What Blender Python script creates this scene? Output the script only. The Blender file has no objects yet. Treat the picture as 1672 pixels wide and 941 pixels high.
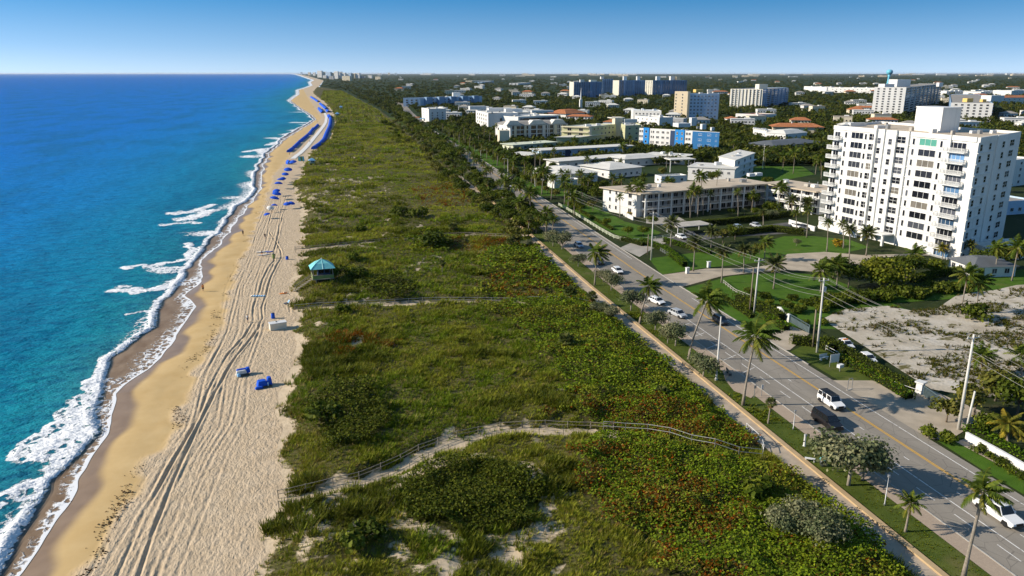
import bpy, bmesh, math, random
import numpy as np
from mathutils import Vector, Matrix

random.seed(11)
rng = np.random.default_rng(11)
SC = bpy.context.scene
COL = SC.collection
R = math.radians

# ---------------------------------------------------------------- camera geometry (photo: 1672 x 941)
F, CX, CY, CAM_H = 1230.0, 836.0, 470.5, 49.0
PITCH, YAW = math.atan(350.5 / F), R(13.0)


def at(px, py, z=0.0):
    """world point at height z that the photograph shows at a given place"""
    u, v = (px - CX) / F, -(py - CY) / F
    c, s = math.cos(PITCH), math.sin(PITCH)
    fwd, up = c + v * s, -s + v * c
    t = (z - CAM_H) / up
    r, f = u * t, fwd * t
    return (r * math.cos(YAW) + f * math.sin(YAW), -r * math.sin(YAW) + f * math.cos(YAW))


def to_px(x, y, z):
    r, f = x * math.cos(YAW) - y * math.sin(YAW), x * math.sin(YAW) + y * math.cos(YAW)
    c, s = math.cos(PITCH), math.sin(PITCH)
    d = f * c - (z - CAM_H) * s
    return CX + F * r / d


def poly(*pts, z=0.0):
    return [at(x, y, z) for x, y in pts]


# ---------------------------------------------------------------- object helpers
def tag(o, label=None, cat=None, group=None, kind=None):
    if label: o['label'] = label
    if cat: o['category'] = cat
    if group: o['group'] = group
    if kind: o['kind'] = kind
    return o


def empty(name, loc, rz=0.0, label=None, cat=None, group=None):
    o = bpy.data.objects.new(name, None)
    o.empty_display_size = 0.5
    COL.objects.link(o)
    o.location = (loc[0], loc[1], loc[2] if len(loc) > 2 else 0.0)
    o.rotation_euler.z = rz
    return tag(o, label, cat, group)


def link(name, me, parent=None, loc=(0, 0, 0), rz=0.0, scale=None):
    o = bpy.data.objects.new(name, me)
    COL.objects.link(o)
    if parent: o.parent = parent
    o.location = (loc[0], loc[1], loc[2] if len(loc) > 2 else 0.0)
    o.rotation_euler.z = rz
    if scale is not None:
        o.scale = (scale,) * 3 if not hasattr(scale, '__len__') else scale
    return o


def copy_tree(o, parent=None):
    c = o.copy()
    COL.objects.link(c)
    if parent: c.parent = parent
    for ch in list(o.children):
        copy_tree(ch, c)
    return c


class MB:
    """collects boxes, tubes, sheets and prisms into one mesh"""
    def __init__(s):
        s.v, s.f, s.m = [], [], []
        s.mats = []

    def mi(s, mat):
        if mat is None: return 0
        if mat not in s.mats: s.mats.append(mat)
        return s.mats.index(mat)

    def add(s, vs, fs, mat=None):
        b, k = len(s.v), s.mi(mat)
        s.v += [tuple(p) for p in vs]
        s.f += [tuple(b + i for i in f) for f in fs]
        s.m += [k] * len(fs)
        return s

    def box(s, c, d, mat=None, rz=0.0, taper=1.0):
        x, y, z = d[0] / 2, d[1] / 2, d[2] / 2
        ca, sa = math.cos(rz), math.sin(rz)
        vs = []
        for zz, t in ((-z, 1.0), (z, taper)):
            for xx, yy in ((-x, -y), (x, -y), (x, y), (-x, y)):
                xx, yy = xx * t, yy * t
                vs.append((c[0] + xx * ca - yy * sa, c[1] + xx * sa + yy * ca, c[2] + zz))
        return s.add(vs, [(3, 2, 1, 0), (4, 5, 6, 7), (0, 1, 5, 4), (1, 2, 6, 5), (2, 3, 7, 6), (3, 0, 4, 7)], mat)

    def prism(s, pts, z0, z1, mat=None, cap=True, bottom=True):
        n = len(pts)
        vs = [(p[0], p[1], z0) for p in pts] + [(p[0], p[1], z1) for p in pts]
        fs = [(i, (i + 1) % n, n + (i + 1) % n, n + i) for i in range(n)]
        if cap: fs.append(tuple(range(n, 2 * n)))
        if bottom: fs.append(tuple(range(n - 1, -1, -1)))
        return s.add(vs, fs, mat)

    def sheet(s, pts, z, mat=None):
        return s.add([(p[0], p[1], z) for p in pts], [tuple(range(len(pts)))], mat)

    def tube(s, path, radii, n=6, mat=None, caps=True):
        path = [Vector(p) for p in path]
        if not hasattr(radii, '__len__'): radii = [radii] * len(path)
        vs, fs = [], []
        for i, p in enumerate(path):
            d = (path[min(i + 1, len(path) - 1)] - path[max(i - 1, 0)])
            d = d.normalized() if d.length > 1e-9 else Vector((0, 0, 1))
            a = d.orthogonal().normalized() if abs(d.z) > .99 else d.cross(Vector((0, 0, 1))).normalized()
            b = d.cross(a)
            for k in range(n):
                t = 2 * math.pi * k / n
                vs.append(p + (a * math.cos(t) + b * math.sin(t)) * radii[i])
        for i in range(len(path) - 1):
            for k in range(n):
                k2 = (k + 1) % n
                fs.append((i * n + k, i * n + k2, (i + 1) * n + k2, (i + 1) * n + k))
        if caps:
            fs.append(tuple(range(n - 1, -1, -1)))
            fs.append(tuple((len(path) - 1) * n + k for k in range(n)))
        return s.add(vs, fs, mat)

    def lathe(s, prof, n=12, c=(0, 0, 0), mat=None):
        vs, fs = [], []
        for r, z in prof:
            for k in range(n):
                t = 2 * math.pi * k / n
                vs.append((c[0] + r * math.cos(t), c[1] + r * math.sin(t), c[2] + z))
        for i in range(len(prof) - 1):
            for k in range(n):
                k2 = (k + 1) % n
                fs.append((i * n + k, i * n + k2, (i + 1) * n + k2, (i + 1) * n + k))
        fs.append(tuple(range(n - 1, -1, -1)))
        fs.append(tuple((len(prof) - 1) * n + k for k in range(n)))
        return s.add(vs, fs, mat)

    def mesh(s, name, mat=None, smooth=False):
        me = bpy.data.meshes.new(name)
        me.from_pydata(s.v, [], s.f)
        for m in (s.mats or [mat]):
            if m: me.materials.append(m)
        if len(s.mats) > 1: me.polygons.foreach_set('material_index', s.m)
        if smooth: me.polygons.foreach_set('use_smooth', [True] * len(s.f))
        me.update()
        return me

    def build(s, name, mat=None, parent=None, loc=(0, 0, 0), rz=0.0, smooth=False):
        return link(name, s.mesh(name, mat, smooth), parent, loc, rz)


def np_mesh(name, V, Fc, mat, tint=None, floats=None, smooth=False):
    """fast mesh: V (n,3), Fc (m,k) with k = 3 or 4; tint = per-vertex colour; floats = {name: per-vertex value}"""
    V = np.asarray(V, np.float32)
    Fc = np.asarray(Fc, np.int32)
    me = bpy.data.meshes.new(name)
    n, (m, k) = len(V), Fc.shape
    me.vertices.add(n)
    me.vertices.foreach_set('co', V.ravel())
    me.loops.add(m * k)
    me.loops.foreach_set('vertex_index', Fc.ravel())
    me.polygons.add(m)
    me.polygons.foreach_set('loop_start', np.arange(0, m * k, k, dtype=np.int32))
    me.polygons.foreach_set('loop_total', np.full(m, k, np.int32))
    if smooth: me.polygons.foreach_set('use_smooth', np.ones(m, bool))
    me.update(calc_edges=True)
    if tint is not None:
        a = me.attributes.new('tint', 'FLOAT_COLOR', 'POINT')
        c = np.ones((n, 4), np.float32)
        c[:, :3] = tint
        a.data.foreach_set('color', c.ravel())
    for kk, arr in (floats or {}).items():
        a = me.attributes.new(kk, 'FLOAT', 'POINT')
        a.data.foreach_set('value', np.asarray(arr, np.float32).ravel())
    for mm in (mat if isinstance(mat, (list, tuple)) else [mat]):
        me.materials.append(mm)
    return me


# ---------------------------------------------------------------- noise and planar tests in numpy
_tab = np.random.default_rng(5).random((256, 256))


def vnoise(x, y, s=1.0, seed=0):
    x, y = np.asarray(x, float) / s + seed * 17.31, np.asarray(y, float) / s + seed * 9.17
    xi, yi = np.floor(x).astype(int), np.floor(y).astype(int)
    fx, fy = x - xi, y - yi
    fx, fy = fx * fx * (3 - 2 * fx), fy * fy * (3 - 2 * fy)
    g = lambda i, j: _tab[i & 255, j & 255]
    return ((g(xi, yi) * (1 - fx) + g(xi + 1, yi) * fx) * (1 - fy)
            + (g(xi, yi + 1) * (1 - fx) + g(xi + 1, yi + 1) * fx) * fy)


def fbm(x, y, s=1.0, seed=0, octs=3):
    t, a, w = 0, 1.0, 0
    for o in range(octs):
        t = t + a * vnoise(x, y, s / 2 ** o, seed + o * 3)
        w += a
        a *= .5
    return t / w


def inpoly(x, y, P):
    x, y = np.asarray(x), np.asarray(y)
    r = np.zeros(np.shape(x), bool)
    n = len(P)
    for i in range(n):
        (x1, y1), (x2, y2) = P[i], P[(i + 1) % n]
        if y1 == y2: continue
        r ^= ((y1 > y) != (y2 > y)) & (x < (x2 - x1) * (y - y1) / (y2 - y1) + x1)
    return r


def dpoly(x, y, L):
    """distance to a polyline"""
    x, y = np.asarray(x, float), np.asarray(y, float)
    d = np.full(np.shape(x), 1e9)
    for (x1, y1), (x2, y2) in zip(L[:-1], L[1:]):
        dx, dy = x2 - x1, y2 - y1
        t = np.clip(((x - x1) * dx + (y - y1) * dy) / (dx * dx + dy * dy + 1e-9), 0, 1)
        d = np.minimum(d, np.hypot(x - x1 - t * dx, y - y1 - t * dy))
    return d


def sstep(a, b, x):
    t = np.clip((x - a) / (b - a), 0, 1)
    return t * t * (3 - 2 * t)


# ---------------------------------------------------------------- materials
class NT:
    def __init__(s, name):
        s.mat = bpy.data.materials.new(name)
        s.mat.use_nodes = True
        s.t = s.mat.node_tree
        s.b = s.t.nodes['Principled BSDF']

    def n(s, typ, **kw):
        nd = s.t.nodes.new(typ)
        for k, v in kw.items():
            if k.startswith('i_'):
                key = k[2:]
                nd.inputs[int(key) if key.isdigit() else key.replace('_', ' ')].default_value = v
            else:
                setattr(nd, k, v)
        return nd

    def l(s, a, b):
        s.t.links.new(a, b)

    def noise(s, scale, detail=3, rough=.55, vec=None, stretch=None):
        nd = s.n('ShaderNodeTexNoise', i_Scale=scale, i_Detail=detail, i_Roughness=rough)
        g = s.n('ShaderNodeNewGeometry')
        src = g.outputs['Position'] if vec is None else vec
        if stretch:
            mp = s.n('ShaderNodeMapping')
            mp.inputs['Scale'].default_value = stretch
            s.l(src, mp.inputs['Vector'])
            src = mp.outputs['Vector']
        s.l(src, nd.inputs['Vector'])
        return nd.outputs['Fac']

    def ramp(s, fac, stops):
        r = s.n('ShaderNodeValToRGB')
        e = r.color_ramp.elements
        while len(e) < len(stops): e.new(.5)
        for el, (p, c) in zip(e, stops):
            el.position = p
            el.color = (*c, 1) if len(c) == 3 else c
        s.l(fac, r.inputs['Fac'])
        return r.outputs['Color']

    def mix(s, fac, a, b, blend='MIX'):
        m = s.n('ShaderNodeMix', data_type='RGBA', blend_type=blend)
        for sock, val in ((m.inputs['Factor'], fac), (m.inputs[6], a), (m.inputs[7], b)):
            if hasattr(val, 'links'): s.l(val, sock)
            elif hasattr(val, '__len__'): sock.default_value = (*val, 1) if len(val) == 3 else val
            else: sock.default_value = val
        return m.outputs[2]

    def math(s, op, a, b=None, c=None, clamp=False):
        m = s.n('ShaderNodeMath', operation=op, use_clamp=clamp)
        for i, val in enumerate((a, b, c)):
            if val is None: continue
            if hasattr(val, 'links'): s.l(val, m.inputs[i])
            else: m.inputs[i].default_value = val
        return m.outputs[0]

    def sm(s, fac, lo, hi):
        m = s.n('ShaderNodeMapRange', interpolation_type='SMOOTHSTEP')
        m.inputs['From Min'].default_value = lo
        m.inputs['From Max'].default_value = hi
        s.l(fac, m.inputs['Value'])
        return m.outputs['Result']

    def attr(s, name, out='Fac'):
        return s.n('ShaderNodeAttribute', attribute_name=name).outputs[out]

    def bump(s, h, strength=.3, dist=.05):
        b = s.n('ShaderNodeBump', i_Strength=strength, i_Distance=dist)
        s.l(h, b.inputs['Height'])
        s.l(b.outputs['Normal'], s.b.inputs['Normal'])
        return b

    def done(s, col=None, rough=.8, spec=.3, metal=0.0):
        if col is not None:
            if hasattr(col, 'links'): s.l(col, s.b.inputs['Base Color'])
            else: s.b.inputs['Base Color'].default_value = (*col, 1)
        if hasattr(rough, 'links'): s.l(rough, s.b.inputs['Roughness'])
        else: s.b.inputs['Roughness'].default_value = rough
        s.b.inputs['Specular IOR Level'].default_value = spec
        s.b.inputs['Metallic'].default_value = metal
        return s.mat


def plain(name, col, rough=.7, spec=.3, metal=0.0, var=.12, scale=.6, var2=.06):
    """a paint or plaster with faint large stains and fine mottling"""
    t = NT(name)
    n1 = t.noise(scale, 4, .6)
    n2 = t.noise(scale * 9, 2)
    lo = tuple(c * (1 - var) for c in col)
    c1 = t.ramp(n1, [(.3, lo), (.65, col)])
    c2 = t.mix(t.math('MULTIPLY', n2, var2 * 2), c1, tuple(c * .5 for c in col))
    return t.done(c2, rough, spec, metal)
# ================================================================ materials
M = {}


def wall_mat(name, col, streak=.10):
    """painted masonry: faint vertical weather streaks and patchiness"""
    t = NT(name)
    st = t.noise(1.0, 3, .6, stretch=(1.4, 1.4, .08))
    big = t.noise(.12, 3)
    c = t.mix(t.sm(st, .5, .8), col, tuple(v * (1 - 1.6 * streak) for v in col))
    c = t.mix(t.math('MULTIPLY', t.sm(big, .4, .75), .5), c, tuple(v * (1 - streak) for v in col))
    return t.done(c, .75, .25)


M['white_wall'] = wall_mat('white_wall', (.72, .71, .68), .13)
M['cream_wall'] = wall_mat('cream_wall', (.74, .65, .48))
M['tan_wall'] = wall_mat('tan_wall', (.66, .55, .38))
M['green_wall'] = wall_mat('green_wall', (.50, .50, .30))
M['pale_green_wall'] = wall_mat('pale_green_wall', (.60, .63, .48))
M['blue_wall'] = wall_mat('blue_wall', (.02, .24, .62))
M['shaded_blue_wall'] = wall_mat('shaded_blue_wall', (.03, .17, .40))  # blue paint deepened: the end wall's shade is put into the colour
M['pale_blue_wall'] = wall_mat('pale_blue_wall', (.45, .58, .72))
M['grey_wall'] = wall_mat('grey_wall', (.42, .43, .44))
M['condo_shade_blue'] = wall_mat('condo_shade_blue', (.22, .34, .50))  # bluish shade of the sunless fronts, put into the wall colour
M['grey_roof'] = plain('grey_roof', (.34, .32, .29), .9, .1, scale=.25, var=.25)
M['tan_roof'] = plain('tan_roof', (.56, .47, .36), .9, .1, scale=.2, var=.2)
M['white_roof'] = plain('white_roof', (.72, .70, .64), .85, .2, scale=.25, var=.2)
M['slate_roof'] = plain('slate_roof', (.13, .14, .15), .6, .3, scale=.4, var=.2)
M['white_paint'] = plain('white_paint', (.72, .72, .70), .5, .4)
M['cream_trim'] = plain('cream_trim', (.74, .70, .58), .6, .3)
M['concrete'] = plain('concrete', (.46, .43, .38), .85, .2, scale=.8, var=.25)
M['pole_concrete'] = plain('pole_concrete', (.62, .60, .55), .8, .2)
M['pole_wood'] = plain('pole_wood', (.26, .21, .15), .9, .1, scale=3)
M['grey_metal'] = plain('grey_metal', (.35, .36, .36), .45, .5, .6)
M['dark_metal'] = plain('dark_metal', (.05, .06, .06), .5, .4, .3)
M['cable'] = plain('cable', (.30, .29, .27), .6, .3)
M['weathered_wood'] = plain('weathered_wood', (.33, .29, .23), .9, .1, scale=2.5, var=.3)
M['black'] = plain('black', (.012, .012, .013), .5, .4)
M['rubber'] = plain('rubber', (.018, .018, .018), .85, .2)
M['teal_metal'] = plain('teal_metal', (.22, .62, .62), .45, .4, scale=1.5, var=.12)
M['green_paint'] = plain('green_paint', (.22, .30, .10), .7, .3)
M['navy_paint'] = plain('navy_paint', (.02, .05, .12), .6, .3)
M['blue_canvas'] = plain('blue_canvas', (.01, .10, .62), .75, .2, scale=2, var=.25)
M['light_blue'] = plain('light_blue', (.25, .52, .80), .6, .3)
M['white_canvas'] = plain('white_canvas', (.78, .76, .72), .8, .2)
M['orange_paint'] = plain('orange_paint', (.72, .22, .03), .6, .3)
M['yellow_paint'] = plain('yellow_paint', (.75, .50, .16), .7, .3)
M['skin'] = plain('skin', (.42, .25, .16), .6, .3)
M['hair'] = plain('hair', (.04, .025, .015), .7, .3)
M['tower_blue'] = plain('tower_blue', (.14, .50, .66), .5, .4)
M['bark'] = plain('bark', (.20, .16, .12), .95, .1, scale=4, var=.4)
M['palm_bark'] = plain('palm_bark', (.30, .26, .21), .95, .1, scale=5, var=.35)
M['bark_pale'] = plain('bark_pale', (.34, .30, .25), .95, .1, scale=4, var=.35)

t = NT('terracotta_tile')
w = t.n('ShaderNodeTexWave', i_Scale=1.6, i_Distortion=.6)
g = t.n('ShaderNodeNewGeometry')
t.l(g.outputs['Position'], w.inputs['Vector'])
c = t.ramp(t.noise(1.2, 4), [(.3, (.33, .12, .05)), (.7, (.50, .20, .09))])
t.bump(w.outputs['Fac'], .5, .08)
M['terracotta_tile'] = t.done(c, .85, .15)


def glass_mat(name, col, rough=.08, spec=.6):
    t = NT(name)
    oi = t.n('ShaderNodeObjectInfo')
    c = t.ramp(oi.outputs['Random'], [(0, tuple(v * .5 for v in col)), (.6, col), (.8, tuple(min(1, v * 2 + .02) for v in col)), (1, tuple(min(1, v * 4 + .05) for v in col))])
    return t.done(c, rough, spec)


M['glass'] = glass_mat('window_glass', (.012, .014, .020), .15, .4)
M['curtain_glass'] = plain('curtained_glass', (.20, .18, .15), .2, .5, var=.4, scale=.3)
M['green_glass'] = plain('green_glass', (.10, .34, .26), .2, .5)
M['blue_glass'] = glass_mat('blue_glass', (.05, .11, .20))
M['car_glass'] = plain('car_glass', (.012, .014, .018), .06, .7, var=0)
M['lamp_glass'] = plain('lamp_glass', (.7, .7, .68), .2, .5)
M['chrome'] = plain('chrome', (.55, .56, .58), .25, .6, .8)
for nm, cc in (('white_car', (.78, .78, .77)), ('black_car', (.006, .005, .006)), ('silver_car', (.42, .44, .46)), ('pale_blue_car', (.30, .38, .48)), ('dark_grey_car', (.06, .065, .07))):
    t = NT(nm)
    t.b.inputs['Coat Weight'].default_value = .35
    t.b.inputs['Coat Roughness'].default_value = .05
    M[nm] = t.done(t.mix(t.math('MULTIPLY', t.noise(1.5, 3), .25), cc, tuple(v * .75 for v in cc)), .35, .5)

# foliage: the tint of each plant, each leaf a little lighter or darker than its neighbour
t = NT('foliage')
ra = t.n('ShaderNodeNewGeometry').outputs['Random Per Island']
tint = t.attr('tint', 'Color')
hs = t.n('ShaderNodeHueSaturation')
hs.inputs['Saturation'].default_value = 1.08
t.l(t.math('MULTIPLY_ADD', ra, 1.05, .64), hs.inputs['Value'])
t.l(t.math('MULTIPLY_ADD', ra, -.03, .515), hs.inputs['Hue'])
t.l(tint, hs.inputs['Color'])
M['foliage'] = t.done(hs.outputs['Color'], .65, .08)
tr = t.n('ShaderNodeBsdfTranslucent')
t.l(hs.outputs['Color'], tr.inputs['Color'])
ms = t.n('ShaderNodeMixShader', i_0=.28)
t.l(t.b.outputs[0], ms.inputs[1])
t.l(tr.outputs[0], ms.inputs[2])
t.l(ms.outputs[0], t.t.nodes['Material Output'].inputs['Surface'])

# lawn
def lawn_mat(name, a, b, dry=(.16, .14, .05)):
    t = NT(name)
    c = t.ramp(t.noise(.35, 5, .65), [(.3, a), (.7, b)])
    c = t.mix(t.math('MULTIPLY', t.sm(t.noise(.12, 4), .56, .75), .6), c, dry)
    c = t.mix(t.math('MULTIPLY', t.noise(9, 2), .5), c, tuple(v * .45 for v in a))
    t.bump(t.noise(7, 3), .6, .12)
    return t.done(c, .9, .1)


M['lawn'] = lawn_mat('lawn', (.050, .115, .010), (.090, .175, .018), (.14, .15, .04))
M['verge'] = lawn_mat('verge', (.055, .085, .012), (.115, .145, .025), (.20, .16, .07))
M['soil'] = lawn_mat('garden_soil', (.022, .036, .010), (.045, .060, .018), (.10, .085, .05))

# land far away: woods and gardens seen from high up
t = NT('land')
n1, n2 = t.noise(.02, 5, .7), t.noise(.0035, 4)
c = t.ramp(n1, [(.3, (.010, .022, .008)), (.55, (.026, .046, .014)), (.75, (.050, .062, .024))])
c = t.mix(t.math('MULTIPLY', t.sm(n2, .5, .7), .4), c, (.05, .055, .03))
M['land'] = t.done(c, .95, .1)

# asphalt
t = NT('asphalt')
c = t.ramp(t.noise(.25, 5, .6, stretch=(1, .12, 1)), [(.3, (.225, .20, .165)), (.7, (.33, .295, .245))])
c = t.mix(t.math('MULTIPLY', t.noise(14, 2), .35), c, (.12, .11, .10))
ck = t.n('ShaderNodeTexVoronoi', feature='DISTANCE_TO_EDGE', i_Scale=.35)
g = t.n('ShaderNodeNewGeometry')
t.l(g.outputs['Position'], ck.inputs['Vector'])
c = t.mix(t.math('MULTIPLY', t.math('LESS_THAN', ck.outputs['Distance'], .012), .35), c, (.06, .055, .05))
M['asphalt'] = t.done(c, .85, .2)
t = NT('dark_asphalt')
M['dark_asphalt'] = t.done(t.ramp(t.noise(.4, 5), [(.3, (.07, .07, .07)), (.7, (.13, .125, .12))]), .85, .2)


def worn_paint(name, col, under=(.24, .22, .20), thr=.34):
    t = NT(name)
    f = t.sm(t.noise(2.2, 5, .7), thr, thr + .14)
    return t.done(t.mix(f, under, col), .7, .2)


M['road_white'] = worn_paint('road_white', (.72, .70, .66))
M['road_yellow'] = worn_paint('road_yellow', (.66, .36, .03), thr=.30)
M['path'] = plain('path', (.46, .38, .29), .9, .15, scale=.7, var=.25)
M['sand_kerb'] = plain('sand_kerb', (.48, .35, .20), .9, .15, scale=.8, var=.2)
M['drive'] = plain('drive', (.46, .39, .30), .9, .15, scale=.3, var=.28)
M['drive_grey'] = plain('drive_grey', (.40, .37, .32), .9, .15, scale=.3, var=.25)
t = NT('brick_paving')
br = t.n('ShaderNodeTexBrick', i_Scale=2.2, i_Color1=(.40, .31, .23, 1), i_Color2=(.33, .25, .19, 1), i_Mortar=(.27, .22, .17, 1))
g = t.n('ShaderNodeNewGeometry')
t.l(g.outputs['Position'], br.inputs['Vector'])
M['brick_paving'] = t.done(t.mix(t.math('MULTIPLY', t.noise(.5, 4), .4), br.outputs['Color'], (.46, .38, .29)), .9, .15)

# beach: attribute wet (0 dry .. 1 wet), smooth (0 trampled .. 1 washed flat)
t = NT('beach')
wet, flat = t.attr('wet'), t.attr('flat')
dry = t.ramp(t.noise(.5, 4, .6), [(.3, (.46, .352, .23)), (.7, (.555, .437, .30))])
gold = t.ramp(t.noise(.2, 4, .6), [(.3, (.50, .34, .145)), (.7, (.58, .415, .20))])
c = t.mix(flat, dry, gold)
c = t.mix(wet, c, t.ramp(t.noise(.3, 3), [(.3, (.22, .15, .095)), (.7, (.29, .205, .135))]))
vo = t.n('ShaderNodeTexVoronoi', i_Scale=1.5, feature='SMOOTH_F1')
mp = t.n('ShaderNodeMapping')
mp.inputs['Scale'].default_value = (1.25, .7, 1)
g = t.n('ShaderNodeNewGeometry')
t.l(g.outputs['Position'], mp.inputs['Vector'])
t.l(mp.outputs['Vector'], vo.inputs['Vector'])
hh = t.math('ADD', t.math('MULTIPLY', vo.outputs['Distance'], .8), t.noise(3.2, 3, stretch=(1.2, .6, 1)))
hh = t.math('MULTIPLY', hh, t.math('SUBTRACT', 1.03, flat))
t.bump(hh, .75, .19)
M['beach'] = t.done(c, t.math('MULTIPLY_ADD', wet, -.62, .92), .25)

# dune sand below the plants
t = NT('dune_sand')
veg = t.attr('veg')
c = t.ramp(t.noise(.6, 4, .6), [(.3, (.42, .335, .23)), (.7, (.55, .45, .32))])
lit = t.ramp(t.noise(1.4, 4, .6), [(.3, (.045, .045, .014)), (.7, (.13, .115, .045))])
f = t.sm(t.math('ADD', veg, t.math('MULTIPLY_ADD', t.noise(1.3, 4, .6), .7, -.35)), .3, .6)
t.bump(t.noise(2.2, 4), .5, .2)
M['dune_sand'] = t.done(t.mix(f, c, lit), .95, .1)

# bare sandy lot
t = NT('sand_lot')
c = t.ramp(t.noise(.16, 5, .65), [(.3, (.36, .31, .24)), (.5, (.49, .44, .36)), (.7, (.60, .56, .50))])
c = t.mix(t.sm(t.noise(.22, 5, .7, stretch=(.6, 1.3, 1)), .56, .64), c, (.10, .095, .03))
c = t.mix(t.math('MULTIPLY', t.noise(3, 3), .25), c, (.28, .22, .14))
t.bump(t.noise(1.5, 4), .5, .2)
M['sand_lot'] = t.done(c, .95, .1)

# ocean: d = metres out from the water's edge, foam = how much surf there is, film = thin wash over sand
t = NT('ocean')
d, foam, film = t.attr('d'), t.attr('foam'), t.attr('film')
lg = t.math('LOGARITHM', t.math('ADD', d, 1.0), 10.0)
deep = t.ramp(t.math('MULTIPLY', lg, .25), [(.0, (.05, .22, .23)), (.27, (.010, .23, .30)), (.40, (.004, .225, .41)), (.48, (.003, .215, .55)), (.56, (.002, .180, .60)), (.8, (.001, .140, .58))])
pat = t.noise(.03, 5, .65, stretch=(1, .35, 1))
deep = t.mix(t.math('MULTIPLY', t.sm(pat, .42, .66), .55), deep, (.002, .11, .20))
ripple_shade = t.noise(.45, 4, .7, stretch=(.55, 1.1, 1))
deep = t.mix(t.math('MULTIPLY', t.sm(ripple_shade, .42, .64), .52), deep, (.002, .055, .16))  # darker wave facets: ripple shading painted into the water colour
sand = t.ramp(t.noise(.5, 4, stretch=(1, .5, 1)), [(.3, (.20, .135, .085)), (.7, (.30, .22, .15))])
col = t.mix(film, deep, sand)
vo = t.n('ShaderNodeTexVoronoi', feature='DISTANCE_TO_EDGE', i_Scale=.75)
g = t.n('ShaderNodeNewGeometry')
wv = t.n('ShaderNodeTexNoise', i_Scale=.9, i_Detail=3)
t.l(g.outputs['Position'], wv.inputs['Vector'])
vm = t.n('ShaderNodeVectorMath', operation='MULTIPLY_ADD')
t.l(wv.outputs['Color'], vm.inputs[0])
vm.inputs[1].default_value = (2.0, 2.0, 0)
t.l(g.outputs['Position'], vm.inputs[2])
mp = t.n('ShaderNodeMapping')
mp.inputs['Scale'].default_value = (1.0, .7, 1)
t.l(vm.outputs[0], mp.inputs['Vector'])
t.l(mp.outputs['Vector'], vo.inputs['Vector'])
lace = t.math('SUBTRACT', .30, vo.outputs['Distance'])
fn = t.math('ADD', t.math('MULTIPLY', lace, 1.1), t.math('MULTIPLY_ADD', t.noise(1.6, 4, .65), .9, -.45))
ff = t.sm(t.math('ADD', foam, t.math('MULTIPLY', fn, t.math('MINIMUM', t.math('MULTIPLY', foam, 4.0), 1.25))), .42, .68)
col = t.mix(ff, col, (.82, .83, .84))
wb = t.math('ADD', t.noise(.30, 4, .65, stretch=(.6, 1.0, 1)), t.math('MULTIPLY', t.noise(1.3, 3, .6, stretch=(.7, 1, 1)), .35))
wb = t.math('MULTIPLY', wb, t.math('MULTIPLY_ADD', film, -.93, 1.0))
wb = t.math('ADD', wb, t.math('MULTIPLY', ff, .25))
bp = t.bump(wb, 1.0, 1.1)
M['ocean'] = t.done(col, t.math('MULTIPLY_ADD', ff, .40, .35), .03)
# ================================================================ sky, sun, camera
SUN_EL = R(27.0)
SUN_DIR = Vector((.985 * math.cos(SUN_EL), -.172 * math.cos(SUN_EL), -math.sin(SUN_EL)))   # the way the light travels
w = bpy.data.worlds.new('World')
SC.world = w
w.use_nodes = True
wt = w.node_tree
sky = wt.nodes.new('ShaderNodeTexSky')
sky.sky_type = 'NISHITA'
sky.sun_disc = False
sky.sun_elevation = SUN_EL
sky.sun_rotation = math.atan2(-SUN_DIR.x, -SUN_DIR.y)
sky.altitude = 0
sky.air_density = 1.0
sky.dust_density = .15
sky.ozone_density = 2.2
tc = wt.nodes.new('ShaderNodeTexCoord')
vm = wt.nodes.new('ShaderNodeVectorMath')
vm.operation = 'MULTIPLY_ADD'
vm.inputs[1].default_value = (1, 1, 2.8)
vm.inputs[2].default_value = (0, 0, .24)      # the clear band of sky just over the horizon
wt.links.new(tc.outputs['Generated'], vm.inputs[0])
wt.links.new(vm.outputs[0], sky.inputs['Vector'])
hsv = wt.nodes.new('ShaderNodeHueSaturation')
hsv.inputs['Hue'].default_value = .489
sx = wt.nodes.new('ShaderNodeSeparateXYZ')
wt.links.new(tc.outputs['Generated'], sx.inputs[0])
sr = wt.nodes.new('ShaderNodeValToRGB')          # clear air: paler near the horizon
while len(sr.color_ramp.elements) < 4: sr.color_ramp.elements.new(.5)
for el, (p_, v_) in zip(sr.color_ramp.elements, ((0.0, .36), (.03, .50), (.095, .68), (.45, .52))):
    el.position = p_
    el.color = (v_, v_, v_, 1)
wt.links.new(sx.outputs['Z'], sr.inputs['Fac'])
sm_ = wt.nodes.new('ShaderNodeMath')
sm_.operation = 'MULTIPLY'
sm_.inputs[1].default_value = 2.0
wt.links.new(sr.outputs['Color'], sm_.inputs[0])
wt.links.new(sm_.outputs[0], hsv.inputs['Saturation'])
wt.links.new(sky.outputs[0], hsv.inputs['Color'])
bg = wt.nodes['Background']
bg.inputs['Strength'].default_value = .14
wt.links.new(hsv.outputs[0], bg.inputs['Color'])

sl = bpy.data.lights.new('sun', 'SUN')
sl.energy = 4.6
sl.angle = R(.5)
sl.color = (1.0, .90, .76)
so = bpy.data.objects.new('sun', sl)
COL.objects.link(so)
so.rotation_euler = SUN_DIR.to_track_quat('-Z', 'Y').to_euler()

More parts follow.
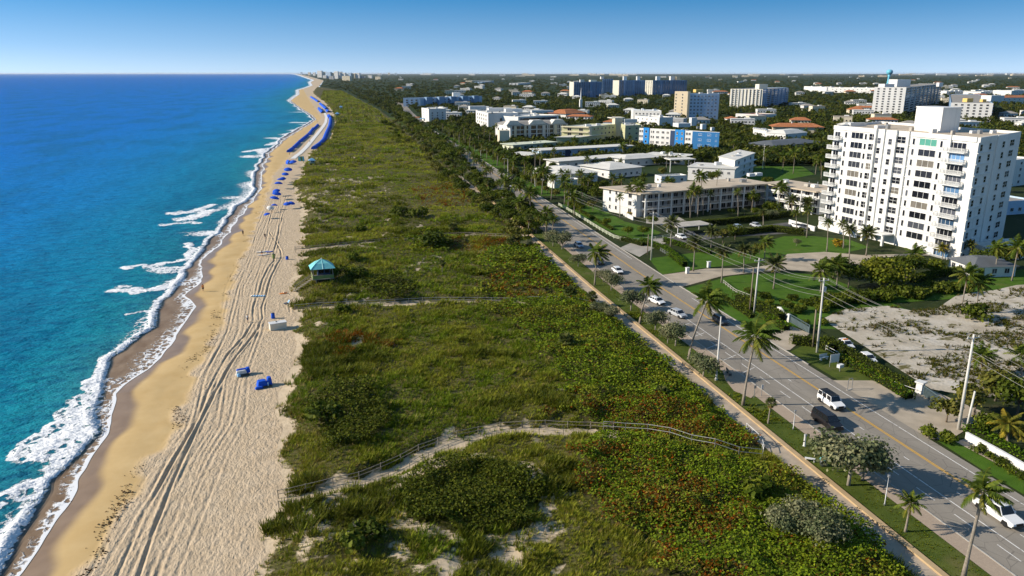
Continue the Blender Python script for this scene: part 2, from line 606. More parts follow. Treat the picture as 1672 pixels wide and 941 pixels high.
cam = bpy.data.cameras.new('camera')
cam.sensor_width = 36
cam.lens = F / 1672 * 36
cam.clip_start = 1
cam.clip_end = 200000
co = bpy.data.objects.new('camera', cam)
COL.objects.link(co)
co.location = (0, 0, CAM_H)
co.rotation_euler = (math.pi / 2 - PITCH, 0, -YAW)
SC.camera = co
SC.view_settings.view_transform = 'Standard'
SC.view_settings.look = 'None'
SC.view_settings.gamma = 1
SC.view_settings.exposure = 0.55
SC.view_settings.use_curve_mapping = False
SC.cycles.max_bounces = 5
SC.cycles.diffuse_bounces = 3
SC.cycles.glossy_bounces = 2
SC.cycles.transmission_bounces = 2
SC.cycles.use_denoising = True
SC.cycles.use_adaptive_sampling = True
SC.cycles.adaptive_threshold = .02

# ================================================================ shape of the coast (x across, y along the street)
def curve(pts):
    ys = np.array([p[0] for p in pts], float)
    xs = np.array([p[1] for p in pts], float)
    return lambda y: np.interp(y, ys, xs)


_W = curve([(30, -34.5), (75, -34), (90, -33.8), (112, -35.2), (123, -36.5), (133, -34.3), (145, -32.4), (160, -32.6), (170, -32.2), (180, -35.5), (196, -34.5), (214, -38), (235, -35.5),
            (284, -34.6), (345, -33.5), (440, -39.8), (510, -41.6), (614, -38.9), (712, -31.8), (807, -24.2), (882, -19.5), (980, -26), (1110, -40), (1365, -64), (1524, -78), (1700, -79), (1971, -79),
            (2486, -100), (3000, -86), (3433, -80), (4625, -118), (6095, -128), (15300, -530), (33700, -1360), (70000, -3200)])
_B = curve([(30, -38), (77, -36.6), (83, -37.8), (87, -37.5), (94.7, -38), (102, -36.4), (109, -36.2), (113, -37.4), (127, -40.2), (140, -42), (147, -41.4), (157, -38.6), (173, -40.4), (194, -39.6), (208, -40.4), (233, -40)])


def shoreW(y):
    y = np.asarray(y, float)
    return _W(y) + (vnoise(y, y * 0, 9, 3) - .5) * np.minimum(2.2, 1.2 + y / 300) + (vnoise(y, y * 0, 3.1, 4) - .5) * .7


def shoreB(y):
    y = np.asarray(y, float)
    far = shoreW(y) - 1.5 - 3.5 * vnoise(y, y * 0, 35, 8)
    k = sstep(225, 260, y)
    return (_B(y) + (vnoise(y, y * 0, 4, 6) - .5) * 1.2) * (1 - k) + far * k


_D = curve([(30, -11.2), (70, -11), (88, -10.6), (140, -11), (174, -12.2), (227, -12.1), (308, -17), (358, -20.8), (386, -19), (430, -18.7), (512, -16.6), (618, -5.8), (782, -.6), (1065, -2.9), (1382, -14), (1907, -44), (2227, -54),
            (5765, -62), (15300, -440), (33700, -1240), (70000, -3000)])


def duneX(y):
    y = np.asarray(y, float)
    return _D(y) + (vnoise(y, y * 0, 14, 12) - .5) * 2.5 + (vnoise(y, y * 0, 4, 13) - .5) * 1.4


wrackX = curve([(30, -27.4), (75, -27.5), (97, -26.5), (107, -25), (125, -25.9), (149, -24.8), (183, -27), (231, -27.2), (311, -29), (400, -31), (600, -25), (900, -14), (2000, -65), (70000, -3100)])
roadC = curve([(0, 73.2), (165, 73.2), (200, 74.0), (265, 75.6), (385, 77.4), (480, 79.5), (670, 81.0), (760, 84), (1000, 95), (1400, 118), (70000, 118)])
landX = curve([(0, 57.2), (165, 57.2), (265, 58.8), (480, 61), (1100, 62), (2300, 30), (3000, -45), (5765, -54), (15300, -430), (33700, -1230), (70000, -2990)])

tracks = [
    [at(*p) for p in [(446, 418), (448, 425), (439, 436.6), (430, 454.6), (423, 478.5), (414, 501), (413.6, 526), (401, 547), (371.5, 580), (365, 590), (340, 638), (323, 686), (288, 745), (234, 841), (190, 945)]],
    [at(*p) for p in [(440, 380), (451, 396), (458.5, 410), (460, 420), (452.5, 433), (442, 454.6), (434.6, 481), (428, 502), (429, 519), (421, 538), (403, 562), (388, 580), (379, 592), (352, 640), (322, 700), (285, 780), (251, 867), (225, 945)]],
    [at(*p) for p in [(505, 478), (483, 486), (472, 494), (474, 510)]], [at(*p) for p in [(500, 470), (480, 480), (455, 492)]],
]
tracks[0].insert(0, (tracks[0][0][0] - 1, tracks[0][0][1] + 60))
for k in range(16):      # fainter wheel marks between the wrack line and the fresh pair
    off = .4 + k * .56 + .25 * math.sin(k * 7.1)
    tracks.append([(float(wrackX(y)) + off + .5 * math.sin(y / 17 + k) + (.5 * math.sin(y / 41 + 2 * k)), y) for y in np.arange(66, 330, 4)])
tw = [.15, .17, .09, .08] + [.018 + .036 * abs(math.sin(k * 3.7)) for k in range(16)]

# ---- beach
ny = [45.0]
while ny[-1] < 65000:
    y = ny[-1]
    ny.append(y * (1.0021 if y < 150 else 1.0045 if y < 500 else 1.012))
ny = np.array(ny)
nx = 260
s = np.linspace(0, 1, nx)
W_, D_ = shoreW(ny), duneX(ny)
x0, x1 = W_ - 9, D_ + 7
X = x0[:, None] + (x1 - x0)[:, None] * s[None, :]
Y = np.repeat(ny[:, None], nx, 1)
dd = W_[:, None] - X                       # metres seaward of the water's edge
Z = np.where(dd < -6, 0.0, np.where(dd < 0, -.45 * ((dd + 6) / 6) ** 2, -.45 - dd * .10))
Z += (fbm(X, Y, 5, 21) - .5) * .16 * sstep(-1, -7, dd)
flat = 1 - sstep(-1.0, 1.0, X - wrackX(Y) + (vnoise(X, Y, 3, 31) - .5) * 2.5)
near = (ny < 420)
for L, dep in zip(tracks, tw):
    sub = np.where(near)[0]
    d_ = dpoly(X[sub], Y[sub], L)
    Z[sub] += -dep * np.exp(-(d_ / .19) ** 2) + dep * .65 * (np.exp(-((d_ - .38) / .17) ** 2))
wet = sstep(np.where(Y > 300, -1.8, -3.4), np.where(Y > 300, -.2, -1.6), dd + (vnoise(X, Y, 6, 33) - .5) * 3)
idx = np.arange(len(ny) * nx).reshape(len(ny), nx)
Fq = np.stack([idx[:-1, :-1], idx[:-1, 1:], idx[1:, 1:], idx[1:, :-1]], -1).reshape(-1, 4)
V = np.stack([X, Y, Z], -1).reshape(-1, 3)
link('beach', np_mesh('beach', V, Fq, M['beach'], floats={'wet': wet.ravel(), 'flat': flat.ravel()}, smooth=True))['kind'] = 'structure'

# ---- ocean
ny = [30.0]
while ny[-1] < 70000:
    y = ny[-1]
    ny.append(y * (1.0032 if y < 300 else 1.006 if y < 900 else 1.02))
ny = np.array(ny)
ds = list(np.arange(0, 42, .3))
while ds[-1] < 90000: ds.append(ds[-1] * 1.06 + .2)
ds = np.array(ds)
W_, B_ = shoreW(ny), shoreB(ny)
X = W_[:, None] - ds[None, :]
Y = np.repeat(ny[:, None], len(ds), 1)
Dm = np.repeat(ds[None, :], len(ny), 0)
dB = (W_ - B_)[:, None]
e = Dm - dB                                # metres seaward of the breaking line
along = vnoise(X * 0, Y, 16, 41)
foam = np.maximum(.85 * np.exp(-(Dm / .45) ** 2), .36 * sstep(dB + .5, 0, Dm) * (.55 + .9 * fbm(X, Y, 5, 44)))
foam = np.maximum(foam, np.exp(-((e - .5) / 1.0) ** 2) * (.40 + .70 * vnoise(X, Y, 7, 42)))
foam = np.maximum(foam, np.where(e > 0, np.exp(-e / (1.0 + 5.5 * sstep(.35, .9, along))) * (.15 + .75 * along), 0))


def surf(pts, width, amp, lip=True):
    global foam
    L = [at(*p) for p in pts]
    d_ = dpoly(X + (vnoise(X, Y, 2.5, 48) - .5) * 2.2, Y + (vnoise(X, Y, 2.5, 49) - .5) * 4.5, L)
    foam = np.maximum(foam, amp * np.exp(-(d_ / width) ** 2) * (.75 + .5 * vnoise(X, Y, 3, 47)) * (.42 + .58 * sstep(-1.2, .6, e)))


surf([(207, 435), (255, 431), (300, 423), (314, 405), (304, 396)], 1.3, .85)
surf([(193, 471), (232, 473), (285, 467), (322, 452)], 2.2, .95)
surf([(262, 466), (300, 458)], 2.4, .9)
surf([(284, 346), (318, 343), (342, 334)], 2.2, .95)
surf([(300, 356), (320, 352), (345, 342)], 3.2, .95)
surf([(268, 365), (300, 361), (322, 362)], 1.8, .7)
surf([(22, 738), (70, 700), (118, 655), (172, 598)], .9, .62)
surf([(60, 735), (105, 700), (140, 668), (176, 620)], 2.6, .74)
surf([(95, 748), (140, 705), (170, 660)], 2.2, .72)
surf([(0, 805), (28, 796), (50, 789)], 1.5, .8)
surf([(0, 826), (36, 810)], 1.0, .55)
surf([(205, 512), (236, 506), (262, 500)], 1.0, .6)
surf([(402, 247), (425, 243), (432, 250)], 3.5, .9)
surf([(440, 236), (462, 228)], 3.5, .8)
for k in range(7):       # further streaks of surf up the coast
    yy = 230 * 1.27 ** k * rng.uniform(.86, 1.16)
    xx = float(_W(yy)) - rng.uniform(4, 11) - yy * .006
    ln = rng.uniform(3, 7) + yy * .008
    d_ = np.hypot((X - xx) / ln, (Y - yy + .35 * (X - xx) + 5 * (vnoise(X, Y, 4, 78) - .5)) / (2.0 + yy * .010))
    foam = np.maximum(foam, .62 * np.exp(-d_ ** 2) * (.6 + .8 * vnoise(X, Y, 6, 77)))
foam = np.maximum(foam, np.where(Y > 1500, np.exp(-(Dm / (2 + Y * .004)) ** 2) * .7, 0))
film = sstep(.2, -1.2, e) * sstep(40000, 2000, Y)
far = np.clip(1 - Y / 900, 0, 1) * np.clip(1 - Dm / 500, 0, 1)
Z = -.40 + far * sstep(-.5, 5, e) * ((fbm(X, Y * .45, 7, 51) - .5) * .5 + (vnoise(X * .5, Y * .2, 9, 52) - .5) * .5)
Z += .42 * np.exp(-((e - .7) / .55) ** 2) * sstep(.3, .75, along) * np.clip(1 - Y / 1200, 0, 1)
Z += np.clip(foam - .4, 0, 1) * .25 * sstep(0, 3, e) * far
idx = np.arange(len(ny) * len(ds)).reshape(len(ny), len(ds))
Fq = np.stack([idx[:-1, :-1], idx[1:, :-1], idx[1:, 1:], idx[:-1, 1:]], -1).reshape(-1, 4)
link('ocean', np_mesh('ocean', np.stack([X, Y, Z], -1).reshape(-1, 3), Fq, M['ocean'], floats={'d': np.maximum(e, 0).ravel(), 'foam': foam.ravel(), 'film': film.ravel()}, smooth=True))['kind'] = 'structure'

# ---- land as one sheet to the horizon
ny = [20.0]
while ny[-1] < 70000: ny.append(ny[-1] * 1.03 + .5)
ny = np.array(ny)
ox = [0, 2, 6, 15, 30, 60, 120, 250, 500]
while ox[-1] < 120000: ox.append(ox[-1] * 1.5)
ox = np.array(ox)
X = landX(ny)[:, None] + ox[None, :]
Y = np.repeat(ny[:, None], len(ox), 1)
idx = np.arange(len(ny) * len(ox)).reshape(len(ny), len(ox))
Fq = np.stack([idx[:-1, :-1], idx[:-1, 1:], idx[1:, 1:], idx[1:, :-1]], -1).reshape(-1, 4)
link('land', np_mesh('land', np.stack([X, Y, X * 0 - .02], -1).reshape(-1, 3), Fq, M['land']))['kind'] = 'structure'

# ================================================================ street, path, verge
def strip(name, fa, fb, z, mat, y0=28.0, y1=900.0, kind='structure', thick=None):
    ys = [y0]
    while ys[-1] < y1: ys.append(min(y1, ys[-1] + max(3.0, ys[-1] * .03)))
    mb = MB()
    vs, fs = [], []
    for y in ys:
        vs += [(float(fa(y)), y, z), (float(fb(y)), y, z)]
    for i in range(len(ys) - 1):
        fs.append((2 * i, 2 * i + 1, 2 * i + 3, 2 * i + 2))
    mb.add(vs, fs, mat)
    if thick:
        n = len(vs)
        vs2 = [(a, b, z - thick) for a, b, _ in vs]
        mb.add(vs + vs2, [(2 * i, 2 * i + 2, n + 2 * i + 2, n + 2 * i) for i in range(len(ys) - 1)]
               + [(2 * i + 3, 2 * i + 1, n + 2 * i + 1, n + 2 * i + 3) for i in range(len(ys) - 1)], mat)
    o = mb.build(name)
    o['kind'] = kind
    return o


rel = lambda o: (lambda y: roadC(y) + o)
strip('road', rel(-8.9), rel(4.7), .100, M['asphalt'], y1=1400)
strip('footpath', lambda y: landX(y) - 2.9, lambda y: landX(y) - .35, .10, M['path'], y1=400)
strip('path_kerb', lambda y: landX(y) - .35, lambda y: landX(y) + .35, .34, M['sand_kerb'], y1=330, thick=.40)
strip('verge', lambda y: landX(y) + .35, rel(-11.3), .13, M['verge'], y1=900)
strip('brick_pavement', rel(-11.3), rel(-9.05), .16, M['brick_paving'], y1=420)
strip('kerb', rel(-9.05), rel(-8.85), .20, M['concrete'], y1=420, thick=.15)
strip('far_kerb', rel(4.7), rel(4.95), .19, M['concrete'], y0=108, y1=700, thick=.15)


def line(name, off, wd, mat, y0, y1, dash=None):
    mb = MB()
    y = y0
    while y < y1:
        L = dash[0] if dash else max(4.0, y * .03)
        ye = min(y1, y + L)
        a, b = float(roadC(y)) + off, float(roadC(ye)) + off
        mb.add([(a - wd / 2, y, .106), (a + wd / 2, y, .106), (b + wd / 2, ye, .106), (b - wd / 2, ye, .106)], [(0, 1, 2, 3)], mat)
        y = ye + (dash[1] if dash else 0)
    o = mb.build(name)
    o['kind'] = 'structure'


line('road_marking', -.13, .14, M['road_yellow'], 30, 93, None)
line('road_marking', .13, .14, M['road_yellow'], 30, 93, None)
line('road_marking', -.12, .13, M['road_yellow'], 95, 700)
line('road_marking', .12, .13, M['road_yellow'], 95, 700)
line('road_marking', 3.2, .14, M['road_white'], 30, 150)
line('road_marking', 3.4, .14, M['road_white'], 188, 600)
line('road_marking', -4.6, .14, M['road_white'], 30, 150)
line('road_marking', -6.3, .12, M['road_white'], 30, 130, (3.0, 3.0))
line('road_marking', -2.3, .12, M['road_white'], 30, 110, (1.0, 8.0))
for k in range(9):       # parking bay marks on the sea side of the street
    y = 108 + k * 6.2
    MB().box((67.0 - .6, y, .104), (4.0, .12, .012), M['road_white'], rz=.5).build('road_marking')['kind'] = 'structure'


_fp = [0]
OPEN = []


def flat_patch(name, pts, z, mat, kind='structure', free=True):
    """a sheet of ground; each one a few millimetres above the one before"""
    _fp[0] += 1
    z = -.01 + .004 * _fp[0]
    if free and name != 'garden_soil': OPEN.append([tuple(p) for p in pts])
    P = []
    n = len(pts)
    for i in range(n):
        a, b = Vector(pts[i]).to_2d(), Vector(pts[(i + 1) % n]).to_2d()
        k = max(1, int((b - a).length / 4))
        for j in range(k): P.append(tuple(a.lerp(b, j / k)))
    mb = MB()
    mb.sheet(P, z, mat)
    o = mb.build(name)
    o['kind'] = kind
    return o


X4 = lambda y: float(roadC(y)) + 4.95
# gardens and lawns right of the street (all flat sheets a few mm apart)
flat_patch('garden_soil', [(X4(28), 28), (330, 28), (330, 330), (X4(330), 330), (X4(265), 265), (X4(200), 200), (X4(165), 165)], -.008, M['soil'])
lawn_a = [(78.3, 130), (78.3, 158), (95, 166), (112, 166), (118, 160), (118, 128), (100, 122)]
flat_patch('lawn', lawn_a, .012, M['lawn'])
flat_patch('lawn', [(78.3, 171), (82, 188), (100, 192), (121, 186), (118, 178), (92, 175)], .012, M['lawn'])
tower_lawn = poly((1225, 425), (1262, 414), (1322, 420), (1368, 416), (1420, 404), (1388, 392), (1330, 386), (1280, 386), (1240, 398), (1215, 404))
flat_patch('lawn', tower_lawn, .012, M['lawn'])
flat_patch('lawn', poly((915, 338), (1030, 395), (1062, 390), (1080, 380), (1060, 372), (1020, 362), (990, 345), (955, 332), (925, 325)), .012, M['lawn'])
flat_patch('lawn', poly((830, 300), (875, 320), (960, 320), (950, 300), (900, 292), (850, 285)), .012, M['lawn'], free=False)
flat_patch('lawn', poly((720, 222), (800, 272), (850, 280), (835, 262), (790, 248), (750, 226)), .012, M['lawn'], free=False)
flat_patch('lawn', poly((1190, 300), (1250, 300), (1330, 285), (1310, 272), (1240, 272), (1205, 282)), .012, M['lawn'])
flat_patch('lawn', poly((1560, 488), (1672, 470), (1672, 440), (1600, 446), (1540, 462), (1440, 478), (1345, 500), (1420, 498)), .012, M['lawn'])
flat_patch('lawn', poly((1290, 575), (1330, 598), (1392, 635), (1450, 652), (1492, 655), (1440, 618), (1352, 575), (1320, 560)), .012, M['verge'])
flat_patch('lawn', poly((1530, 720), (1560, 722), (1672, 782), (1672, 808), (1600, 765)), .012, M['lawn'])
flat_patch('lawn', poly((1185, 545), (1240, 560), (1290, 540), (1280, 522), (1230, 512), (1185, 520)), .010, M['lawn'])
flat_patch('side_street', poly((1012, 405), (1030, 397), (1062, 391), (1104, 386), (1088, 397), (1068, 405), (1044, 420)), .018, M['drive_grey'])
flat_patch('car_park', poly((1085, 391), (1170, 377), (1290, 363), (1335, 371), (1305, 381), (1180, 388), (1104, 398)), .022, M['dark_asphalt'])
flat_patch('driveway', [(77.9, 159), (77.9, 170.5), (92, 174), (104, 172), (114, 175), (122, 184), (134, 184), (142, 178), (160, 176), (160, 173.5), (142, 175), (134, 166), (121, 163), (112, 168), (104, 168), (92, 166)], .024, M['drive'])
flat_patch('driveway', poly((1222, 568), (1262, 572), (1290, 572), (1322, 545), (1292, 533), (1262, 545), (1232, 558)), .024, M['drive'])
flat_patch('driveway', [(77.9, 80), (77.9, 101), (84, 99.5), (90.5, 96), (92.5, 84.5), (84.5, 80.5), (80, 78.5)], .024, M['drive'])
flat_patch('terrace', poly((1055, 365), (1105, 370), (1122, 362), (1090, 345), (1055, 348)), .022, M['drive_grey'])
sand_lot = poly((1342, 522), (1362, 512), (1380, 506), (1410, 503), (1450, 500), (1490, 508), (1530, 505), (1545, 494), (1560, 484), (1590, 478), (1625, 474), (1660, 466), (1700, 464), (1740, 640), (1600, 650), (1520, 636), (1470, 605), (1410, 565))
flat_patch('sand_lot', sand_lot, .014, M['sand_lot'])
flat_patch('planting_bed', poly((1560, 722), (1580, 716), (1672, 768), (1672, 782)), .020, M['drive'])
# ================================================================ dune: ground, paths, plants
walk_path = poly((428, 829), (455, 823), (520, 812), (590, 798), (650, 772), (700, 745), (760, 722), (820, 711), (880, 708), (960, 709), (1000, 713))
walk_mid = poly((480, 508), (560, 505), (620, 502), (700, 497), (780, 497), (850, 498))
walk_far = poly((482, 411), (530, 408), (570, 404), (650, 396), (700, 390), (760, 388), (830, 390))
rail_line = poly((985, 706), (1040, 714), (1080, 722), (1130, 736), (1180, 748), (1215, 753), (1244, 752))
spur = poly((500, 470), (482, 486), (470, 498))


def dune_h(x, y):
    e = sstep(0, 7, x - duneX(y)) * sstep(0, 7, landX(y) - 2.9 - x)
    h = .25 + 1.5 * fbm(x, y, 22, 61) + .9 * (fbm(x, y, 6, 62) - .5) + .5 * (vnoise(x, y, 2.3, 63) - .5)
    p = np.minimum(dpoly(x, y, walk_path), dpoly(x, y, walk_mid))
    p = np.minimum(p, dpoly(x, y, walk_far))
    flatp = sstep(.8, 3.2, p)
    return e * (h * (.25 + .75 * flatp)) + .02


def bare(x, y):
    """0 planted .. 1 bare sand"""
    b = 1.1 * sstep(3.5, 0, x - duneX(y) + (vnoise(x, y, 3, 71) - .5) * 4)
    ring = poly2['sandy']
    m = np.zeros(np.shape(x))
    xw, yw = x + (fbm(x, y, 6, 75) - .5) * 12, y + (fbm(x, y, 6, 76) - .5) * 12
    for P, k in ring: m = np.maximum(m, inpoly(xw, yw, P) * k)
    b = np.maximum(b, .66 * m * sstep(.49, .62, fbm(x, y * 1.5, 2.2, 72)))
    b = np.maximum(b, .8 * sstep(.72, .82, fbm(x, y * .6, 7, 73)) * sstep(45, 15, x))
    P = poly2['dark'][0]
    b = np.maximum(b, .72 * sstep(3.2, .8, dpoly(x, y, P + P[:1]) + (vnoise(x, y, 3, 77) - .5) * 5))
    for P in poly2['dark']: b = np.where(inpoly(x, y, P), 0, b)
    b = np.maximum(b, sstep(1.5, .9, dpoly(x, y, walk_path)))
    b = np.maximum(b, .75 * sstep(2.6, 1.2, dpoly(x, y, walk_path) + (vnoise(x, y, 2.2, 74) - .5) * 4) * sstep(36, 28, x))
    b = np.maximum(b, sstep(1.6, .9, dpoly(x, y, walk_mid)))
    b = np.maximum(b, sstep(2.6, 1.4, dpoly(x, y, walk_far)))
    return b


poly2 = {
    'sandy': [(poly((428, 830), (600, 830), (640, 790), (700, 770), (860, 730), (900, 790), (960, 860), (900, 941), (400, 941)), 1.0),
              (poly((490, 500), (640, 500), (640, 460), (760, 430), (700, 420), (620, 470), (480, 520)), 1.0),
              (poly((610, 390), (700, 365), (720, 385), (640, 400)), 1.0), (poly((870, 650), (940, 640), (940, 660), (880, 670)), 1.0),
              (poly((480, 300), (620, 290), (640, 330), (480, 350)), .9), (poly((480, 340), (560, 345), (570, 380), (480, 390)), .8)],
    'dark': [poly((650, 830), (690, 790), (740, 770), (800, 765), (850, 790), (880, 830), (870, 870), (820, 890), (740, 885), (670, 865)),
             poly((500, 680), (545, 640), (590, 640), (640, 700), (600, 750), (530, 760)),
             poly((580, 470), (640, 460), (690, 480), (660, 500), (600, 492))],
    'grape': [poly((1000, 712), (1250, 757), (1480, 941), (1700, 1300), (1000, 1300), (1100, 941), (960, 830), (930, 760)),
              poly((860, 560), (960, 520), (1010, 512), (1250, 755), (1000, 712), (905, 690), (930, 640), (880, 600)),
              poly((760, 470), (1000, 505), (860, 560), (800, 520)), poly((880, 400), (1000, 500), (780, 460), (800, 420)),
              poly((640, 395), (700, 385), (760, 390), (740, 415), (690, 420))],
    'rust': [poly((910, 660), (1000, 650), (1150, 690), (1240, 745), (1080, 720), (920, 690)), poly((520, 560), (560, 552), (640, 568), (620, 588), (540, 585)),
             poly((940, 760), (1010, 740), (1120, 770), (1140, 830), (1080, 900), (1000, 860), (930, 820)), poly((1050, 830), (1160, 830), (1240, 900), (1160, 980), (1050, 930)),
             poly((770, 465), (900, 450), (960, 480), (820, 490)), poly((660, 310), (760, 300), (800, 330), (700, 345)), poly((740, 400), (840, 390), (850, 410), (760, 418))],
}

ny = [40.0]
while ny[-1] < 3000:
    y = ny[-1]
    ny.append(y * 1.008)
ny = np.array(ny)
nx = 130
s = np.linspace(0, 1, nx)
x0, x1 = duneX(ny) - 1.2, landX(ny) - 2.85 + 3.4 * sstep(380, 400, ny)
X = x0[:, None] + (x1 - x0)[:, None] * s
Y = np.repeat(ny[:, None], nx, 1)
Z = dune_h(X, Y) - .16 * sstep(1.5, -.9, X - duneX(Y)) + (fbm(X, Y, 2, 64) - .5) * .15
veg = 1 - bare(X, Y)
idx = np.arange(len(ny) * nx).reshape(len(ny), nx)
Fq = np.stack([idx[:-1, :-1], idx[:-1, 1:], idx[1:, 1:], idx[1:, :-1]], -1).reshape(-1, 4)
link('dune', np_mesh('dune', np.stack([X, Y, Z], -1).reshape(-1, 3), Fq, M['dune_sand'], floats={'veg': veg.ravel()}, smooth=True))['kind'] = 'structure'

OLIVE, GREEN, LIME, RUST, DARK, STRAW, BROWN = [np.array(c) for c in
    ((.195, .208, .032), (.120, .165, .020), (.155, .175, .026), (.170, .065, .015), (.050, .060, .009), (.30, .25, .09), (.115, .082, .022))]


def zone(x, y, name, wob=3.0):
    xx = x + (vnoise(x, y, 4, 81) - .5) * 2 * wob
    yy = y + (vnoise(x, y, 4, 82) - .5) * 2 * wob
    r = np.zeros(len(x), bool)
    for P in poly2[name]: r |= inpoly(xx, yy, P)
    return r


def scatter(y0, y1, per_m2):
    """random points on the dune between two distances"""
    xa, xb = -24.0, 64.0
    n = int((xb - xa) * (y1 - y0) * per_m2)
    x, y = rng.uniform(xa, xb, n), rng.uniform(y0, y1, n)
    k = (x > duneX(y) - .5) & (x < landX(y) - 3.2) & (x < y * 1.05 + 4) & (x > -y * .19)
    return x[k], y[k]


def tufts(x, y, h, blades, wd, tint, spread=.55):
    """grass: each tuft a fan of narrow leaning blades"""
    n = len(x)
    z = dune_h(x, y) - .05
    a = rng.uniform(0, 2 * np.pi, (n, blades))
    r0 = rng.uniform(0, .35, (n, blades)) * h[:, None]
    lean = rng.uniform(.15, 1.0, (n, blades)) * h[:, None] * spread + .12 * h[:, None]
    hh = h[:, None] * rng.uniform(.6, 1.15, (n, blades))
    bx, by = x[:, None] + np.cos(a) * r0, y[:, None] + np.sin(a) * r0
    tx, ty = bx + np.cos(a) * lean + .14 * h[:, None], by + np.sin(a) * lean - .03
    px, py = -np.sin(a) * wd[:, None] / 2, np.cos(a) * wd[:, None] / 2
    zz = np.repeat(z[:, None], blades, 1)
    V = np.stack([np.stack([bx - px, by - py, zz], -1), np.stack([bx + px, by + py, zz], -1), np.stack([tx, ty, zz + hh], -1)], 2).reshape(-1, 3)
    T = np.repeat(tint, blades * 3, 0)
    return V, np.arange(len(V)).reshape(-1, 3), T


def leafage(x, y, zc, size, tint, up=.8):
    """broad leaves: one small four-cornered face each, mostly facing up"""
    n = len(x)
    nrm = rng.normal(0, 1, (n, 3)) * .75
    nrm[:, 2] = np.abs(nrm[:, 2]) + up
    nrm /= np.linalg.norm(nrm, axis=1)[:, None]
    t1 = np.cross(nrm, rng.normal(0, 1, (n, 3)))
    t1 /= np.linalg.norm(t1, axis=1)[:, None]
    t2 = np.cross(nrm, t1)
    c = np.stack([x, y, zc], -1)
    s1, s2 = size[:, None] * t1 * .62, size[:, None] * t2 * .40
    V = np.stack([c - s1, c + s2, c + s1, c - s2], 1).reshape(-1, 3)
    return V, np.arange(len(V)).reshape(-1, 4), np.repeat(tint, 4, 0)


def jitter(t, a=.22):
    return t * rng.uniform(1 - a, 1 + a, (len(t), 1)) * rng.uniform(.93, 1.07, (len(t), 3))


gv, gf, gt, o = [], [], [], 0
for y0, y1, den, sc in ((44, 95, 13.0, 1.0), (95, 150, 8.0, 1.1), (150, 240, 3.0, 1.35), (240, 420, 1.1, 1.9), (420, 800, .35, 2.9), (800, 2300, .06, 5.0)):
    x, y = scatter(y0, y1, den)
    b = bare(x, y)
    k = rng.random(len(x)) > b * .97
    x, y = x[k], y[k]
    gr = zone(x, y, 'grape')
    dk = zone(x, y, 'dark', 1.6)
    k = ~(gr & (rng.random(len(x)) < .8)) & ~(dk & (rng.random(len(x)) < .5))
    x, y, dk = x[k], y[k], dk[k]
    n1, n2 = fbm(x, y, 16, 85), fbm(x, y, 5, 86)
    t = OLIVE[None] * (1 - sstep(.45, .62, n1))[:, None] + GREEN[None] * sstep(.45, .62, n1)[:, None]
    k2 = sstep(.55, .72, n2)[:, None]
    t = t * (1 - k2 * .7) + LIME[None] * k2 * .7
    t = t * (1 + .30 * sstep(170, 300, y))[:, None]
    st = (rng.random(len(x)) < .10 + .22 * sstep(14, 0, x - duneX(y)))[:, None]
    t = np.where(st, STRAW[None] * .8, t)
    dn = sstep(.58, .68, fbm(x, y, 11, 87))[:, None]
    t = t * (1 - dn * .75) + DARK[None] * 1.4 * dn * .75
    t = np.where(zone(x, y, 'rust', 4)[:, None] & (rng.random((len(x), 1)) < .38), RUST[None], t)
    t = np.where(dk[:, None], DARK[None] * 1.5, t)
    h = sc * rng.uniform(.32, .66, len(x)) * (1 + .5 * dn[:, 0]) * np.where(y > 240, .62, 1) * (.66 + .72 * sstep(.2, .85, vnoise(x, y, np.where(y > 200, 4.5, 2.4), 88)))
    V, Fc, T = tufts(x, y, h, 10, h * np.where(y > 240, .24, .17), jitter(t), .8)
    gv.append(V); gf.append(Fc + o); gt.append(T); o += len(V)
link('dune_grass', np_mesh('dune_grass', np.concatenate(gv), np.concatenate(gf), M['foliage'], np.concatenate(gt)))
tag(bpy.data.objects['dune_grass'], 'olive green dune grass covering the sand between beach and footpath', 'grass', kind='stuff')

gv, gf, gt, o = [], [], [], 0
for y0, y1, den, sz in ((44, 100, 44, .27), (100, 160, 24, .34), (160, 260, 9, .55)):
    x, y = scatter(y0, y1, den)
    k = zone(x, y, 'grape') | zone(x, y, 'dark', 1.6)
    k &= (dpoly(x, y, walk_path) > 1.3) & (dpoly(x, y, walk_mid) > 1.2) & (dpoly(x, y, walk_far) > 1.3)
    x, y = x[k], y[k]
    can = dune_h(x, y) + .15 + 2.4 * np.clip(fbm(x, y, 4.2, 91) - .30, 0, 1) + 1.2 * fbm(x, y, 13, 92)
    can = np.where(True, dune_h(x, y) + (can - dune_h(x, y)) * (.25 + .75 * sstep(1.0, 4.0, dpoly(x, y, rail_line))), can)
    z = can - rng.random(len(x)) ** 2 * .7 * sstep(.5, 4, dpoly(x, y, rail_line))
    n1, n2 = fbm(x, y, 7, 93), fbm(x, y, 2.6, 94)
    t = GREEN[None] * (1 - sstep(.45, .65, n1))[:, None] + LIME[None] * .95 * sstep(.45, .65, n1)[:, None]
    ru = zone(x, y, 'rust', 5)
    pr = np.where(ru, .18 + .42 * sstep(.4, .6, n2), .03 + .14 * sstep(.6, .72, n2))
    t = np.where((rng.random(len(x)) < pr)[:, None], np.where((rng.random(len(x)) < .6)[:, None], RUST[None] * .8, BROWN[None] * 1.4), t)
    t = np.where(zone(x, y, 'dark', 1.6)[:, None], DARK[None] * rng.choice([1.0, 1.3, 1.7], (len(x), 1)), t)
    V, Fc, T = leafage(x, y, z, sz * rng.uniform(.7, 1.3, len(x)), jitter(t))
    gv.append(V); gf.append(Fc + o); gt.append(T); o += len(V)
link('sea_grape_shrubbery', np_mesh('sea_grape_shrubbery', np.concatenate(gv), np.concatenate(gf), M['foliage'], np.concatenate(gt)))
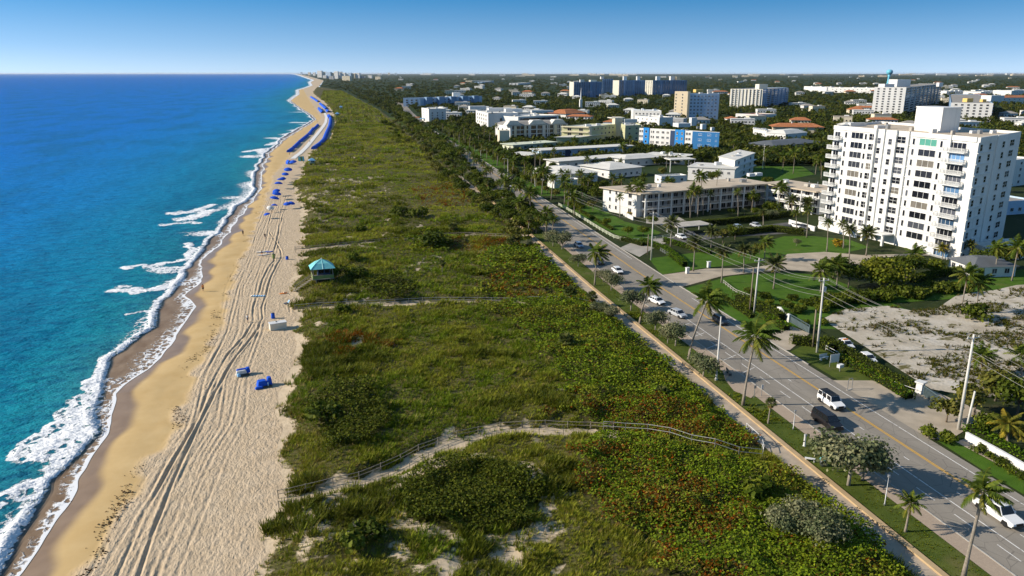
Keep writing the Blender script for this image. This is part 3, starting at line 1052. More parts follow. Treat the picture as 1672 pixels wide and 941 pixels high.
tag(bpy.data.objects['sea_grape_shrubbery'], 'dense broad leaved shrubs in green and rust beside the footpath', 'shrubbery', kind='stuff')
# ================================================================ plants: prototypes
def blob_leaves(lobes, n, size, tints, seed, flatten=.8, shell=.55, up=.25):
    """leaf faces spread through a set of lobes (x, y, z, r); each lobe its own tint"""
    g = np.random.default_rng(seed)
    w_ = np.array([l[3] ** 2 for l in lobes])
    k = g.choice(len(lobes), n, p=w_ / w_.sum())
    L = np.array([l[:4] for l in lobes])[k]
    d = g.normal(0, 1, (n, 3))
    d /= np.linalg.norm(d, axis=1)[:, None]
    d[:, 2] = np.where((d[:, 2] < -.4) & (g.random(n) < .6), -d[:, 2], d[:, 2])
    r = L[:, 3:4] * (shell + (1 - shell) * g.random((n, 1))) * (.85 + .35 * g.random((n, 1)))
    c = L[:, :3] + d * r * np.array([1, 1, flatten])
    nrm = d + g.normal(0, .55, (n, 3))
    nrm[:, 2] += up
    nrm /= np.linalg.norm(nrm, axis=1)[:, None]
    t1 = np.cross(nrm, g.normal(0, 1, (n, 3)))
    t1 /= np.linalg.norm(t1, axis=1)[:, None]
    t2 = np.cross(nrm, t1)
    s = size * g.uniform(.6, 1.4, (n, 1))
    V = np.stack([c - t1 * s * .6, c + t2 * s * .42, c + t1 * s * .6, c - t2 * s * .42], 1).reshape(-1, 3)
    T = np.array(tints)[g.integers(0, len(tints), len(lobes))][k] * g.uniform(.75, 1.25, (n, 1))
    return V, np.arange(4 * n).reshape(-1, 4), np.repeat(T, 4, 0)


def crown_mesh(name, lobes, n, size, tints, seed, **kw):
    V, Fc, T = blob_leaves(lobes, n, size, tints, seed, **kw)
    return np_mesh(name, V, Fc, M['foliage'], T)


def lobes_for(w, h, z0, k, seed, squash=.7):
    g = random.Random(seed)
    out = []
    for i in range(k):
        a = g.uniform(0, 6.283)
        rr = (g.random() ** .6) * w * .36
        r = g.uniform(.20, .34) * w
        zz = z0 + r * squash + g.random() * max(.1, h - 2 * r * squash) * (1 - .5 * rr / (w * .36 + .01))
        out.append((math.cos(a) * rr, math.sin(a) * rr, zz, r))
    return out


def trunk_mesh(name, h, r, forks, seed, mat, spread=1.2, lean=0.0):
    g = random.Random(seed)
    mb = MB()
    f = h * .45
    mb.tube([(0, 0, -.2), (lean * .2, 0, f * .5), (lean * .5, 0, f)], [r * 1.25, r, r * .85], 7, mat)
    for i in range(forks):
        a = 6.283 * i / forks + g.uniform(-.5, .5)
        dx, dy = math.cos(a) * spread, math.sin(a) * spread
        mb.tube([(lean * .5, 0, f * .92), (lean * .7 + dx * .4, dy * .4, f + (h - f) * .45), (lean + dx, dy, h)], [r * .7, r * .5, r * .2], 5, mat)
    return mb.mesh(name, mat, True)


G_DARK = [(.042, .060, .010), (.058, .078, .012), (.080, .098, .018)]
G_MID = [(.080, .105, .016), (.105, .125, .020), (.058, .080, .012)]
G_OLIVE = [(.10, .105, .024), (.125, .12, .032), (.075, .085, .02)]
G_GREY = [(.125, .140, .070), (.155, .160, .085), (.095, .115, .055), (.19, .19, .105)]
G_BRIGHT = [(.075, .135, .014), (.10, .16, .02), (.055, .10, .012)]
G_YELLOW = [(.22, .20, .03), (.26, .17, .03), (.14, .14, .02)]

TREES = {}
def tree_proto(key, w, h, k, n, size, tints, seed, bark, forks=4, squash=.7, z0=None, r=.16, **kw):
    z0 = h * .32 if z0 is None else z0
    TREES[key] = (crown_mesh(key + '_crown', lobes_for(w, h - z0, z0, k, seed, squash), n, size, tints, seed, **kw),
                  trunk_mesh(key + '_trunk', h * .72, r, forks, seed, bark, w * .24))


for i in range(3):
    tree_proto('buttonwood%d' % i, 5.6, 4.4, 12, 3000, .25, G_GREY, 100 + i, M['bark_pale'], 5, .6, r=.13, shell=.35)
    tree_proto('dark%d' % i, 7, 6.5, 11, 1300, .52, G_DARK, 120 + i, M['bark'])
    tree_proto('mid%d' % i, 6.5, 6, 11, 1300, .50, G_MID, 140 + i, M['bark'])
    tree_proto('olive%d' % i, 6, 5.4, 8, 800, .58, G_OLIVE, 160 + i, M['bark'], shell=.4)
    tree_proto('bush%d' % i, 3.0, 1.9, 6, 420, .36, G_MID, 180 + i, M['bark'], 3, .8, z0=.1, r=.07)
    tree_proto('darkbush%d' % i, 3.4, 1.8, 7, 520, .36, G_DARK, 190 + i, M['bark'], 3, .75, z0=.1, r=.07)
tree_proto('big_round', 13, 9.5, 16, 4200, .62, [(.10, .12, .018), (.075, .10, .014), (.13, .14, .022)], 7, M['bark'], 5, .8, z0=.6, r=.3)


def tree(key, loc, scale, label, cat='tree', group=None, name='broadleaf_tree', sz=None):
    cr, tk = TREES[key]
    e_ = empty(name, loc, random.uniform(0, 6.28), label, cat, group)
    e_.scale = (scale, scale, sz or scale)
    link('crown', cr, e_)
    link('trunk', tk, e_)
    return e_


# ---- palms
def palm_crown(name, L, n, seed, tints, drop=.0, leaflets=15, wind=.0, dead=3, stiff=1.0):
    g = random.Random(seed)
    V, Fc, T = [], [], []

    def quad(a, b, c, d, t):
        i = len(V)
        V.extend([a, b, c, d])
        Fc.append((i, i + 1, i + 2, i + 3))
        T.extend([t] * 4)
    for i in range(n + dead):
        isdead = i >= n
        az = 2.4 * i + g.uniform(-.3, .3)
        el = R(78) - R(105) * (i / n) ** .9 + g.uniform(-.12, .12) - drop if not isdead else R(-55) + g.uniform(-.3, .1)
        ln = L * g.uniform(.85, 1.12) * (.8 if isdead else 1)
        t = np.array(tints[g.randrange(len(tints))]) * g.uniform(.75, 1.25)
        if isdead: t = np.array((.20, .145, .06)) * g.uniform(.6, 1.2)
        elif i > n * .78: t = t * .6 + np.array((.16, .13, .03)) * .4
        p = Vector((0, 0, 0))
        seg = 8
        d = Vector((math.cos(az) * math.cos(el), math.sin(az) * math.cos(el), math.sin(el)))
        pts = [p.copy()]
        for k in range(seg):
            d = (d + Vector((wind * .10, -wind * .02, -.17 / stiff * (.4 + k / seg)))).normalized()
            p = p + d * ln / seg
            pts.append(p.copy())
        for k in range(seg):
            q = pts[k + 1] - pts[k]
            sd = q.cross(Vector((0, 0, 1)))
            sd = sd.normalized() * .035 if sd.length > 1e-6 else Vector((.035, 0, 0))
            quad(pts[k] - sd, pts[k] + sd, pts[k + 1] + sd, pts[k + 1] - sd, t * .9 + np.array((.05, .04, .0)))
        for k in range(leaflets):
            f = .14 + .86 * (k + .5) / leaflets
            u = f * seg
            j = min(seg - 1, int(u))
            b = pts[j].lerp(pts[j + 1], u - j)
            q = (pts[j + 1] - pts[j]).normalized()
            sd = q.cross(Vector((0, 0, 1)))
            sd = sd.normalized() if sd.length > 1e-6 else Vector((1, 0, 0))
            ll = ln * .27 * (math.sin(math.pi * min(1, f * .9 + .12)) ** .7) * (.55 if isdead else 1)
            for s_ in (-1, 1):
                dv = (sd * s_ * .8 + q * .55 + Vector((0, 0, -.28 - (.5 if isdead else g.uniform(0, .3))))).normalized() * ll
                wv = q * (.075 * L / 2.6 + .02)
                quad(b - wv, b + wv, b + dv * .75 + wv * .55 + Vector((0, 0, -.02)), b + dv - Vector((0, 0, ll * .10)), t * g.uniform(.8, 1.2))
    return np_mesh(name, np.array([tuple(v) for v in V]), np.array(Fc), M['foliage'], np.array(T))


def fan_crown(name, Rr, n, seed, tints, dead=10):
    g = random.Random(seed)
    V, Fc, T = [], [], []
    for i in range(n + dead):
        isdead = i >= n
        az = 2.4 * i
        el = R(75) - R(95) * i / n + g.uniform(-.2, .2) if not isdead else R(-62) + g.uniform(-.25, .2)
        d = Vector((math.cos(az) * math.cos(el), math.sin(az) * math.cos(el), math.sin(el)))
        sd = d.cross(Vector((0, 0, 1))).normalized()
        up = sd.cross(d)
        t = np.array(tints[g.randrange(len(tints))]) * g.uniform(.7, 1.3)
        if isdead: t = np.array((.24, .17, .075)) * g.uniform(.6, 1.2)
        p0 = d * Rr * (.45 if not isdead else .2)
        for k in range(11):
            a = (k - 5) * .24
            v = (d * math.cos(a) + sd * math.sin(a)) * Rr * .62 * (1 - .25 * abs(a)) + Vector((0, 0, -.12 * Rr * abs(a)))
            wv = (sd * math.cos(a) - d * math.sin(a)) * Rr * .055
            j = len(V)
            V += [p0, p0 + v * .6 + wv, p0 + v - Vector((0, 0, Rr * .1)), p0 + v * .6 - wv]
            Fc.append((j, j + 1, j + 2, j + 3))
            T += [t * g.uniform(.8, 1.2)] * 4
        sdw = sd * .025
        j = len(V)
        V += [Vector((0, 0, 0)) - sdw, Vector((0, 0, 0)) + sdw, p0 + sdw, p0 - sdw]
        Fc.append((j, j + 1, j + 2, j + 3))
        T += [t] * 4
    return np_mesh(name, np.array([tuple(v) for v in V]), np.array(Fc), M['foliage'], np.array(T))


P_COCO = [(.085, .115, .022), (.065, .095, .018), (.115, .13, .03), (.05, .075, .015)]
P_DATE = [(.07, .088, .03), (.09, .10, .038), (.055, .07, .024)]
P_GOLD = [(.20, .16, .03), (.15, .14, .03), (.11, .12, .025)]
PALMS = {
    'coconut': [palm_crown('coconut_crown', 3.3, 24, s_, P_COCO, .05, 17, wind=1.0) for s_ in (1, 2, 3)],
    'date': [palm_crown('date_crown', 2.4, 34, s_, P_DATE, .1, 16, dead=6, stiff=1.5) for s_ in (4, 5)],
    'royal': [palm_crown('feather_crown', 2.2, 20, s_, P_COCO, -.05, 13, dead=2) for s_ in (6, 7, 8)],
    'sabal': [fan_crown('fan_crown', 1.5, 34, s_, [(.09, .11, .035), (.12, .13, .045), (.07, .09, .028)]) for s_ in (9, 10)],
    'gold': [palm_crown('gold_crown', 2.4, 30, s_, P_GOLD, .15, 14, dead=10) for s_ in (11, 12)],
}
_pn = [0]


def palm(kind, base, top, label, scale=1.0, group=None, r=.16, z=0.0, name=None):
    """base = ground point in the photo; top = where its crown centre shows: gives the lean and height of a real trunk"""
    bx, by = at(*base, z)
    # height at which the sight line to the crown passes closest to the trunk foot
    lo, hi, best = 1.0, 22.0, None
    for k in range(90):
        h = lo + (hi - lo) * k / 89
        p = at(*top, z + h)
        dd = math.hypot((p[0] - bx) * .9, (p[1] - by))
        if best is None or dd < best[0]: best = (dd, h, p)
    dd, h, p = best
    dx, dy = p[0] - bx, p[1] - by
    return palm_at(kind, (bx, by, z), h, (dx, dy), label, scale, group, r, name)


NAMES = {'coconut': 'coconut_palm', 'date': 'date_palm', 'royal': 'feather_palm', 'sabal': 'fan_palm', 'gold': 'golden_palm'}


def palm_at(kind, loc, h, lean, label, scale=1.0, group=None, r=.16, name=None):
    dx, dy = lean
    _pn[0] += 1
    e_ = empty(name or NAMES[kind], loc, 0, label, 'palm tree', group)
    mb = MB()
    pts, rad = [], []
    for k in range(7):
        f = k / 6
        c = f ** 1.5
        pts.append((dx * c, dy * c, h * f - .15 * (k == 0)))
        rad.append(r * (1.5 - .55 * min(1, f * 4) - .25 * f))
    mb.tube(pts, rad, 7, M['palm_bark'])
    o = link('trunk', mb.mesh('palm_trunk', smooth=True), e_)
    pr = PALMS[kind]
    link('crown', pr[_pn[0] % len(pr)], e_, (dx, dy, h), (0 if kind == 'coconut' else random.uniform(0, 6.28)) + random.uniform(-.5, .5), scale * random.uniform(.92, 1.08))
    return e_


# ---- hedges: clipped leafy blocks along a line
def hedge(pts, w_, h, label, tints=G_MID, size=.26, den=26, name='hedge', z=0.0):
    V, Fc, T, o = [], [], [], 0
    core = MB()
    g = np.random.default_rng(len(pts) * 7 + int(abs(pts[0][0]) * 10))
    for a, b in zip(pts[:-1], pts[1:]):
        a, b = Vector((a[0], a[1])), Vector((b[0], b[1]))
        L = (b - a).length
        d = (b - a) / L
        nn = Vector((-d.y, d.x))
        n = int(L * (w_ + 2 * h) * den)
        u = g.random(n) * (L + w_ * .6) - w_ * .3
        side = g.random(n) * (w_ + 2 * h)
        v = np.where(side < h, -w_ / 2, np.where(side > h + w_, w_ / 2, side - h - w_ / 2))
        zz = np.where(side < h, side, np.where(side > h + w_, side - h - w_, h))
        wob = (vnoise(u, v, 1.5, 5) - .5) * .3
        v = v + g.normal(0, .07, n) + wob * np.sign(v + 1e-6) * (zz < h)
        zz = zz + g.normal(0, .06, n) + wob * (zz >= h)
        x, y = a.x + d.x * u + nn.x * v, a.y + d.y * u + nn.y * v
        t = np.array(tints)[g.integers(0, len(tints), n)] * g.uniform(.7, 1.3, (n, 1))
        vv, ff, tt = leafage(x, y, zz + z, size * g.uniform(.6, 1.3, n), t, up=.4)
        V.append(vv); Fc.append(ff + o); T.append(tt); o += len(vv)
        ang = math.atan2(d.y, d.x)
        c = (a + b) / 2
        core.box((c.x, c.y, z + h * .45), (L, w_ * .8, h * .86), M['hedge_core'], rz=ang)  # one plain dark box fills the inside of each hedge run
    e_ = empty(name, (pts[0][0], pts[0][1], z), 0, label, 'hedge')
    off = np.array([pts[0][0], pts[0][1], z])
    link('foliage', np_mesh('hedge_foliage', np.concatenate(V) - off, np.concatenate(Fc), M['foliage'], np.concatenate(T)), e_)
    core.v = [(a - off[0], b - off[1], c - off[2]) for a, b, c in core.v]
    core.build('branches', None, e_)
    return e_


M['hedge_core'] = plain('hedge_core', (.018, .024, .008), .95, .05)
# ================================================================ buildings
FOOT = []        # footprints, kept free of trees


def off_poly(P, d):
    """offset of a convex counter-clockwise outline (d > 0: outwards)"""
    n, out = len(P), []
    for i in range(n):
        p0, p1, p2 = Vector(P[i - 1]), Vector(P[i]), Vector(P[(i + 1) % n])
        d1, d2 = (p1 - p0).normalized(), (p2 - p1).normalized()
        n1, n2 = Vector((d1.y, -d1.x)), Vector((d2.y, -d2.x))
        k = (n1 + n2) / max(.3, 1 + n1.dot(n2))
        out.append((p1.x + k.x * d, p1.y + k.y * d))
    return out


_wc = {}


def win_mesh(w_, h, nv=1, nh=0, glass='glass', frame='white_paint', sill=True):
    """a window standing a little proud of its wall: pane, casing, mullions, sill (outside is -y)"""
    key = (round(w_, 2), round(h, 2), nv, nh, glass, frame, sill)
    if key in _wc: return _wc[key]
    mb = MB()
    mb.box((0, -.015, h / 2), (w_, .05, h), M[glass])
    f = M[frame]
    b = max(.06, min(.09, w_ * .05))
    mb.box((0, -.045, b / 2), (w_ + .04, .07, b), f)
    mb.box((0, -.045, h - b / 2), (w_ + .04, .07, b), f)
    for i in range(nv + 1):
        mb.box((-w_ / 2 + w_ * i / nv, -.043, h / 2), (b, .066, h - 2 * b - .002), f)
    for i in range(nh):
        mb.box((0, -.041, h * (i + 1) / (nh + 1)), (w_ - .004, .058, b * .8), f)
    if sill: mb.box((0, -.09, -.06), (w_ + .2, .18, .08), f)
    _wc[key] = mb.mesh('window')
    return _wc[key]


class Bld:
    """a building: an empty at its foot, walls, roof and every opening as parts"""
    def __init__(s, name, label, foot, h, wall='white_wall', roof='white_roof', parapet=.55, cat='building', group=None, lid=True, z0=0.0, mass=True):
        s.P, s.h = [tuple(p) for p in foot], h
        if sum((x2 - x1) * (y2 + y1) for (x1, y1), (x2, y2) in zip(s.P, s.P[1:] + s.P[:1])) > 0: s.P = s.P[::-1]
        c = Vector((sum(p[0] for p in s.P) / len(s.P), sum(p[1] for p in s.P) / len(s.P)))
        s.c = c
        s.e = empty(name, (c.x, c.y, 0), 0, label, cat, group)
        s.L = [(p[0] - c.x, p[1] - c.y) for p in s.P]
        if mass:
            FOOT.append(s.P)
            mb = MB()
            inn = off_poly(s.L, -.3)
            n = len(s.L)
            vs = [(p[0], p[1], z0 - .1) for p in s.L] + [(p[0], p[1], h) for p in s.L] + [(p[0], p[1], h) for p in inn] + [(p[0], p[1], h - parapet - .02) for p in inn]
            fs = []
            for k in range(3):
                fs += [(k * n + i, k * n + (i + 1) % n, (k + 1) * n + (i + 1) % n, (k + 1) * n + i) for i in range(n)]
            fs.append(tuple(range(3 * n, 4 * n)))
            mb.add(vs, fs, M[wall])
            mb.build('wall', None, s.e)
            if lid:
                r = MB()
                r.sheet(off_poly(s.L, -.302), h - parapet, M[roof])
                r.build('roof', None, s.e)

    def edge(s, i):
        a, b = Vector(s.L[i]), Vector(s.L[(i + 1) % len(s.L)])
        d = (b - a)
        L = d.length
        d /= L
        return a, d, L, Vector((d.y, -d.x)), math.atan2(d.y, d.x)

    def put(s, i, u, z, me, name='window', out=0.0, frac=True):
        a, d, L, nn, ang = s.edge(i)
        p = a + d * (u * L if frac else u) + nn * out
        return link(name, me, s.e, (p.x, p.y, z), ang)

    def grid(s, i, cols, rows, w_, h, z0, dz, u0=.06, u1=.94, skip=0.0, name='window', out=0.0, **kw):
        me = win_mesh(w_, h, **kw)
        for r in range(rows):
            for c in range(cols):
                if skip and random.random() < skip: continue
                u = u0 + (u1 - u0) * (c + .5) / cols
                s.put(i, u, z0 + r * dz, me, name, out)

    def bar(s, i, u0, u1, z, th, out, mat, name, inner=-.02, frac=True, parent=None):
        """a slab or pilaster on a wall: from u0 to u1, standing 'out' metres proud"""
        a, d, L, nn, ang = s.edge(i)
        if frac: u0, u1 = u0 * L, u1 * L
        m = a + d * (u0 + u1) / 2 + nn * (out + inner) / 2
        mb = MB()
        mb.box((0, 0, 0), (u1 - u0, out - inner, th), M[mat])
        return link(name, mb.mesh(name), parent or s.e, (m.x, m.y, z + th / 2), ang)

    def band(s, i, rows, z0, dz, th, out, mat, u0=0.0, u1=1.0, name='floor_band'):
        for r in range(rows): s.bar(i, u0, u1, z0 + r * dz, th, out + .003 * i, mat, name)

    def box(s, p, dims, z, mat, name='rooftop_unit', rz=0.0, world=True, taper=1.0):
        q = (p[0] - s.c.x, p[1] - s.c.y) if world else p
        mb = MB()
        mb.box((0, 0, dims[2] / 2), dims, M[mat], taper=taper)
        return link(name, mb.mesh(name), s.e, (q[0], q[1], z), rz)

    def balcony(s, i, u, z, w_, dep, h=1.05, mat='white_paint', solid=False):
        a, d, L, nn, ang = s.edge(i)
        p = a + d * u * L
        mb = MB()
        mb.box((0, -dep / 2 + .02, -.1), (w_, dep, .2), M[mat])
        o = link('balcony', mb.mesh('balcony'), s.e, (p.x, p.y, z), ang)
        rb = MB()
        for yy, ww in ((-dep + .06, w_),):
            rb.box((0, yy, h), (ww, .07, .08), M[mat])
            if solid: rb.box((0, yy, h / 2), (ww, .06, h - .1), M[mat])
            else:
                n = int(ww / .24)
                for k in range(n + 1): rb.box((-ww / 2 + ww * k / n, yy, h / 2), (.10, .05, h - .08), M[mat])
        for sx in (-1, 1):
            rb.box((sx * (w_ / 2 - .035), -dep / 2, h), (.07, dep - .2, .08), M[mat])
            n = max(2, int(dep / .24))
            for k in range(n): rb.box((sx * (w_ / 2 - .035), -dep * (k + .5) / n, h / 2), (.05, .10, h - .08), M[mat])
        link('railing', rb.mesh('railing'), o)
        return o

    def over(s, dx, th, z, mat, name='roof'):
        """a flat roof slab that overhangs the walls"""
        mb = MB()
        mb.prism(off_poly(s.L, dx), z, z + th, M[mat])
        return mb.build(name, None, s.e)

    def hip(s, dx, z, rise, mat, inset=None):
        P = off_poly(s.L, dx)
        inset = inset or 3.0
        Q = off_poly(s.L, -inset)
        mb = MB()
        n = len(P)
        mb.add([(p[0], p[1], z) for p in P] + [(p[0], p[1], z + rise) for p in Q],
               [(i, (i + 1) % n, n + (i + 1) % n, n + i) for i in range(n)] + [tuple(range(n, 2 * n)), tuple(range(n - 1, -1, -1))], M[mat])
        return mb.build('roof', None, s.e)


def quad_foot(A, B, h, depth, C=None, skew=0.0):
    """footprint from the roof corners the photo shows: A near left, B near right, depth backwards (C: far left corner)"""
    a, b = Vector(at(*A, h)), Vector(at(*B, h))
    d = (b - a).normalized()
    n = Vector((-d.y, d.x))
    if C is not None:
        c = Vector(at(*C, h))
        k = (c - a)
        if depth: k = k.normalized() * depth
    else:
        k = n * depth + d * skew
    return [tuple(a), tuple(b), tuple(b + k), tuple(a + k)]


def corner_foot(A, h, cpx, bpx, t):
    """footprint of a block seen on the corner: its near roof corner, the picture edges of both faces, and the way the left face runs (degrees)"""
    a = Vector(at(*A, h))
    def run(ang, goal):
        d = Vector((math.cos(R(ang)), math.sin(R(ang))))
        lo, hi = 0.0, 400.0
        left = goal < A[0]
        for _ in range(50):
            m = (lo + hi) / 2
            p = a + d * m
            if (to_px(p.x, p.y, h) < goal) == left: hi = m
            else: lo = m
        return d * lo
    l, r = run(t, cpx), run(t - 90, bpx)
    return [tuple(a), tuple(a + r), tuple(a + r + l), tuple(a + l)]


# ---------------------------------------------------------------- the white apartment tower by the sand lot
TH = 33.0
F_, N_, S_ = (155.8, 216.3), (162.5, 165.8), (191.3, 181.0)
T_ = (F_[0] + S_[0] - N_[0], F_[1] + S_[1] - N_[1])
b = Bld('apartment_tower', 'tall white apartment tower with stacked balconies behind the lawn and sandy lot', [F_, N_, S_, T_], TH, 'white_wall', 'tan_roof', .7)
FL = 2.93
# seaward front: edge 0 runs from the far corner to the near corner
cols = [('window', .195, 4.7, 3), ('slim_window', .105, .8, 1), ('slim_window', .262, .8, 1), ('pair_window', .312, 2.5, 2), ('stair_window', .365, 1.3, 1), ('stair_window', .445, 1.3, 1),
        ('pair_window', .522, 3.0, 2), ('slim_window', .607, .75, 1), ('window', .700, 5.6, 3), ('slim_window', .785, .75, 1)]
for r in range(11):
    z = TH - 3.55 - r * FL
    if z < 0: break
    for nm, u, w_, nv in cols:
        gl = 'glass'
        if nm == 'window' and r == 0 and u > .6: gl = 'green_glass'
        elif nm in ('window', 'pair_window') and random.random() < .13: gl = 'curtain_glass'
        dz = -.75 if nm == 'stair_window' else 0
        hh = 1.95 if nm in ('window', 'pair_window') else 1.75
        if z + dz < .3: continue
        o = b.put(0, u, z + dz + .1, win_mesh(w_, hh, nv, 1 if nm in ('pair_window', 'stair_window') else 0, gl), nm)
    # recessed look of the near balcony bay: doors, slab, railing
    b.put(0, .883, z - .45, win_mesh(5.2, 2.3, 4, 0, 'blue_glass' if r % 3 == 1 else 'glass', sill=False), 'balcony_door')
    b.balcony(0, .885, z - .62, 6.4, 1.5)
    b.put(0, .035, z - .45, win_mesh(2.2, 2.2, 2, 0, 'glass', sill=False), 'balcony_door')
    b.balcony(0, .030, z - .62, 4.6, 1.6)
    # ledges
    b.bar(0, .07, .325, z - .42, .16, .22, 'white_wall', 'ledge')
    b.bar(0, .575, .82, z - .42, .16, .22, 'white_wall', 'ledge')
    # end wall towards the street
    for u, w_, nv in ((.07, 1.7, 1), (.27, 1.7, 1), (.55, 1.8, 1), (.80, 3.4, 2)):
        b.put(1, u, z - .1, win_mesh(w_, 1.8, nv, 1), 'end_window', out=.36 if .40 < u < .66 else 0)
    b.bar(1, .0, .34, z - .62, .18, .30, 'white_wall', 'end_ledge')
for u0, u1, out in ((.335, .347, .7), (.385, .405, .45), (.475, .495, .7), (.570, .578, .5), (.84, .846, .55)):
    b.bar(0, u0, u1, .2, TH - .1, out, 'white_wall', 'pilaster')
b.bar(1, .40, .66, .2, TH - .3, .35, 'white_wall', 'pilaster')
b.bar(1, .0, .38, TH - 1.3, 1.35, .32, 'white_wall', 'cornice')
b.bar(0, .0, .33, TH - 1.2, 1.26, .30, 'white_wall', 'cornice')
b.bar(0, .585, .99, TH - 1.2, 1.26, .30, 'white_wall', 'cornice')
ph = at(1536, 212, TH)
pa, pb, pc = Vector(at(1492, 209, TH)), Vector(at(1535, 213, TH)), Vector(at(1565, 212, TH))
mb = MB()
c3 = [tuple(pa), tuple(pb), tuple(pc), tuple(pa + (pc - pb))]
mb.prism([(p[0] - b.c.x, p[1] - b.c.y) for p in c3], TH - .75, TH + 6.2, M['white_wall'])
mb.build('penthouse', None, b.e)
mb = MB()
mb.prism([(p[0] - b.c.x, p[1] - b.c.y) for p in off_poly(c3 if Vector(c3[1]).xy != 0 else c3, .15)], TH + 6.2, TH + 6.45, M['white_paint'])
mb.build('penthouse_coping', None, b.e)
for px, py, dm in ((1400, 203, (6, 1.2, 1.2)), (1437, 206, (3, 1.5, .9)), (1450, 207, (1, 1, 1.4)), (1524, 213, (1.6, 1.2, 1.1)), (1590, 214, (2, 1, .8)), (1600, 215, (1, 1, 1.2)), (1622, 214, (1.5, 1, .9))):
    b.box(at(px, py, TH), dm, TH - .7, 'white_paint' if dm[0] > 1.2 else 'grey_metal')
# entrance canopy and low wall on the lawn side
cp = at(1432, 412)
b.bar(0, .40, .57, 3.0, .35, 5.0, 'white_wall', 'entrance_canopy')
for u in (.41, .56): b.bar(0, u, u + .012, 0, 3.0, 4.8, 'white_wall', 'canopy_post', inner=4.2)
b.bar(0, .02, .34, 0, 2.4, 3.0, 'white_wall', 'terrace_wall', inner=2.7)

# ---------------------------------------------------------------- long low apartment house with open walkways
H3 = 8.6
a1, a2 = Vector(at(1040, 315, H3)), Vector(at(1250, 298, H3))
d = (a2 - a1).normalized(); n = Vector((-d.y, d.x))
P = [tuple(a1), tuple(a2), tuple(a2 + n * 13), tuple(a1 + n * 17 - d * 3)]
b = Bld('walkway_apartments', 'long low white apartment house with two open walkways and a flat tan roof', P, H3 - .4, 'white_wall', 'tan_roof', .05, lid=False)
b.over(1.0, .4, H3 - .4, 'tan_roof')
L = (a2 - a1).length
mb = MB()
for f in (2.9, 5.7):
    b.bar(0, .03, 1.0, f - .25, .25, 2.6, 'white_paint', 'walkway')
    rl = b.bar(0, .03, 1.0, f + .9, .09, 2.6, 'white_paint', 'railing', inner=2.5)
    b.bar(0, .03, 1.0, f + .15, .55, 2.56, 'grey_metal', 'railing_panel', inner=2.53)
b.bar(0, .03, 1.0, .1, H3 - .6, .05, 'grey_wall', 'walkway_shade_panel')  # grey panel paints in the darkness of the recessed walkways
b.bar(0, -.01, 1.02, H3 - .45, .5, 3.0, 'tan_roof', 'eave')
for k in range(11): b.bar(0, .03 + .094 * k, .03 + .094 * k + .008, 0, H3 - .45, 2.75, 'white_paint', 'column', inner=2.35)
for f in (.3, 3.0, 5.8):
    for k in range(20): b.put(0, .05 + .047 * k, f, win_mesh(1.9 if k % 3 else .9, 2.0, 2 if k % 3 else 1, 0, 'glass' if k % 4 else 'curtain_glass', sill=False), 'window' if k % 3 else 'door', out=.06)
b.grid(3, 2, 3, .9, 1.4, 1.2, 2.7, .12, .5)
b.grid(3, 1, 3, 1.6, 1.6, 1.0, 2.7, .68, .95, nv=2)
for px, py in ((1148, 292), (1226, 288), (1238, 287)): b.box(at(px, py, H3), (2.6, 2.2, 1.2), H3, 'white_paint')
w1, w2 = a2, Vector(at(1341, 312, H3))
d2 = (w2 - w1).normalized(); n2 = Vector((-d2.y, d2.x))
P = [tuple(w1 + d2 * .3 + n2 * .5), tuple(w2), tuple(w2 + n2 * 13), tuple(w1 + n2 * 13 + d2 * .3)]
b = Bld('walkway_apartments', 'shorter tan roofed walkway wing that ends behind the tall white tower', P, H3 - .4, 'white_wall', 'tan_roof', .05, lid=False)
b.over(.9, .38, H3 - .42, 'tan_roof')
for f in (2.9, 5.7): b.bar(0, .1, 1.0, f - .25, .25, 2.2, 'white_paint', 'walkway'); b.bar(0, .1, 1.0, f + .3, .7, 2.2, 'white_paint', 'railing', inner=2.12)
for k in range(5): b.bar(0, .1 + .21 * k, .115 + .21 * k, 0, H3 - .5, 2.4, 'white_paint', 'column', inner=2.0)
b.bar(0, .02, 1.0, H3 - .5, .45, 2.6, 'tan_roof', 'eave')
for f in (.3, 3.0, 5.8):
    for k in range(6): b.put(0, .17 + .15 * k, f, win_mesh(2.0, 2.0, 2, 0, 'glass', sill=False), 'window')

# ---------------------------------------------------------------- blue and white apartment house
HB = 14.0
A, Bq, Cq = Vector(at(1131, 214, HB)), Vector(at(1175, 216, HB)), Vector(at(1044, 209, HB))
P = [tuple(A), tuple(Bq), tuple(Bq + (Cq - A)), tuple(Cq)]
b = Bld('blue_apartment_house', 'white apartment house with bright blue painted strips and a blue end wall', P, HB, 'white_wall', 'grey_roof', .5)
FOOTB = P
b.bar(0, 0, 1, .1, HB - .35, .06, 'shaded_blue_wall', 'blue_end_wall')
b.grid(0, 2, 4, 2.2, 1.3, 1.5, 3.3, .12, .80, nv=2)
b.grid(0, 1, 4, .9, 1.1, 1.5, 3.3, .82, .96)
for u0, u1, m, out in ((.80, .90, 'blue_wall', .5), (.30, .16, None, 0), (.19, .33, 'blue_wall', .45), (.34, .41, 'navy_paint', .10)):
    pass
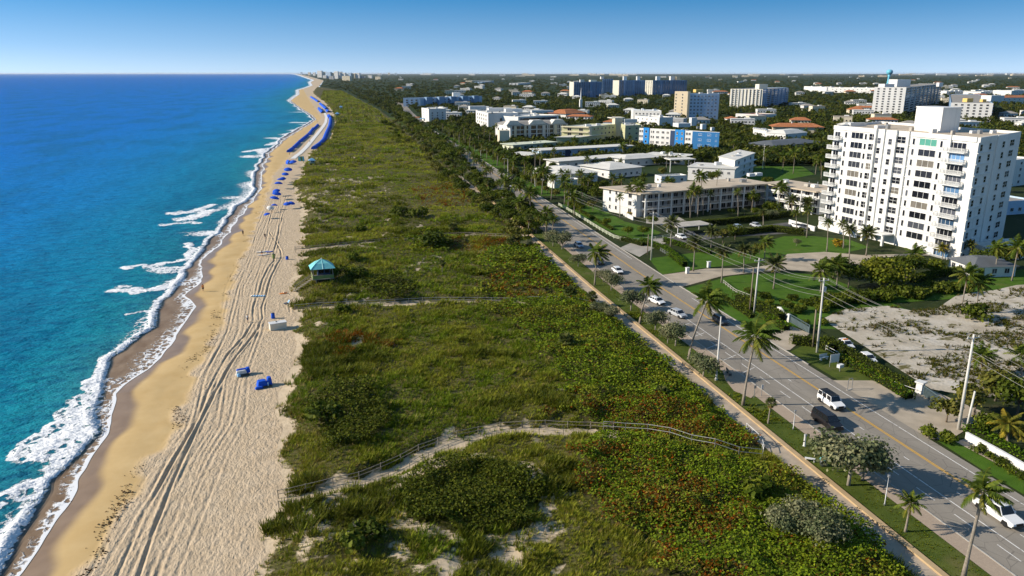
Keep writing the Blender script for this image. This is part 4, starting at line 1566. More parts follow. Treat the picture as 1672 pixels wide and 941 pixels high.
# edge 3 runs from the far corner (u = 0) to the near corner (u = 1)
b.bar(3, .09, .20, .1, HB + .3, .5, 'blue_wall', 'blue_strip')
b.bar(3, .60, .69, .1, HB - .6, .10, 'navy_paint', 'stair_gap_shade')  # dark strip standing proud, coloured as the shade of a stair gap
b.bar(3, .69, .86, .1, HB + .2, .45, 'blue_wall', 'blue_strip')
for r in range(4):
    z = 1.4 + r * 3.3
    for u in (.02, .06): b.put(3, u, z, win_mesh(1.1, 1.4, 1, 1), 'window')
    b.put(3, .145, z, win_mesh(1.2, 1.5, 1, 0), 'window', out=.5)
    for u, w_ in ((.24, .9), (.28, 1.0), (.36, 2.2), (.46, 2.0), (.55, 1.8)): b.put(3, u, z, win_mesh(w_, 1.4, 2 if w_ > 1.5 else 1, 1, 'glass' if (r + int(u * 50)) % 3 else 'curtain_glass'), 'window')
    for u in (.73, .82): b.put(3, u, z, win_mesh(1.1, 1.6, 1, 0, 'curtain_glass', 'cream_trim'), 'window', out=.45)
    for u in (.90, .95): b.put(3, u, z, win_mesh(1.5, 1.5, 2, 1), 'window')
for px, py, dm, m in ((1113, 206, (9, 9, 2.6), 'white_paint'), (1131, 204, (4, 4, 5.5), 'white_paint'), (1148, 210, (3, 3, 3.4), 'white_paint'), (1163, 212, (2, 2, 2), 'white_paint'), (1140, 209, (2, 2, 1.4), 'grey_metal')):
    b.box(at(px, py, HB), dm, HB - .5, m)

# ---------------------------------------------------------------- hotels and condominiums along the street
def simple(name, label, A, B, h, depth, wall, roof, front=(6, 3), side=(3, 3), ww=1.6, wh=1.5, z0=1.2, dz=None, C=None, units=2, arch=False, group=None, parapet=.55, glass='glass', nv=2, frame='white_paint', cat='building', bands=False):
    b = Bld(name, label, quad_foot(A, B, h, depth, C), h, wall, roof, parapet, cat, group)
    dz = dz or (h - .8) / max(1, front[1] or side[1])
    if front[0]: b.grid(0, front[0], front[1], ww, wh, z0, dz, .05, .95, nv=nv, glass=glass, frame=frame)
    if side[0]: b.grid(3, side[0], side[1], ww, wh, z0, dz, .08, .92, nv=nv, frame=frame)
    if bands:
        for i in (0, 3): b.band(i, (front[1] or side[1]), z0 + wh + .25, dz, .3, .5, wall)
    for k in range(units):
        f1, f2 = random.uniform(.2, .8), random.uniform(.25, .7)
        p = Vector(b.P[0]).lerp(Vector(b.P[1]), f1).lerp(Vector(b.P[3]).lerp(Vector(b.P[2]), f1), f2)
        b.box(tuple(p), (random.uniform(1.5, 4), random.uniform(1.5, 3), random.uniform(1.0, 2.2)), h - parapet, 'white_paint')
    return b


# white hotel with dark window bays
b = simple('hotel', 'white hotel with stepped roof parapets and rows of dark bays', (797, 185), (846, 184), 15, 55, 'white_wall', 'white_roof', (0, 0), (5, 4), 3.2, 2.2, 1.0, 3.4, C=(771, 179), units=3)
b.grid(0, 5, 3, 4.0, 2.7, 1.0, 3.3, .40, .99, nv=1, frame='dark_metal', sill=False)
b.bar(0, .0, .30, 15 - .3, .35, .5, 'grey_wall', 'parapet_cap')
for px, py, dm in ((779, 178, (16, 9, 3.4)), (815, 181, (22, 10, 3.2)), (838, 182, (16, 8, 3.0)), (770, 178, (5, 4, 2))): b.box(at(px, py, 15), dm, 14.4, 'white_paint', 'penthouse')
b = simple('hotel', 'lower white hotel wing with paired dark windows behind the grey roofed block', (846, 191), (912, 188), 12.5, 40, 'white_wall', 'white_roof', (12, 3), (0, 0), 3.6, 2.7, 1.0, 3.7, units=3, frame='dark_metal', nv=1)
b.box(at(885, 184, 12), (22, 6, 2.2), 12, 'white_paint', 'penthouse')
# grey-roofed hotel with cream bays
b = simple('hotel', 'white hotel with swept grey metal roof and cream corner bays', (833, 205), (927, 202), 13, 26, 'white_wall', 'grey_roof', (0, 0), (3, 3), 2.4, 1.8, 1.2, 3.6, units=0)
b.grid(0, 4, 4, 2.8, 2.4, .8, 3.05, .03, .31, nv=1, frame='dark_metal', sill=False)
b.grid(0, 3, 4, 3.0, 2.4, .8, 3.05, .35, .55, nv=1, frame='dark_metal', sill=False)
b.grid(0, 5, 4, 2.8, 2.4, .8, 3.05, .60, .98, nv=1, frame='dark_metal', sill=False)
for u0, u1 in ((.06, .10), (.23, .27), (.74, .80)): b.bar(0, u0, u1, .1, 12.5, .9, 'cream_wall', 'corner_bay')
for u in (.33, .44, .55, .63, .86): b.bar(0, u, u + .02, .1, 12.4, .5, 'white_wall', 'pilaster')
b.hip(.6, 12.9, 2.0, 'grey_roof', 5)
for u, wd in ((.06, 12), (.47, 15), (.84, 13)):
    a_, d_, L_, nn_, ang_ = b.edge(0)
    p = a_ + d_ * u * L_ - nn_ * 4
    mb = MB()
    mb.prism([(-wd / 2, 12.8), (wd / 2, 12.8), (wd * .25, 16.2), (-wd * .25, 16.2)], -3, 3)
    mb.v = [(x, z - 1, y) for x, y, z in mb.v]
    mb.build('gable', M['white_roof'], b.e, (p.x, p.y, 0), ang_)
b.box(at(822, 214, 11), (7, 7, 11.5), 0, 'cream_wall', 'corner_tower')

# cream and sage green condominiums
b = simple('condominium', 'sage green condominium block of four floors with cream corner loggias', (962, 207), (1006, 203), 14, 20, 'green_wall', 'white_roof', (0, 4), (2, 4), 2.8, 1.9, 1.0, 3.3, C=(927, 206), units=2, frame='cream_trim')
b.grid(0, 6, 4, 1.5, 1.5, 1.3, 3.3, .12, .95, skip=.15)
b.band(3, 4, 3.4, 3.3, .55, 1.3, 'cream_wall')
b.bar(0, 0, .09, .1, 13.8, .3, 'cream_wall', 'corner_pier')
b = simple('condominium', 'tall end of the sage green condominium with cream stair tower', (1021, 205), (1047, 204), 14.5, 24, 'green_wall', 'white_roof', (2, 4), (1, 4), 1.7, 1.4, 1.3, 3.4, C=(1004, 196), units=1, frame='cream_trim')
b.box(at(1008, 200, 14), (6, 6, 18.0), 0, 'cream_wall', 'stair_tower')
b.box(at(1006, 193, 18), (10, 9, .5), 18.0, 'cream_trim', 'tower_roof')
b.box(at(1028, 200, 14), (10, 5, 2.4), 14, 'white_paint', 'penthouse')
b = simple('condominium', 'low sage green block with cream loggia in front of the hotels', (947, 224), (986, 219), 8, 16, 'green_wall', 'cream_trim', (5, 2), (1, 2), 1.5, 1.4, 1.2, 3.3, C=(908, 224), units=1, frame='cream_trim')
b.over(.8, .35, 7.7, 'cream_trim', 'eave')
b = simple('apartment_house', 'pale green two storey house with glazed loggia by the street', (838, 237), (908, 232), 6.5, 12, 'pale_green_wall', 'cream_trim', (6, 2), (2, 2), 1.9, 1.5, .9, 3.0, C=(815, 234), units=0, frame='cream_trim')
b.over(1.1, .3, 6.3, 'pale_green_wall', 'eave')
b.bar(3, 0, 1, 3.0, .6, 1.6, 'cream_trim', 'balcony')

# long low motel rows
b = simple('motel_row', 'long two storey white motel with a thin white roof and a wall coloured in bluish shade', (884, 246), (1033, 238), 6.2, 11, 'pale_blue_wall', 'white_roof', (9, 2), (0, 0), 1.7, 1.3, .9, 2.8, units=0)  # pale blue here is the white front's shade, put into its colour
b.over(1.2, .35, 6.0, 'white_roof')
b.bar(0, .25, .30, .1, 5.8, .5, 'navy_paint', 'stair_gap_shade')  # proud navy block, coloured as the shade inside a stair gap
b.bar(0, .40, .52, 2.6, 1.0, 1.0, 'blue_glass', 'balcony')
b.bar(0, .62, .95, 2.6, .3, 1.4, 'white_paint', 'walkway')
b = simple('motel_row', 'single storey white motel row with a broad roof below the bluish one', (913, 264), (1034, 255), 3.6, 12, 'white_wall', 'white_roof', (8, 1), (1, 1), 1.5, 1.2, .9, 2.8, units=0)
b.over(1.3, .35, 3.5, 'white_roof')
b = simple('motel_row', 'white flat roofed annex at the street end of the motel', (862, 254), (884, 250), 4.2, 14, 'white_wall', 'white_roof', (2, 1), (2, 1), 1.4, 1.2, 1.0, 2.8, units=0)
b.over(.8, .35, 4.0, 'white_roof')
# white roofed villas
def hipped(label, A, B, h, depth, rise, roof='white_roof', wall='white_wall', cols=5, dx=1.2, C=None, name='villa', inset=None, chim=0):
    b = Bld(name, label, quad_foot(A, B, h, depth, C), h, wall, roof, .05, 'house', lid=False)
    b.hip(dx, h - .05, rise, roof, inset or depth * .36)
    b.grid(0, cols, 1, 1.3, 1.3, .9, 2.8, nv=2)
    b.grid(3, 3, 1, 1.3, 1.3, .9, 2.8, nv=2)
    for k in range(chim):
        p = Vector(b.L[0]).lerp(Vector(b.L[2]), .4 + .2 * k)
        b.box(tuple(p), (.9, .9, rise + 1.2), h, 'white_paint', 'chimney', world=False)
    return b


hipped('large white hip roofed villa with covered terraces beside the street lawn', (905, 285), (976, 281), 4.4, 24, 2.2, cols=7)
for k in range(5): 
    pass
hipped('white hip roofed villa east of the larger one with a round corner turret', (995, 277), (1048, 272), 4.4, 22, 1.9, cols=5)
b = simple('carport', 'low flat white carport roof between the palms and the villas', (905, 296), (948, 292), 3.2, 5, 'white_wall', 'white_roof', (0, 0), (0, 0), units=0)
hipped('white cottage roof just left of the modern white house', (1020, 260), (1078, 256), 4.2, 14, 1.5, cols=4)
b = simple('apartment_house', 'long low white building in front of the blue apartment house', (1052, 252), (1118, 256), 4.5, 14, 'white_wall', 'white_roof', (6, 1), (2, 1), 1.6, 1.4, 1.0, 3, units=2)
b.over(.9, .3, 4.3, 'white_roof')
# modern white house with stepped roofs
b = simple('modern_house', 'modern white house of stepped flat roofs and a glazed three storey end', (1200, 262), (1232, 250), 9.5, 16, 'white_wall', 'tan_roof', (3, 3), (0, 0), 2.6, 1.6, .8, 3.0, units=1, C=(1160, 253))
b.over(.5, .35, 9.3, 'white_roof')
for f in (3.2, 6.2): b.bar(0, .0, 1.0, f, .3, 1.5, 'white_paint', 'balcony')
b2 = simple('modern_house', 'lower wing of the modern house with curved white canopy and cream wall', (1124, 272), (1200, 276), 6.4, 18, 'white_wall', 'tan_roof', (6, 1), (2, 2), 1.2, 1.0, 3.8, 3.0, units=1)
b2.over(.4, .35, 6.2, 'white_roof')
b2.box(at(1110, 262, 6), (14, 8, .4), 6.6, 'white_roof', 'canopy')
for dx_ in (-5, 5): b2.box((at(1110, 262, 6)[0] + dx_, at(1110, 262, 6)[1]), (.4, .4, 6.6), 0, 'white_paint', 'canopy_post')
simple('outbuilding', 'small white flat roofed outbuilding behind the walkway apartments', (1080, 288), (1122, 286), 3.6, 6, 'white_wall', 'white_roof', (3, 1), (1, 1), 1.2, 1.0, 1.2, units=0)

# villas right of the blue house
b = simple('villa', 'ornate white villa with scalloped parapets right of the blue house', (1252, 213), (1267, 213), 8.5, 22, 'white_wall', 'white_roof', (2, 2), (5, 2), 1.3, 1.4, 1.4, 3.2, C=(1213, 207), units=2)
for k in range(7): b.box(tuple(Vector(b.P[3]).lerp(Vector(b.P[0]), (k + .5) / 7)), (2.2, 1.2, 1.0), 8.3, 'white_wall', 'scallop', taper=.5)
hipped('long terracotta roofed house behind the white villas', (1262, 207), (1345, 208), 6, 18, 2.6, 'terracotta_tile', 'cream_wall', 6, chim=1)
b = simple('villa', 'white villa with a rounded gable below the terracotta roof', (1283, 219), (1318, 216), 7, 16, 'white_wall', 'white_roof', (3, 2), (2, 2), 1.2, 1.2, 1.4, 2.8, units=1)
b.hip(.4, 6.9, 2.4, 'white_roof', 5)
hipped('wide slate roofed house with white walls left of the tall tower', (1262, 238), (1338, 232), 4.6, 20, 2.0, 'slate_roof', cols=6)
b = simple('office_house', 'white flat roofed building with a band of dark windows and terracotta edge', (1237, 187), (1268, 186), 7, 26, 'white_wall', 'terracotta_tile', (1, 1), (4, 1), 3.2, 2.2, 2.2, C=(1213, 186), units=1)
hipped('small terracotta roofed house left of the office house', (1189, 194), (1206, 194), 4.5, 14, 2, 'terracotta_tile', 'white_wall', 3)

# white buildings behind the sage condominiums
b = simple('apartment_house', 'white apartment building with pale blue roof edge left of the tan tower', (1034, 180), (1080, 181), 13, 20, 'white_wall', 'pale_blue_wall', (7, 3), (2, 3), 1.5, 1.4, 1.4, 3.8, C=(1025, 176), units=2)
b = simple('apartment_house', 'lower white block in front of the pale blue roofed one', (1037, 189), (1077, 192), 10.5, 16, 'white_wall', 'white_roof', (5, 3), (1, 3), 1.3, 1.2, 1.2, 3.2, units=1)
b = simple('apartment_house', 'grey white block with a curved roof at the foot of the tan tower', (1078, 193), (1116, 194), 8.5, 14, 'grey_wall', 'white_roof', (4, 2), (1, 2), 1.3, 1.2, 1.4, 3.2, units=0)

# tan slab tower
b = simple('condominium_tower', 'tan and white condominium tower with small square windows', (1124, 153), (1175, 153), 29, 16, 'pale_blue_wall', 'tan_roof', (8, 8), (0, 0), 1.9, 1.7, 1.6, 3.4, units=2, glass='blue_glass', C=(1122, 151.5))  # white front given a pale blue that paints in its shade
fp = corner_foot((1123, 150.5), 29, 1102, 1128, 128)
c_, a_ = Vector(fp[0]), Vector(fp[3])
pts = fp
mb = MB()
mb.prism([(p[0] - b.c.x, p[1] - b.c.y) for p in pts], -.1, 29.6, M['tan_wall'])
mb.build('tan_end_wall', None, b.e)
FOOT.append(pts)
for r in range(8):
    for f in (.12, .62):
        p = a_.lerp(c_, f) - b.c
        link('window', win_mesh(1.4, 1.5, 1, 0), b.e, (p.x, p.y - .02, 1.6 + r * 3.4), math.atan2(c_.y - a_.y, c_.x - a_.x))
b.bar(0, -.02, .05, .1, 30.4, .9, 'tan_wall', 'corner_pier')
b.box(at(1140, 150, 29), (9, 7, 3.2), 28.4, 'yellow_paint', 'penthouse')


# distant condominium slabs: end wall, glazed face with balcony stacks, slab lines
def condo(label, A, B, h, depth, end, face, stacks, rows, C=None, pent=(), name='condominium_tower', facecol='blue_glass', turn=None):
    b = Bld(name, label, corner_foot(A, h, C[0], B[0], turn) if turn else quad_foot(A, B, h, depth, C), h, face, 'grey_roof', .6)
    a_, d_, L_, nn_, ang_ = b.edge(0)
    for k in range(stacks):
        u = (k + .5) / stacks
        w_ = L_ / stacks
        dz = (h - 1) / rows
        mb = MB()
        for r in range(rows):
            mb.box((0, -.05, r * dz + dz * .5 + .5), (w_ * .74, .14, dz * .62), M[facecol])
            if k % 2 == 0: mb.box((0, -.6, r * dz + .45), (w_ * .86, 1.2, .9), M[face])
        p = a_ + d_ * u * L_
        link('window_stack', mb.mesh('window_stack'), b.e, (p.x, p.y, 0), ang_)
        if k: b.bar(0, (k - .08) / stacks, (k + .08) / stacks, 0, h - .2, .8, face, 'pier')
    b.bar(3, 0, 1, -.1, h + .25, .12, end, 'end_wall')
    a_, d_, L_, nn_, ang_ = b.edge(3)
    if L_ > 20:
        b.grid(3, max(2, int(L_ / 6)), rows, 2.4, 1.6, 1.2, (h - 1) / rows, .05, .95, nv=1, name='window', out=.14)
    for px, py, w_, hh, m in pent: b.box(at(px, py, h), (w_, w_ * .8, hh), h - .5, m, 'penthouse')
    return b


condo('glazed condominium slab with its face coloured in blue shade, the one farthest to the left of three', (937, 134), (983, 134), 32, 30, 'cream_trim', 'condo_shade_blue', 12, 12, C=(930, 134.5), turn=112, pent=((950, 134, 9, 5, 'white_paint'), (968, 133.5, 14, 4, 'cream_trim')))
condo('narrow tan condominium tower half hidden behind the left blue slab', (985, 129), (1001, 129), 36, 30, 'tan_wall', 'condo_shade_blue', 5, 12, C=(980, 129.5), pent=((983, 129, 8, 6, 'white_paint'),))
condo('glazed condominium slab with face coloured in blue shade and cream end wall, middle of the three', (1011, 131.5), (1054, 131.5), 34, 30, 'cream_trim', 'condo_shade_blue', 12, 12, C=(1001, 132.5), turn=118, pent=((1020, 131, 8, 9, 'white_paint'), (1042, 131, 8, 9, 'white_paint')))
condo('glazed condominium slab with face coloured in blue shade and cream end wall, widest of the three', (1066, 131.5), (1122, 131.5), 34, 30, 'cream_trim', 'condo_shade_blue', 14, 12, C=(1054, 132.5), turn=118, pent=((1074, 131, 9, 9, 'white_paint'), (1097, 131, 10, 9, 'white_paint'), (1106, 131, 10, 8, 'tan_wall')))
b = condo('cream ribbed condominium with a glazed wing coloured in bluish shade in the palm grove', (1246, 146), (1288, 146), 27, 24, 'cream_trim', 'condo_shade_blue', 7, 9, C=(1193, 145), turn=135, pent=((1243, 145, 14, 7, 'cream_trim'),))
for k in range(9): b.bar(3, .03 + k * .11, .06 + k * .11, 0, 26.8, 1.4, 'white_wall', 'rib')
b = condo('tall white condominium with rows of small windows below the water tower', (1480, 143), (1542, 142), 33, 24, 'white_wall', 'grey_wall', 9, 11, C=(1428, 143.5), turn=133, pent=((1468, 141, 20, 9, 'white_paint'), (1447, 142, 14, 4, 'white_paint'), (1534, 141, 6, 5, 'white_paint')), facecol='glass')  # grey front: shade on the white wall painted as its colour
b = condo('six storey white condominium with blue shaded wing near the right edge', (1622, 169), (1690, 166), 19, 20, 'white_wall', 'condo_shade_blue', 9, 6, C=(1553, 168), turn=138, pent=((1580, 166, 8, 4, 'yellow_paint'), (1605, 166, 5, 3, 'yellow_paint'), (1620, 164, 18, 6, 'white_paint')))
# long white commercial blocks beyond
for lab, A, B, h in (('long white commercial block with ribbed walls beyond the palm grove', (1352, 143), (1430, 144), 13), ('white commercial block with curved roof left of the long ribbed one', (1313, 141), (1350, 143), 13),
                     ('white warehouse right of the tall white condominium', (1546, 149), (1590, 149), 9), ('broad white warehouse near the right edge of town', (1602, 150), (1650, 149), 9), ('white warehouse block cut by the right edge', (1652, 148), (1700, 147), 12)):
    b = Bld('commercial_block', lab, quad_foot(A, B, h, 40), h, 'white_wall', 'white_roof', .6)
    b.grid(0, 10, 2, 3.0, 1.5, 2.0, h * .45)
    for k in range(3): b.box(tuple(Vector(b.P[0]).lerp(Vector(b.P[2]), .25 + .25 * k)), (9, 6, 2), h - .5, 'white_paint')
b = simple('school_building', 'white building with terracotta roof behind the six storey condominium', (1607, 160), (1690, 159), 10, 30, 'white_wall', 'terracotta_tile', (9, 2), (2, 2), 2, 1.5, 1.4, units=0)
b.hip(.6, 9.9, 3, 'terracotta_tile', 9)

# long bluish building up the coast, white block by the street, awning house
b = simple('resort_building', 'long four storey resort with white roof and bluish wings near the coast road', (686, 160), (787, 157), 13, 26, 'pale_blue_wall', 'white_roof', (15, 3), (3, 3), 3, 2.0, 1.2, 3.6, C=(671, 160), units=5, bands=False)
for k in range(5): b.bar(0, .06 + .19 * k, .15 + .19 * k, .1, 13.8, 6, 'condo_shade_blue', 'projecting_wing')
b.box(at(745, 157, 13), (12, 12, 6), 12.5, 'white_paint', 'roof_turret')
b = simple('apartment_house', 'white five storey block beside the street with blue awnings at its foot', (700, 178), (728, 177), 14, 30, 'white_wall', 'white_roof', (3, 4), (2, 5), 1.6, 1.4, 1.4, 2.5, C=(688, 176), units=1)
b.box(at(693, 199), (9, 6, .5), 3.2, 'light_blue', 'awning')
b.box(at(681, 197), (6, 5, .5), 3.2, 'orange_paint', 'awning')
for dx in (-4, 4): b.box((at(693, 199)[0] + dx, at(693, 199)[1] - 2.5), (.3, .3, 3.2), 0, 'white_paint', 'awning_post')
for i, (A, B, h) in enumerate((((771, 132), (806, 131), 9), ((787, 134), (806, 133), 7), ((846, 136), (866, 135), 8))):
    simple('apartment_house', ('pale distant apartment house in the woods above the long resort', 'lower bluish apartment house beside the pale one above the resort', 'distant white apartment house among trees above the hotels')[i], A, B, h, 40, ('cream_wall', 'pale_blue_wall', 'white_wall')[i], 'white_roof', (6, 2), (2, 2), 5, 2, 1.5, units=1)

# church: orange roof, curved white walls, slender spire
cx, cy = at(940, 190)
b = Bld('church', 'church with a white spire and a wide terracotta roof', quad_foot((924, 186), (955, 184), 6.5, 24), 6.5, 'white_wall', 'terracotta_tile', .05, 'church', lid=False)
b.hip(1.5, 6.4, 4.0, 'terracotta_tile', 8)
b.grid(0, 4, 1, 2.2, 3.2, 1.2, 3)
sp = at(948, 181)
b.box(sp, (3.4, 3.4, 15), 0, 'white_wall', 'bell_tower')
mb = MB()
mb.lathe([(1.3, 0), (1.1, .6), (.85, 6), (.08, 16)], 8, mat=M['white_paint'])
link('spire', mb.mesh('spire'), b.e, (sp[0] - b.c.x, sp[1] - b.c.y, 15))

# water tower on the horizon
wx, wy = at(1451, 130.5, 20)
wx, wy = wx * 1.0, wy * 1.0
e_ = empty('water_tower', (wx, wy, 0), 0, 'pale blue bulb shaped water tower rising over the horizon', 'water tower')
dist = math.hypot(wx, wy)
k = dist / 1230 * .85
mb = MB(); mb.lathe([(3.4 * k, 0), (2.2 * k, 8), (1.8 * k, CAM_H - 6 * k), (2.6 * k, CAM_H - 2 * k)], 14, mat=M['tower_blue']); mb.build('shaft', None, e_, smooth=True)
top = CAM_H + 6.2 * k
mb = MB(); mb.lathe([(2.4 * k, top - 8.5 * k), (4.6 * k, top - 6.4 * k), (5.2 * k, top - 4 * k), (4.6 * k, top - 1.8 * k), (2.6 * k, top - .4 * k), (.3 * k, top)], 18, mat=M['tower_blue']); mb.build('tank', None, e_, smooth=True)

# buildings just beyond the right side of the tall tower
b = simple('apartment_house', 'white building edge seen to the right of the tall tower', (1648, 262), (1690, 258), 12, 14, 'white_wall', 'white_roof', (3, 4), (2, 4), 1.4, 1.3, 1.2, 2.8, units=0)
b = simple('house', 'low pale blue house behind the hedge right of the tall tower', (1632, 330), (1690, 326), 5, 12, 'pale_blue_wall', 'grey_roof', (4, 1), (1, 1), 1.5, 1.3, 1.2, units=0, cat='house')
b = simple('pool_house', 'low white pool house under palms at the foot of the tall tower', (1605, 402), (1690, 400), 4.0, 8, 'white_wall', 'white_roof', (4, 1), (1, 1), 1.5, 1.3, 1.2, units=1, cat='house')
hipped('grey roofed garden house in the shade right of the tall tower', (1590, 436), (1660, 434), 2.8, 9, 1.6, 'slate_roof', 'white_wall', 3, .6)

# horizon towns: pale towers along the coast
mats = ['white_wall', 'cream_wall', 'pale_blue_wall', 'tan_wall', 'white_wall', 'grey_wall']
for i, (px, top, wpx, base) in enumerate([(522, 116, 8, 127), (530, 117.5, 5, 127), (536, 118, 9, 128), (543, 119, 6, 128), (549, 117, 7, 129), (555, 117.5, 7, 128), (560, 119, 9, 129), (565, 124, 14, 132), (571, 119, 5, 128), (577, 120, 6, 128),
                                          (583, 119.5, 9, 128), (592, 124, 8, 128), (604, 123, 7, 128), (617, 125, 9, 130), (492, 118, 3, 122.5), (505, 118.5, 4, 123.5), (513, 118.5, 4, 124), (541, 124, 8, 130), (530, 123, 6, 128), (635, 119, 3, 123), (646, 119.5, 3, 123)]):
    gx, gy = at(px, base)
    zt = CAM_H + (120 - top) * gy / 1230 * .98
    hw = wpx * gy / 2460
    ca, sa = math.cos(-.62), math.sin(-.62)
    b = Bld('distant_tower', 'pale tower block in the resort town on the far shore', [(gx + u_ * ca - v_ * sa, gy + u_ * sa + v_ * ca) for u_, v_ in ((-hw, 0), (hw, 0), (hw, hw * .8), (-hw, hw * .8))], max(14, zt), mats[i % 6], 'white_roof', 1.0, group='tower blocks of the far resort town')
    b.grid(0, max(2, wpx // 2), 5, gy / 1230 * .9, gy / 1230 * .5, 4, (zt - 4) / 5 if zt > 20 else 3)

# roof plant, vents and balcony slabs on the hotels and condominiums
for o in [o for o in COL.objects if o.get('category') == 'building' and o.name.split('.')[0] in ('hotel', 'condominium', 'blue_apartment_house', 'apartment_house', 'apartment_tower', 'walkway_apartments', 'modern_house', 'resort_building')]:
    wl = [c for c in o.children if c.name.split('.')[0] == 'wall']
    if not wl: continue
    vs = [v.co for v in wl[0].data.vertices]
    n_ = len(vs) // 4
    top = [Vector((v.x, v.y)) for v in vs[3 * n_:]]
    zt = vs[-1].z + (.5 if o.name.startswith('walkway') else .02)
    ctr = sum(top, Vector((0, 0))) / n_
    for k in range(5 if o.name.startswith(('hotel', 'resort', 'walkway', 'apartment_tower')) else 3):
        f = random.uniform(.12, .88); g2 = random.uniform(.2, .8)
        p = top[0].lerp(top[1], f).lerp(top[3].lerp(top[2], f), g2)
        w_ = random.uniform(.9, 2.2)
        mb = MB(); mb.box((0, 0, .55), (w_, w_ * random.uniform(.6, 1), 1.1), M[random.choice(['grey_metal', 'white_paint', 'concrete'])])
        if k % 2: mb.lathe([(.12, 0), (.12, 1.6), (.22, 1.65), (.05, 1.85)], 8, (w_ * .9, .4, 0), M['grey_metal'])
        mb.build('roof_vent', None, o, (p.x, p.y, zt), random.uniform(0, .4))
# ================================================================ palms and trees that can be told apart
# along the sea side of the street
palm('coconut', (1572, 948), (1606, 803), 'slim coconut palm near the bottom right corner, its crown over the white pickup', .82, r=.20)
palm('royal', (1478, 870), (1487, 822), 'small feather palm on the verge beside the tree shaded parking lane', .85, r=.13)
palm('coconut', (1213, 663), (1234, 550), 'tall coconut palm with the widest crown, standing on the verge by the street', 1.28, r=.20)
palm('coconut', (1124, 588), (1156, 490), 'coconut palm leaning steeply over the street from the verge', 1.2, r=.20)
palm('coconut', (1044, 530), (1061, 467), 'coconut palm on the verge above the parked white car', 1.0, r=.18)
palm('coconut', (971, 467), (975, 413), 'dark round crowned coconut palm on the verge by the junction with the side street', 1.18, r=.18)
palm('sabal', (1254, 693), (1259, 658), 'small shaggy fan palm on the verge below the tallest coconut palm', .62, r=.12)
palm('coconut', (893, 378), (893, 347), 'coconut palm standing alone at the street edge upstream of the guard rail', .95)
palm('coconut', (846, 357), (848, 331), 'big coconut palm among the scrub on the sea side of the street', 1.25)
palm('coconut', (861, 352), (862, 340), 'short coconut palm beside the big one in the street side scrub', .95)
palm('royal', (813, 320), (814, 298), 'pair of palms by the driveway mouth on the sea side, the left one', 1.0)
palm('royal', (824, 318), (826, 298), 'pair of palms by the driveway mouth on the sea side, the right one', 1.1)
palm('royal', (790, 303), (791, 283), 'palm in the scrub just before the first bend of the street', 1.1)
row = [(700, 243), (712, 250), (724, 262), (735, 268), (748, 280), (757, 286), (770, 300), (777, 310), (742, 300), (690, 236), (681, 228), (672, 222)]
for i, (x, y) in enumerate(row):
    palm('royal' if i % 3 else 'sabal', (x, y), (x + 1, y - 10 - (i % 3) * 3), 'small palm in the scrub belt between the dune and the upper street', 1.15, 'palms in the scrub belt of the upper street', r=.2)
# palms standing in the dune
palm('sabal', (924, 580), (925, 556), 'shaggy fan palm on its own in the middle of the green dune scrub', 1.15, r=.22)
palm('sabal', (1080, 664), (1080, 644), 'low fan palm half sunk in the dune shrubs beside the footpath', 1.0, r=.22)
palm('sabal', (932, 495), (931, 478), 'bushy fan palm at the footpath edge, left one of two', 1.15, r=.22)
palm('sabal', (966, 502), (967, 484), 'fan palm with pale dead fronds at the footpath edge, right one of two', .95, r=.2)
palm('sabal', (832, 415), (833, 394), 'fan palm with a brown skirt where the far boardwalk ends', .95, r=.2)
palm('sabal', (829, 420), (830, 411), 'short dead skirted fan palm in front of the one at the far boardwalk end', .8, r=.2)
palm('sabal', (739, 383), (740, 371), 'wide dark fan palm in the dune beside the far boardwalk', 1.2, r=.2)
palm('sabal', (722, 452), (722, 430), 'thin windswept fan palm leaning in the dune between the two boardwalks', .7, r=.1)
palm('sabal', (855, 378), (856, 366), 'fan palm in the scrub at the far end of the footpath', .95, r=.2)
# lawns and gardens right of the street
palm('date', (1095, 403), (1097, 363), 'date palm behind the hedge at the corner of the side street', 1.15)
palm('date', (1132, 443), (1135, 396), 'brownish palm on the corner lawn beside the white pillar box', 1.1)
palm('date', (1178, 462), (1181, 410), 'date palm with hanging dry fronds at the edge of the driveway', 1.15)
palm('date', (1214, 446), (1215, 407), 'dark date palm across the driveway from the corner lawn', 1.05)
palm('coconut', (1248, 426), (1250, 396), 'young palm at the left edge of the tower lawn', .8)
palm('date', (1263, 472), (1267, 430), 'palm with dry skirt behind the twin utility poles', 1.2)
palm('date', (1246, 371), (1246, 346), 'slim palm in the hedge strip before the walkway apartments', .8)
palm('date', (1161, 405), (1162, 378), 'full date palm in the garden between the car park and the corner lawn', 1.15)
palm('royal', (1350, 411), (1352, 364), 'grey palm on the lawn at the foot of the tower, ringed by a dark bed', 1.05)
palm('royal', (1377, 406), (1376, 366), 'slim palm close behind two others before the tower entrance', .9)
palm('date', (1386, 424), (1388, 374), 'palm left of the tower entrance path', 1.05)
palm('date', (1414, 418), (1418, 380), 'dense dark palm right beside the tower entrance canopy', 1.2)
palm('royal', (1317, 388), (1320, 344), 'tall palm at the left side of the tower lawn', 1.05)
palm('royal', (1300, 383), (1300, 348), 'palm between the parked cars and the tower lawn', .95)
palm('coconut', (1340, 478), (1342, 442), 'bushy coconut palm at the left end of the dark grove below the tower', 1.15)
palm('coconut', (1366, 470), (1368, 432), 'coconut palm inside the dark grove below the tower', 1.0)
palm('coconut', (1494, 440), (1495, 415), 'palm over the big round tree in front of the tower', 1.05)
palm('gold', (1539, 424), (1539, 404), 'small yellowish palm at the tower foot by the lowest balcony', .8)
palm('gold', (1581, 426), (1585, 398), 'yellowish palm against the shaded end wall of the tower', .85)
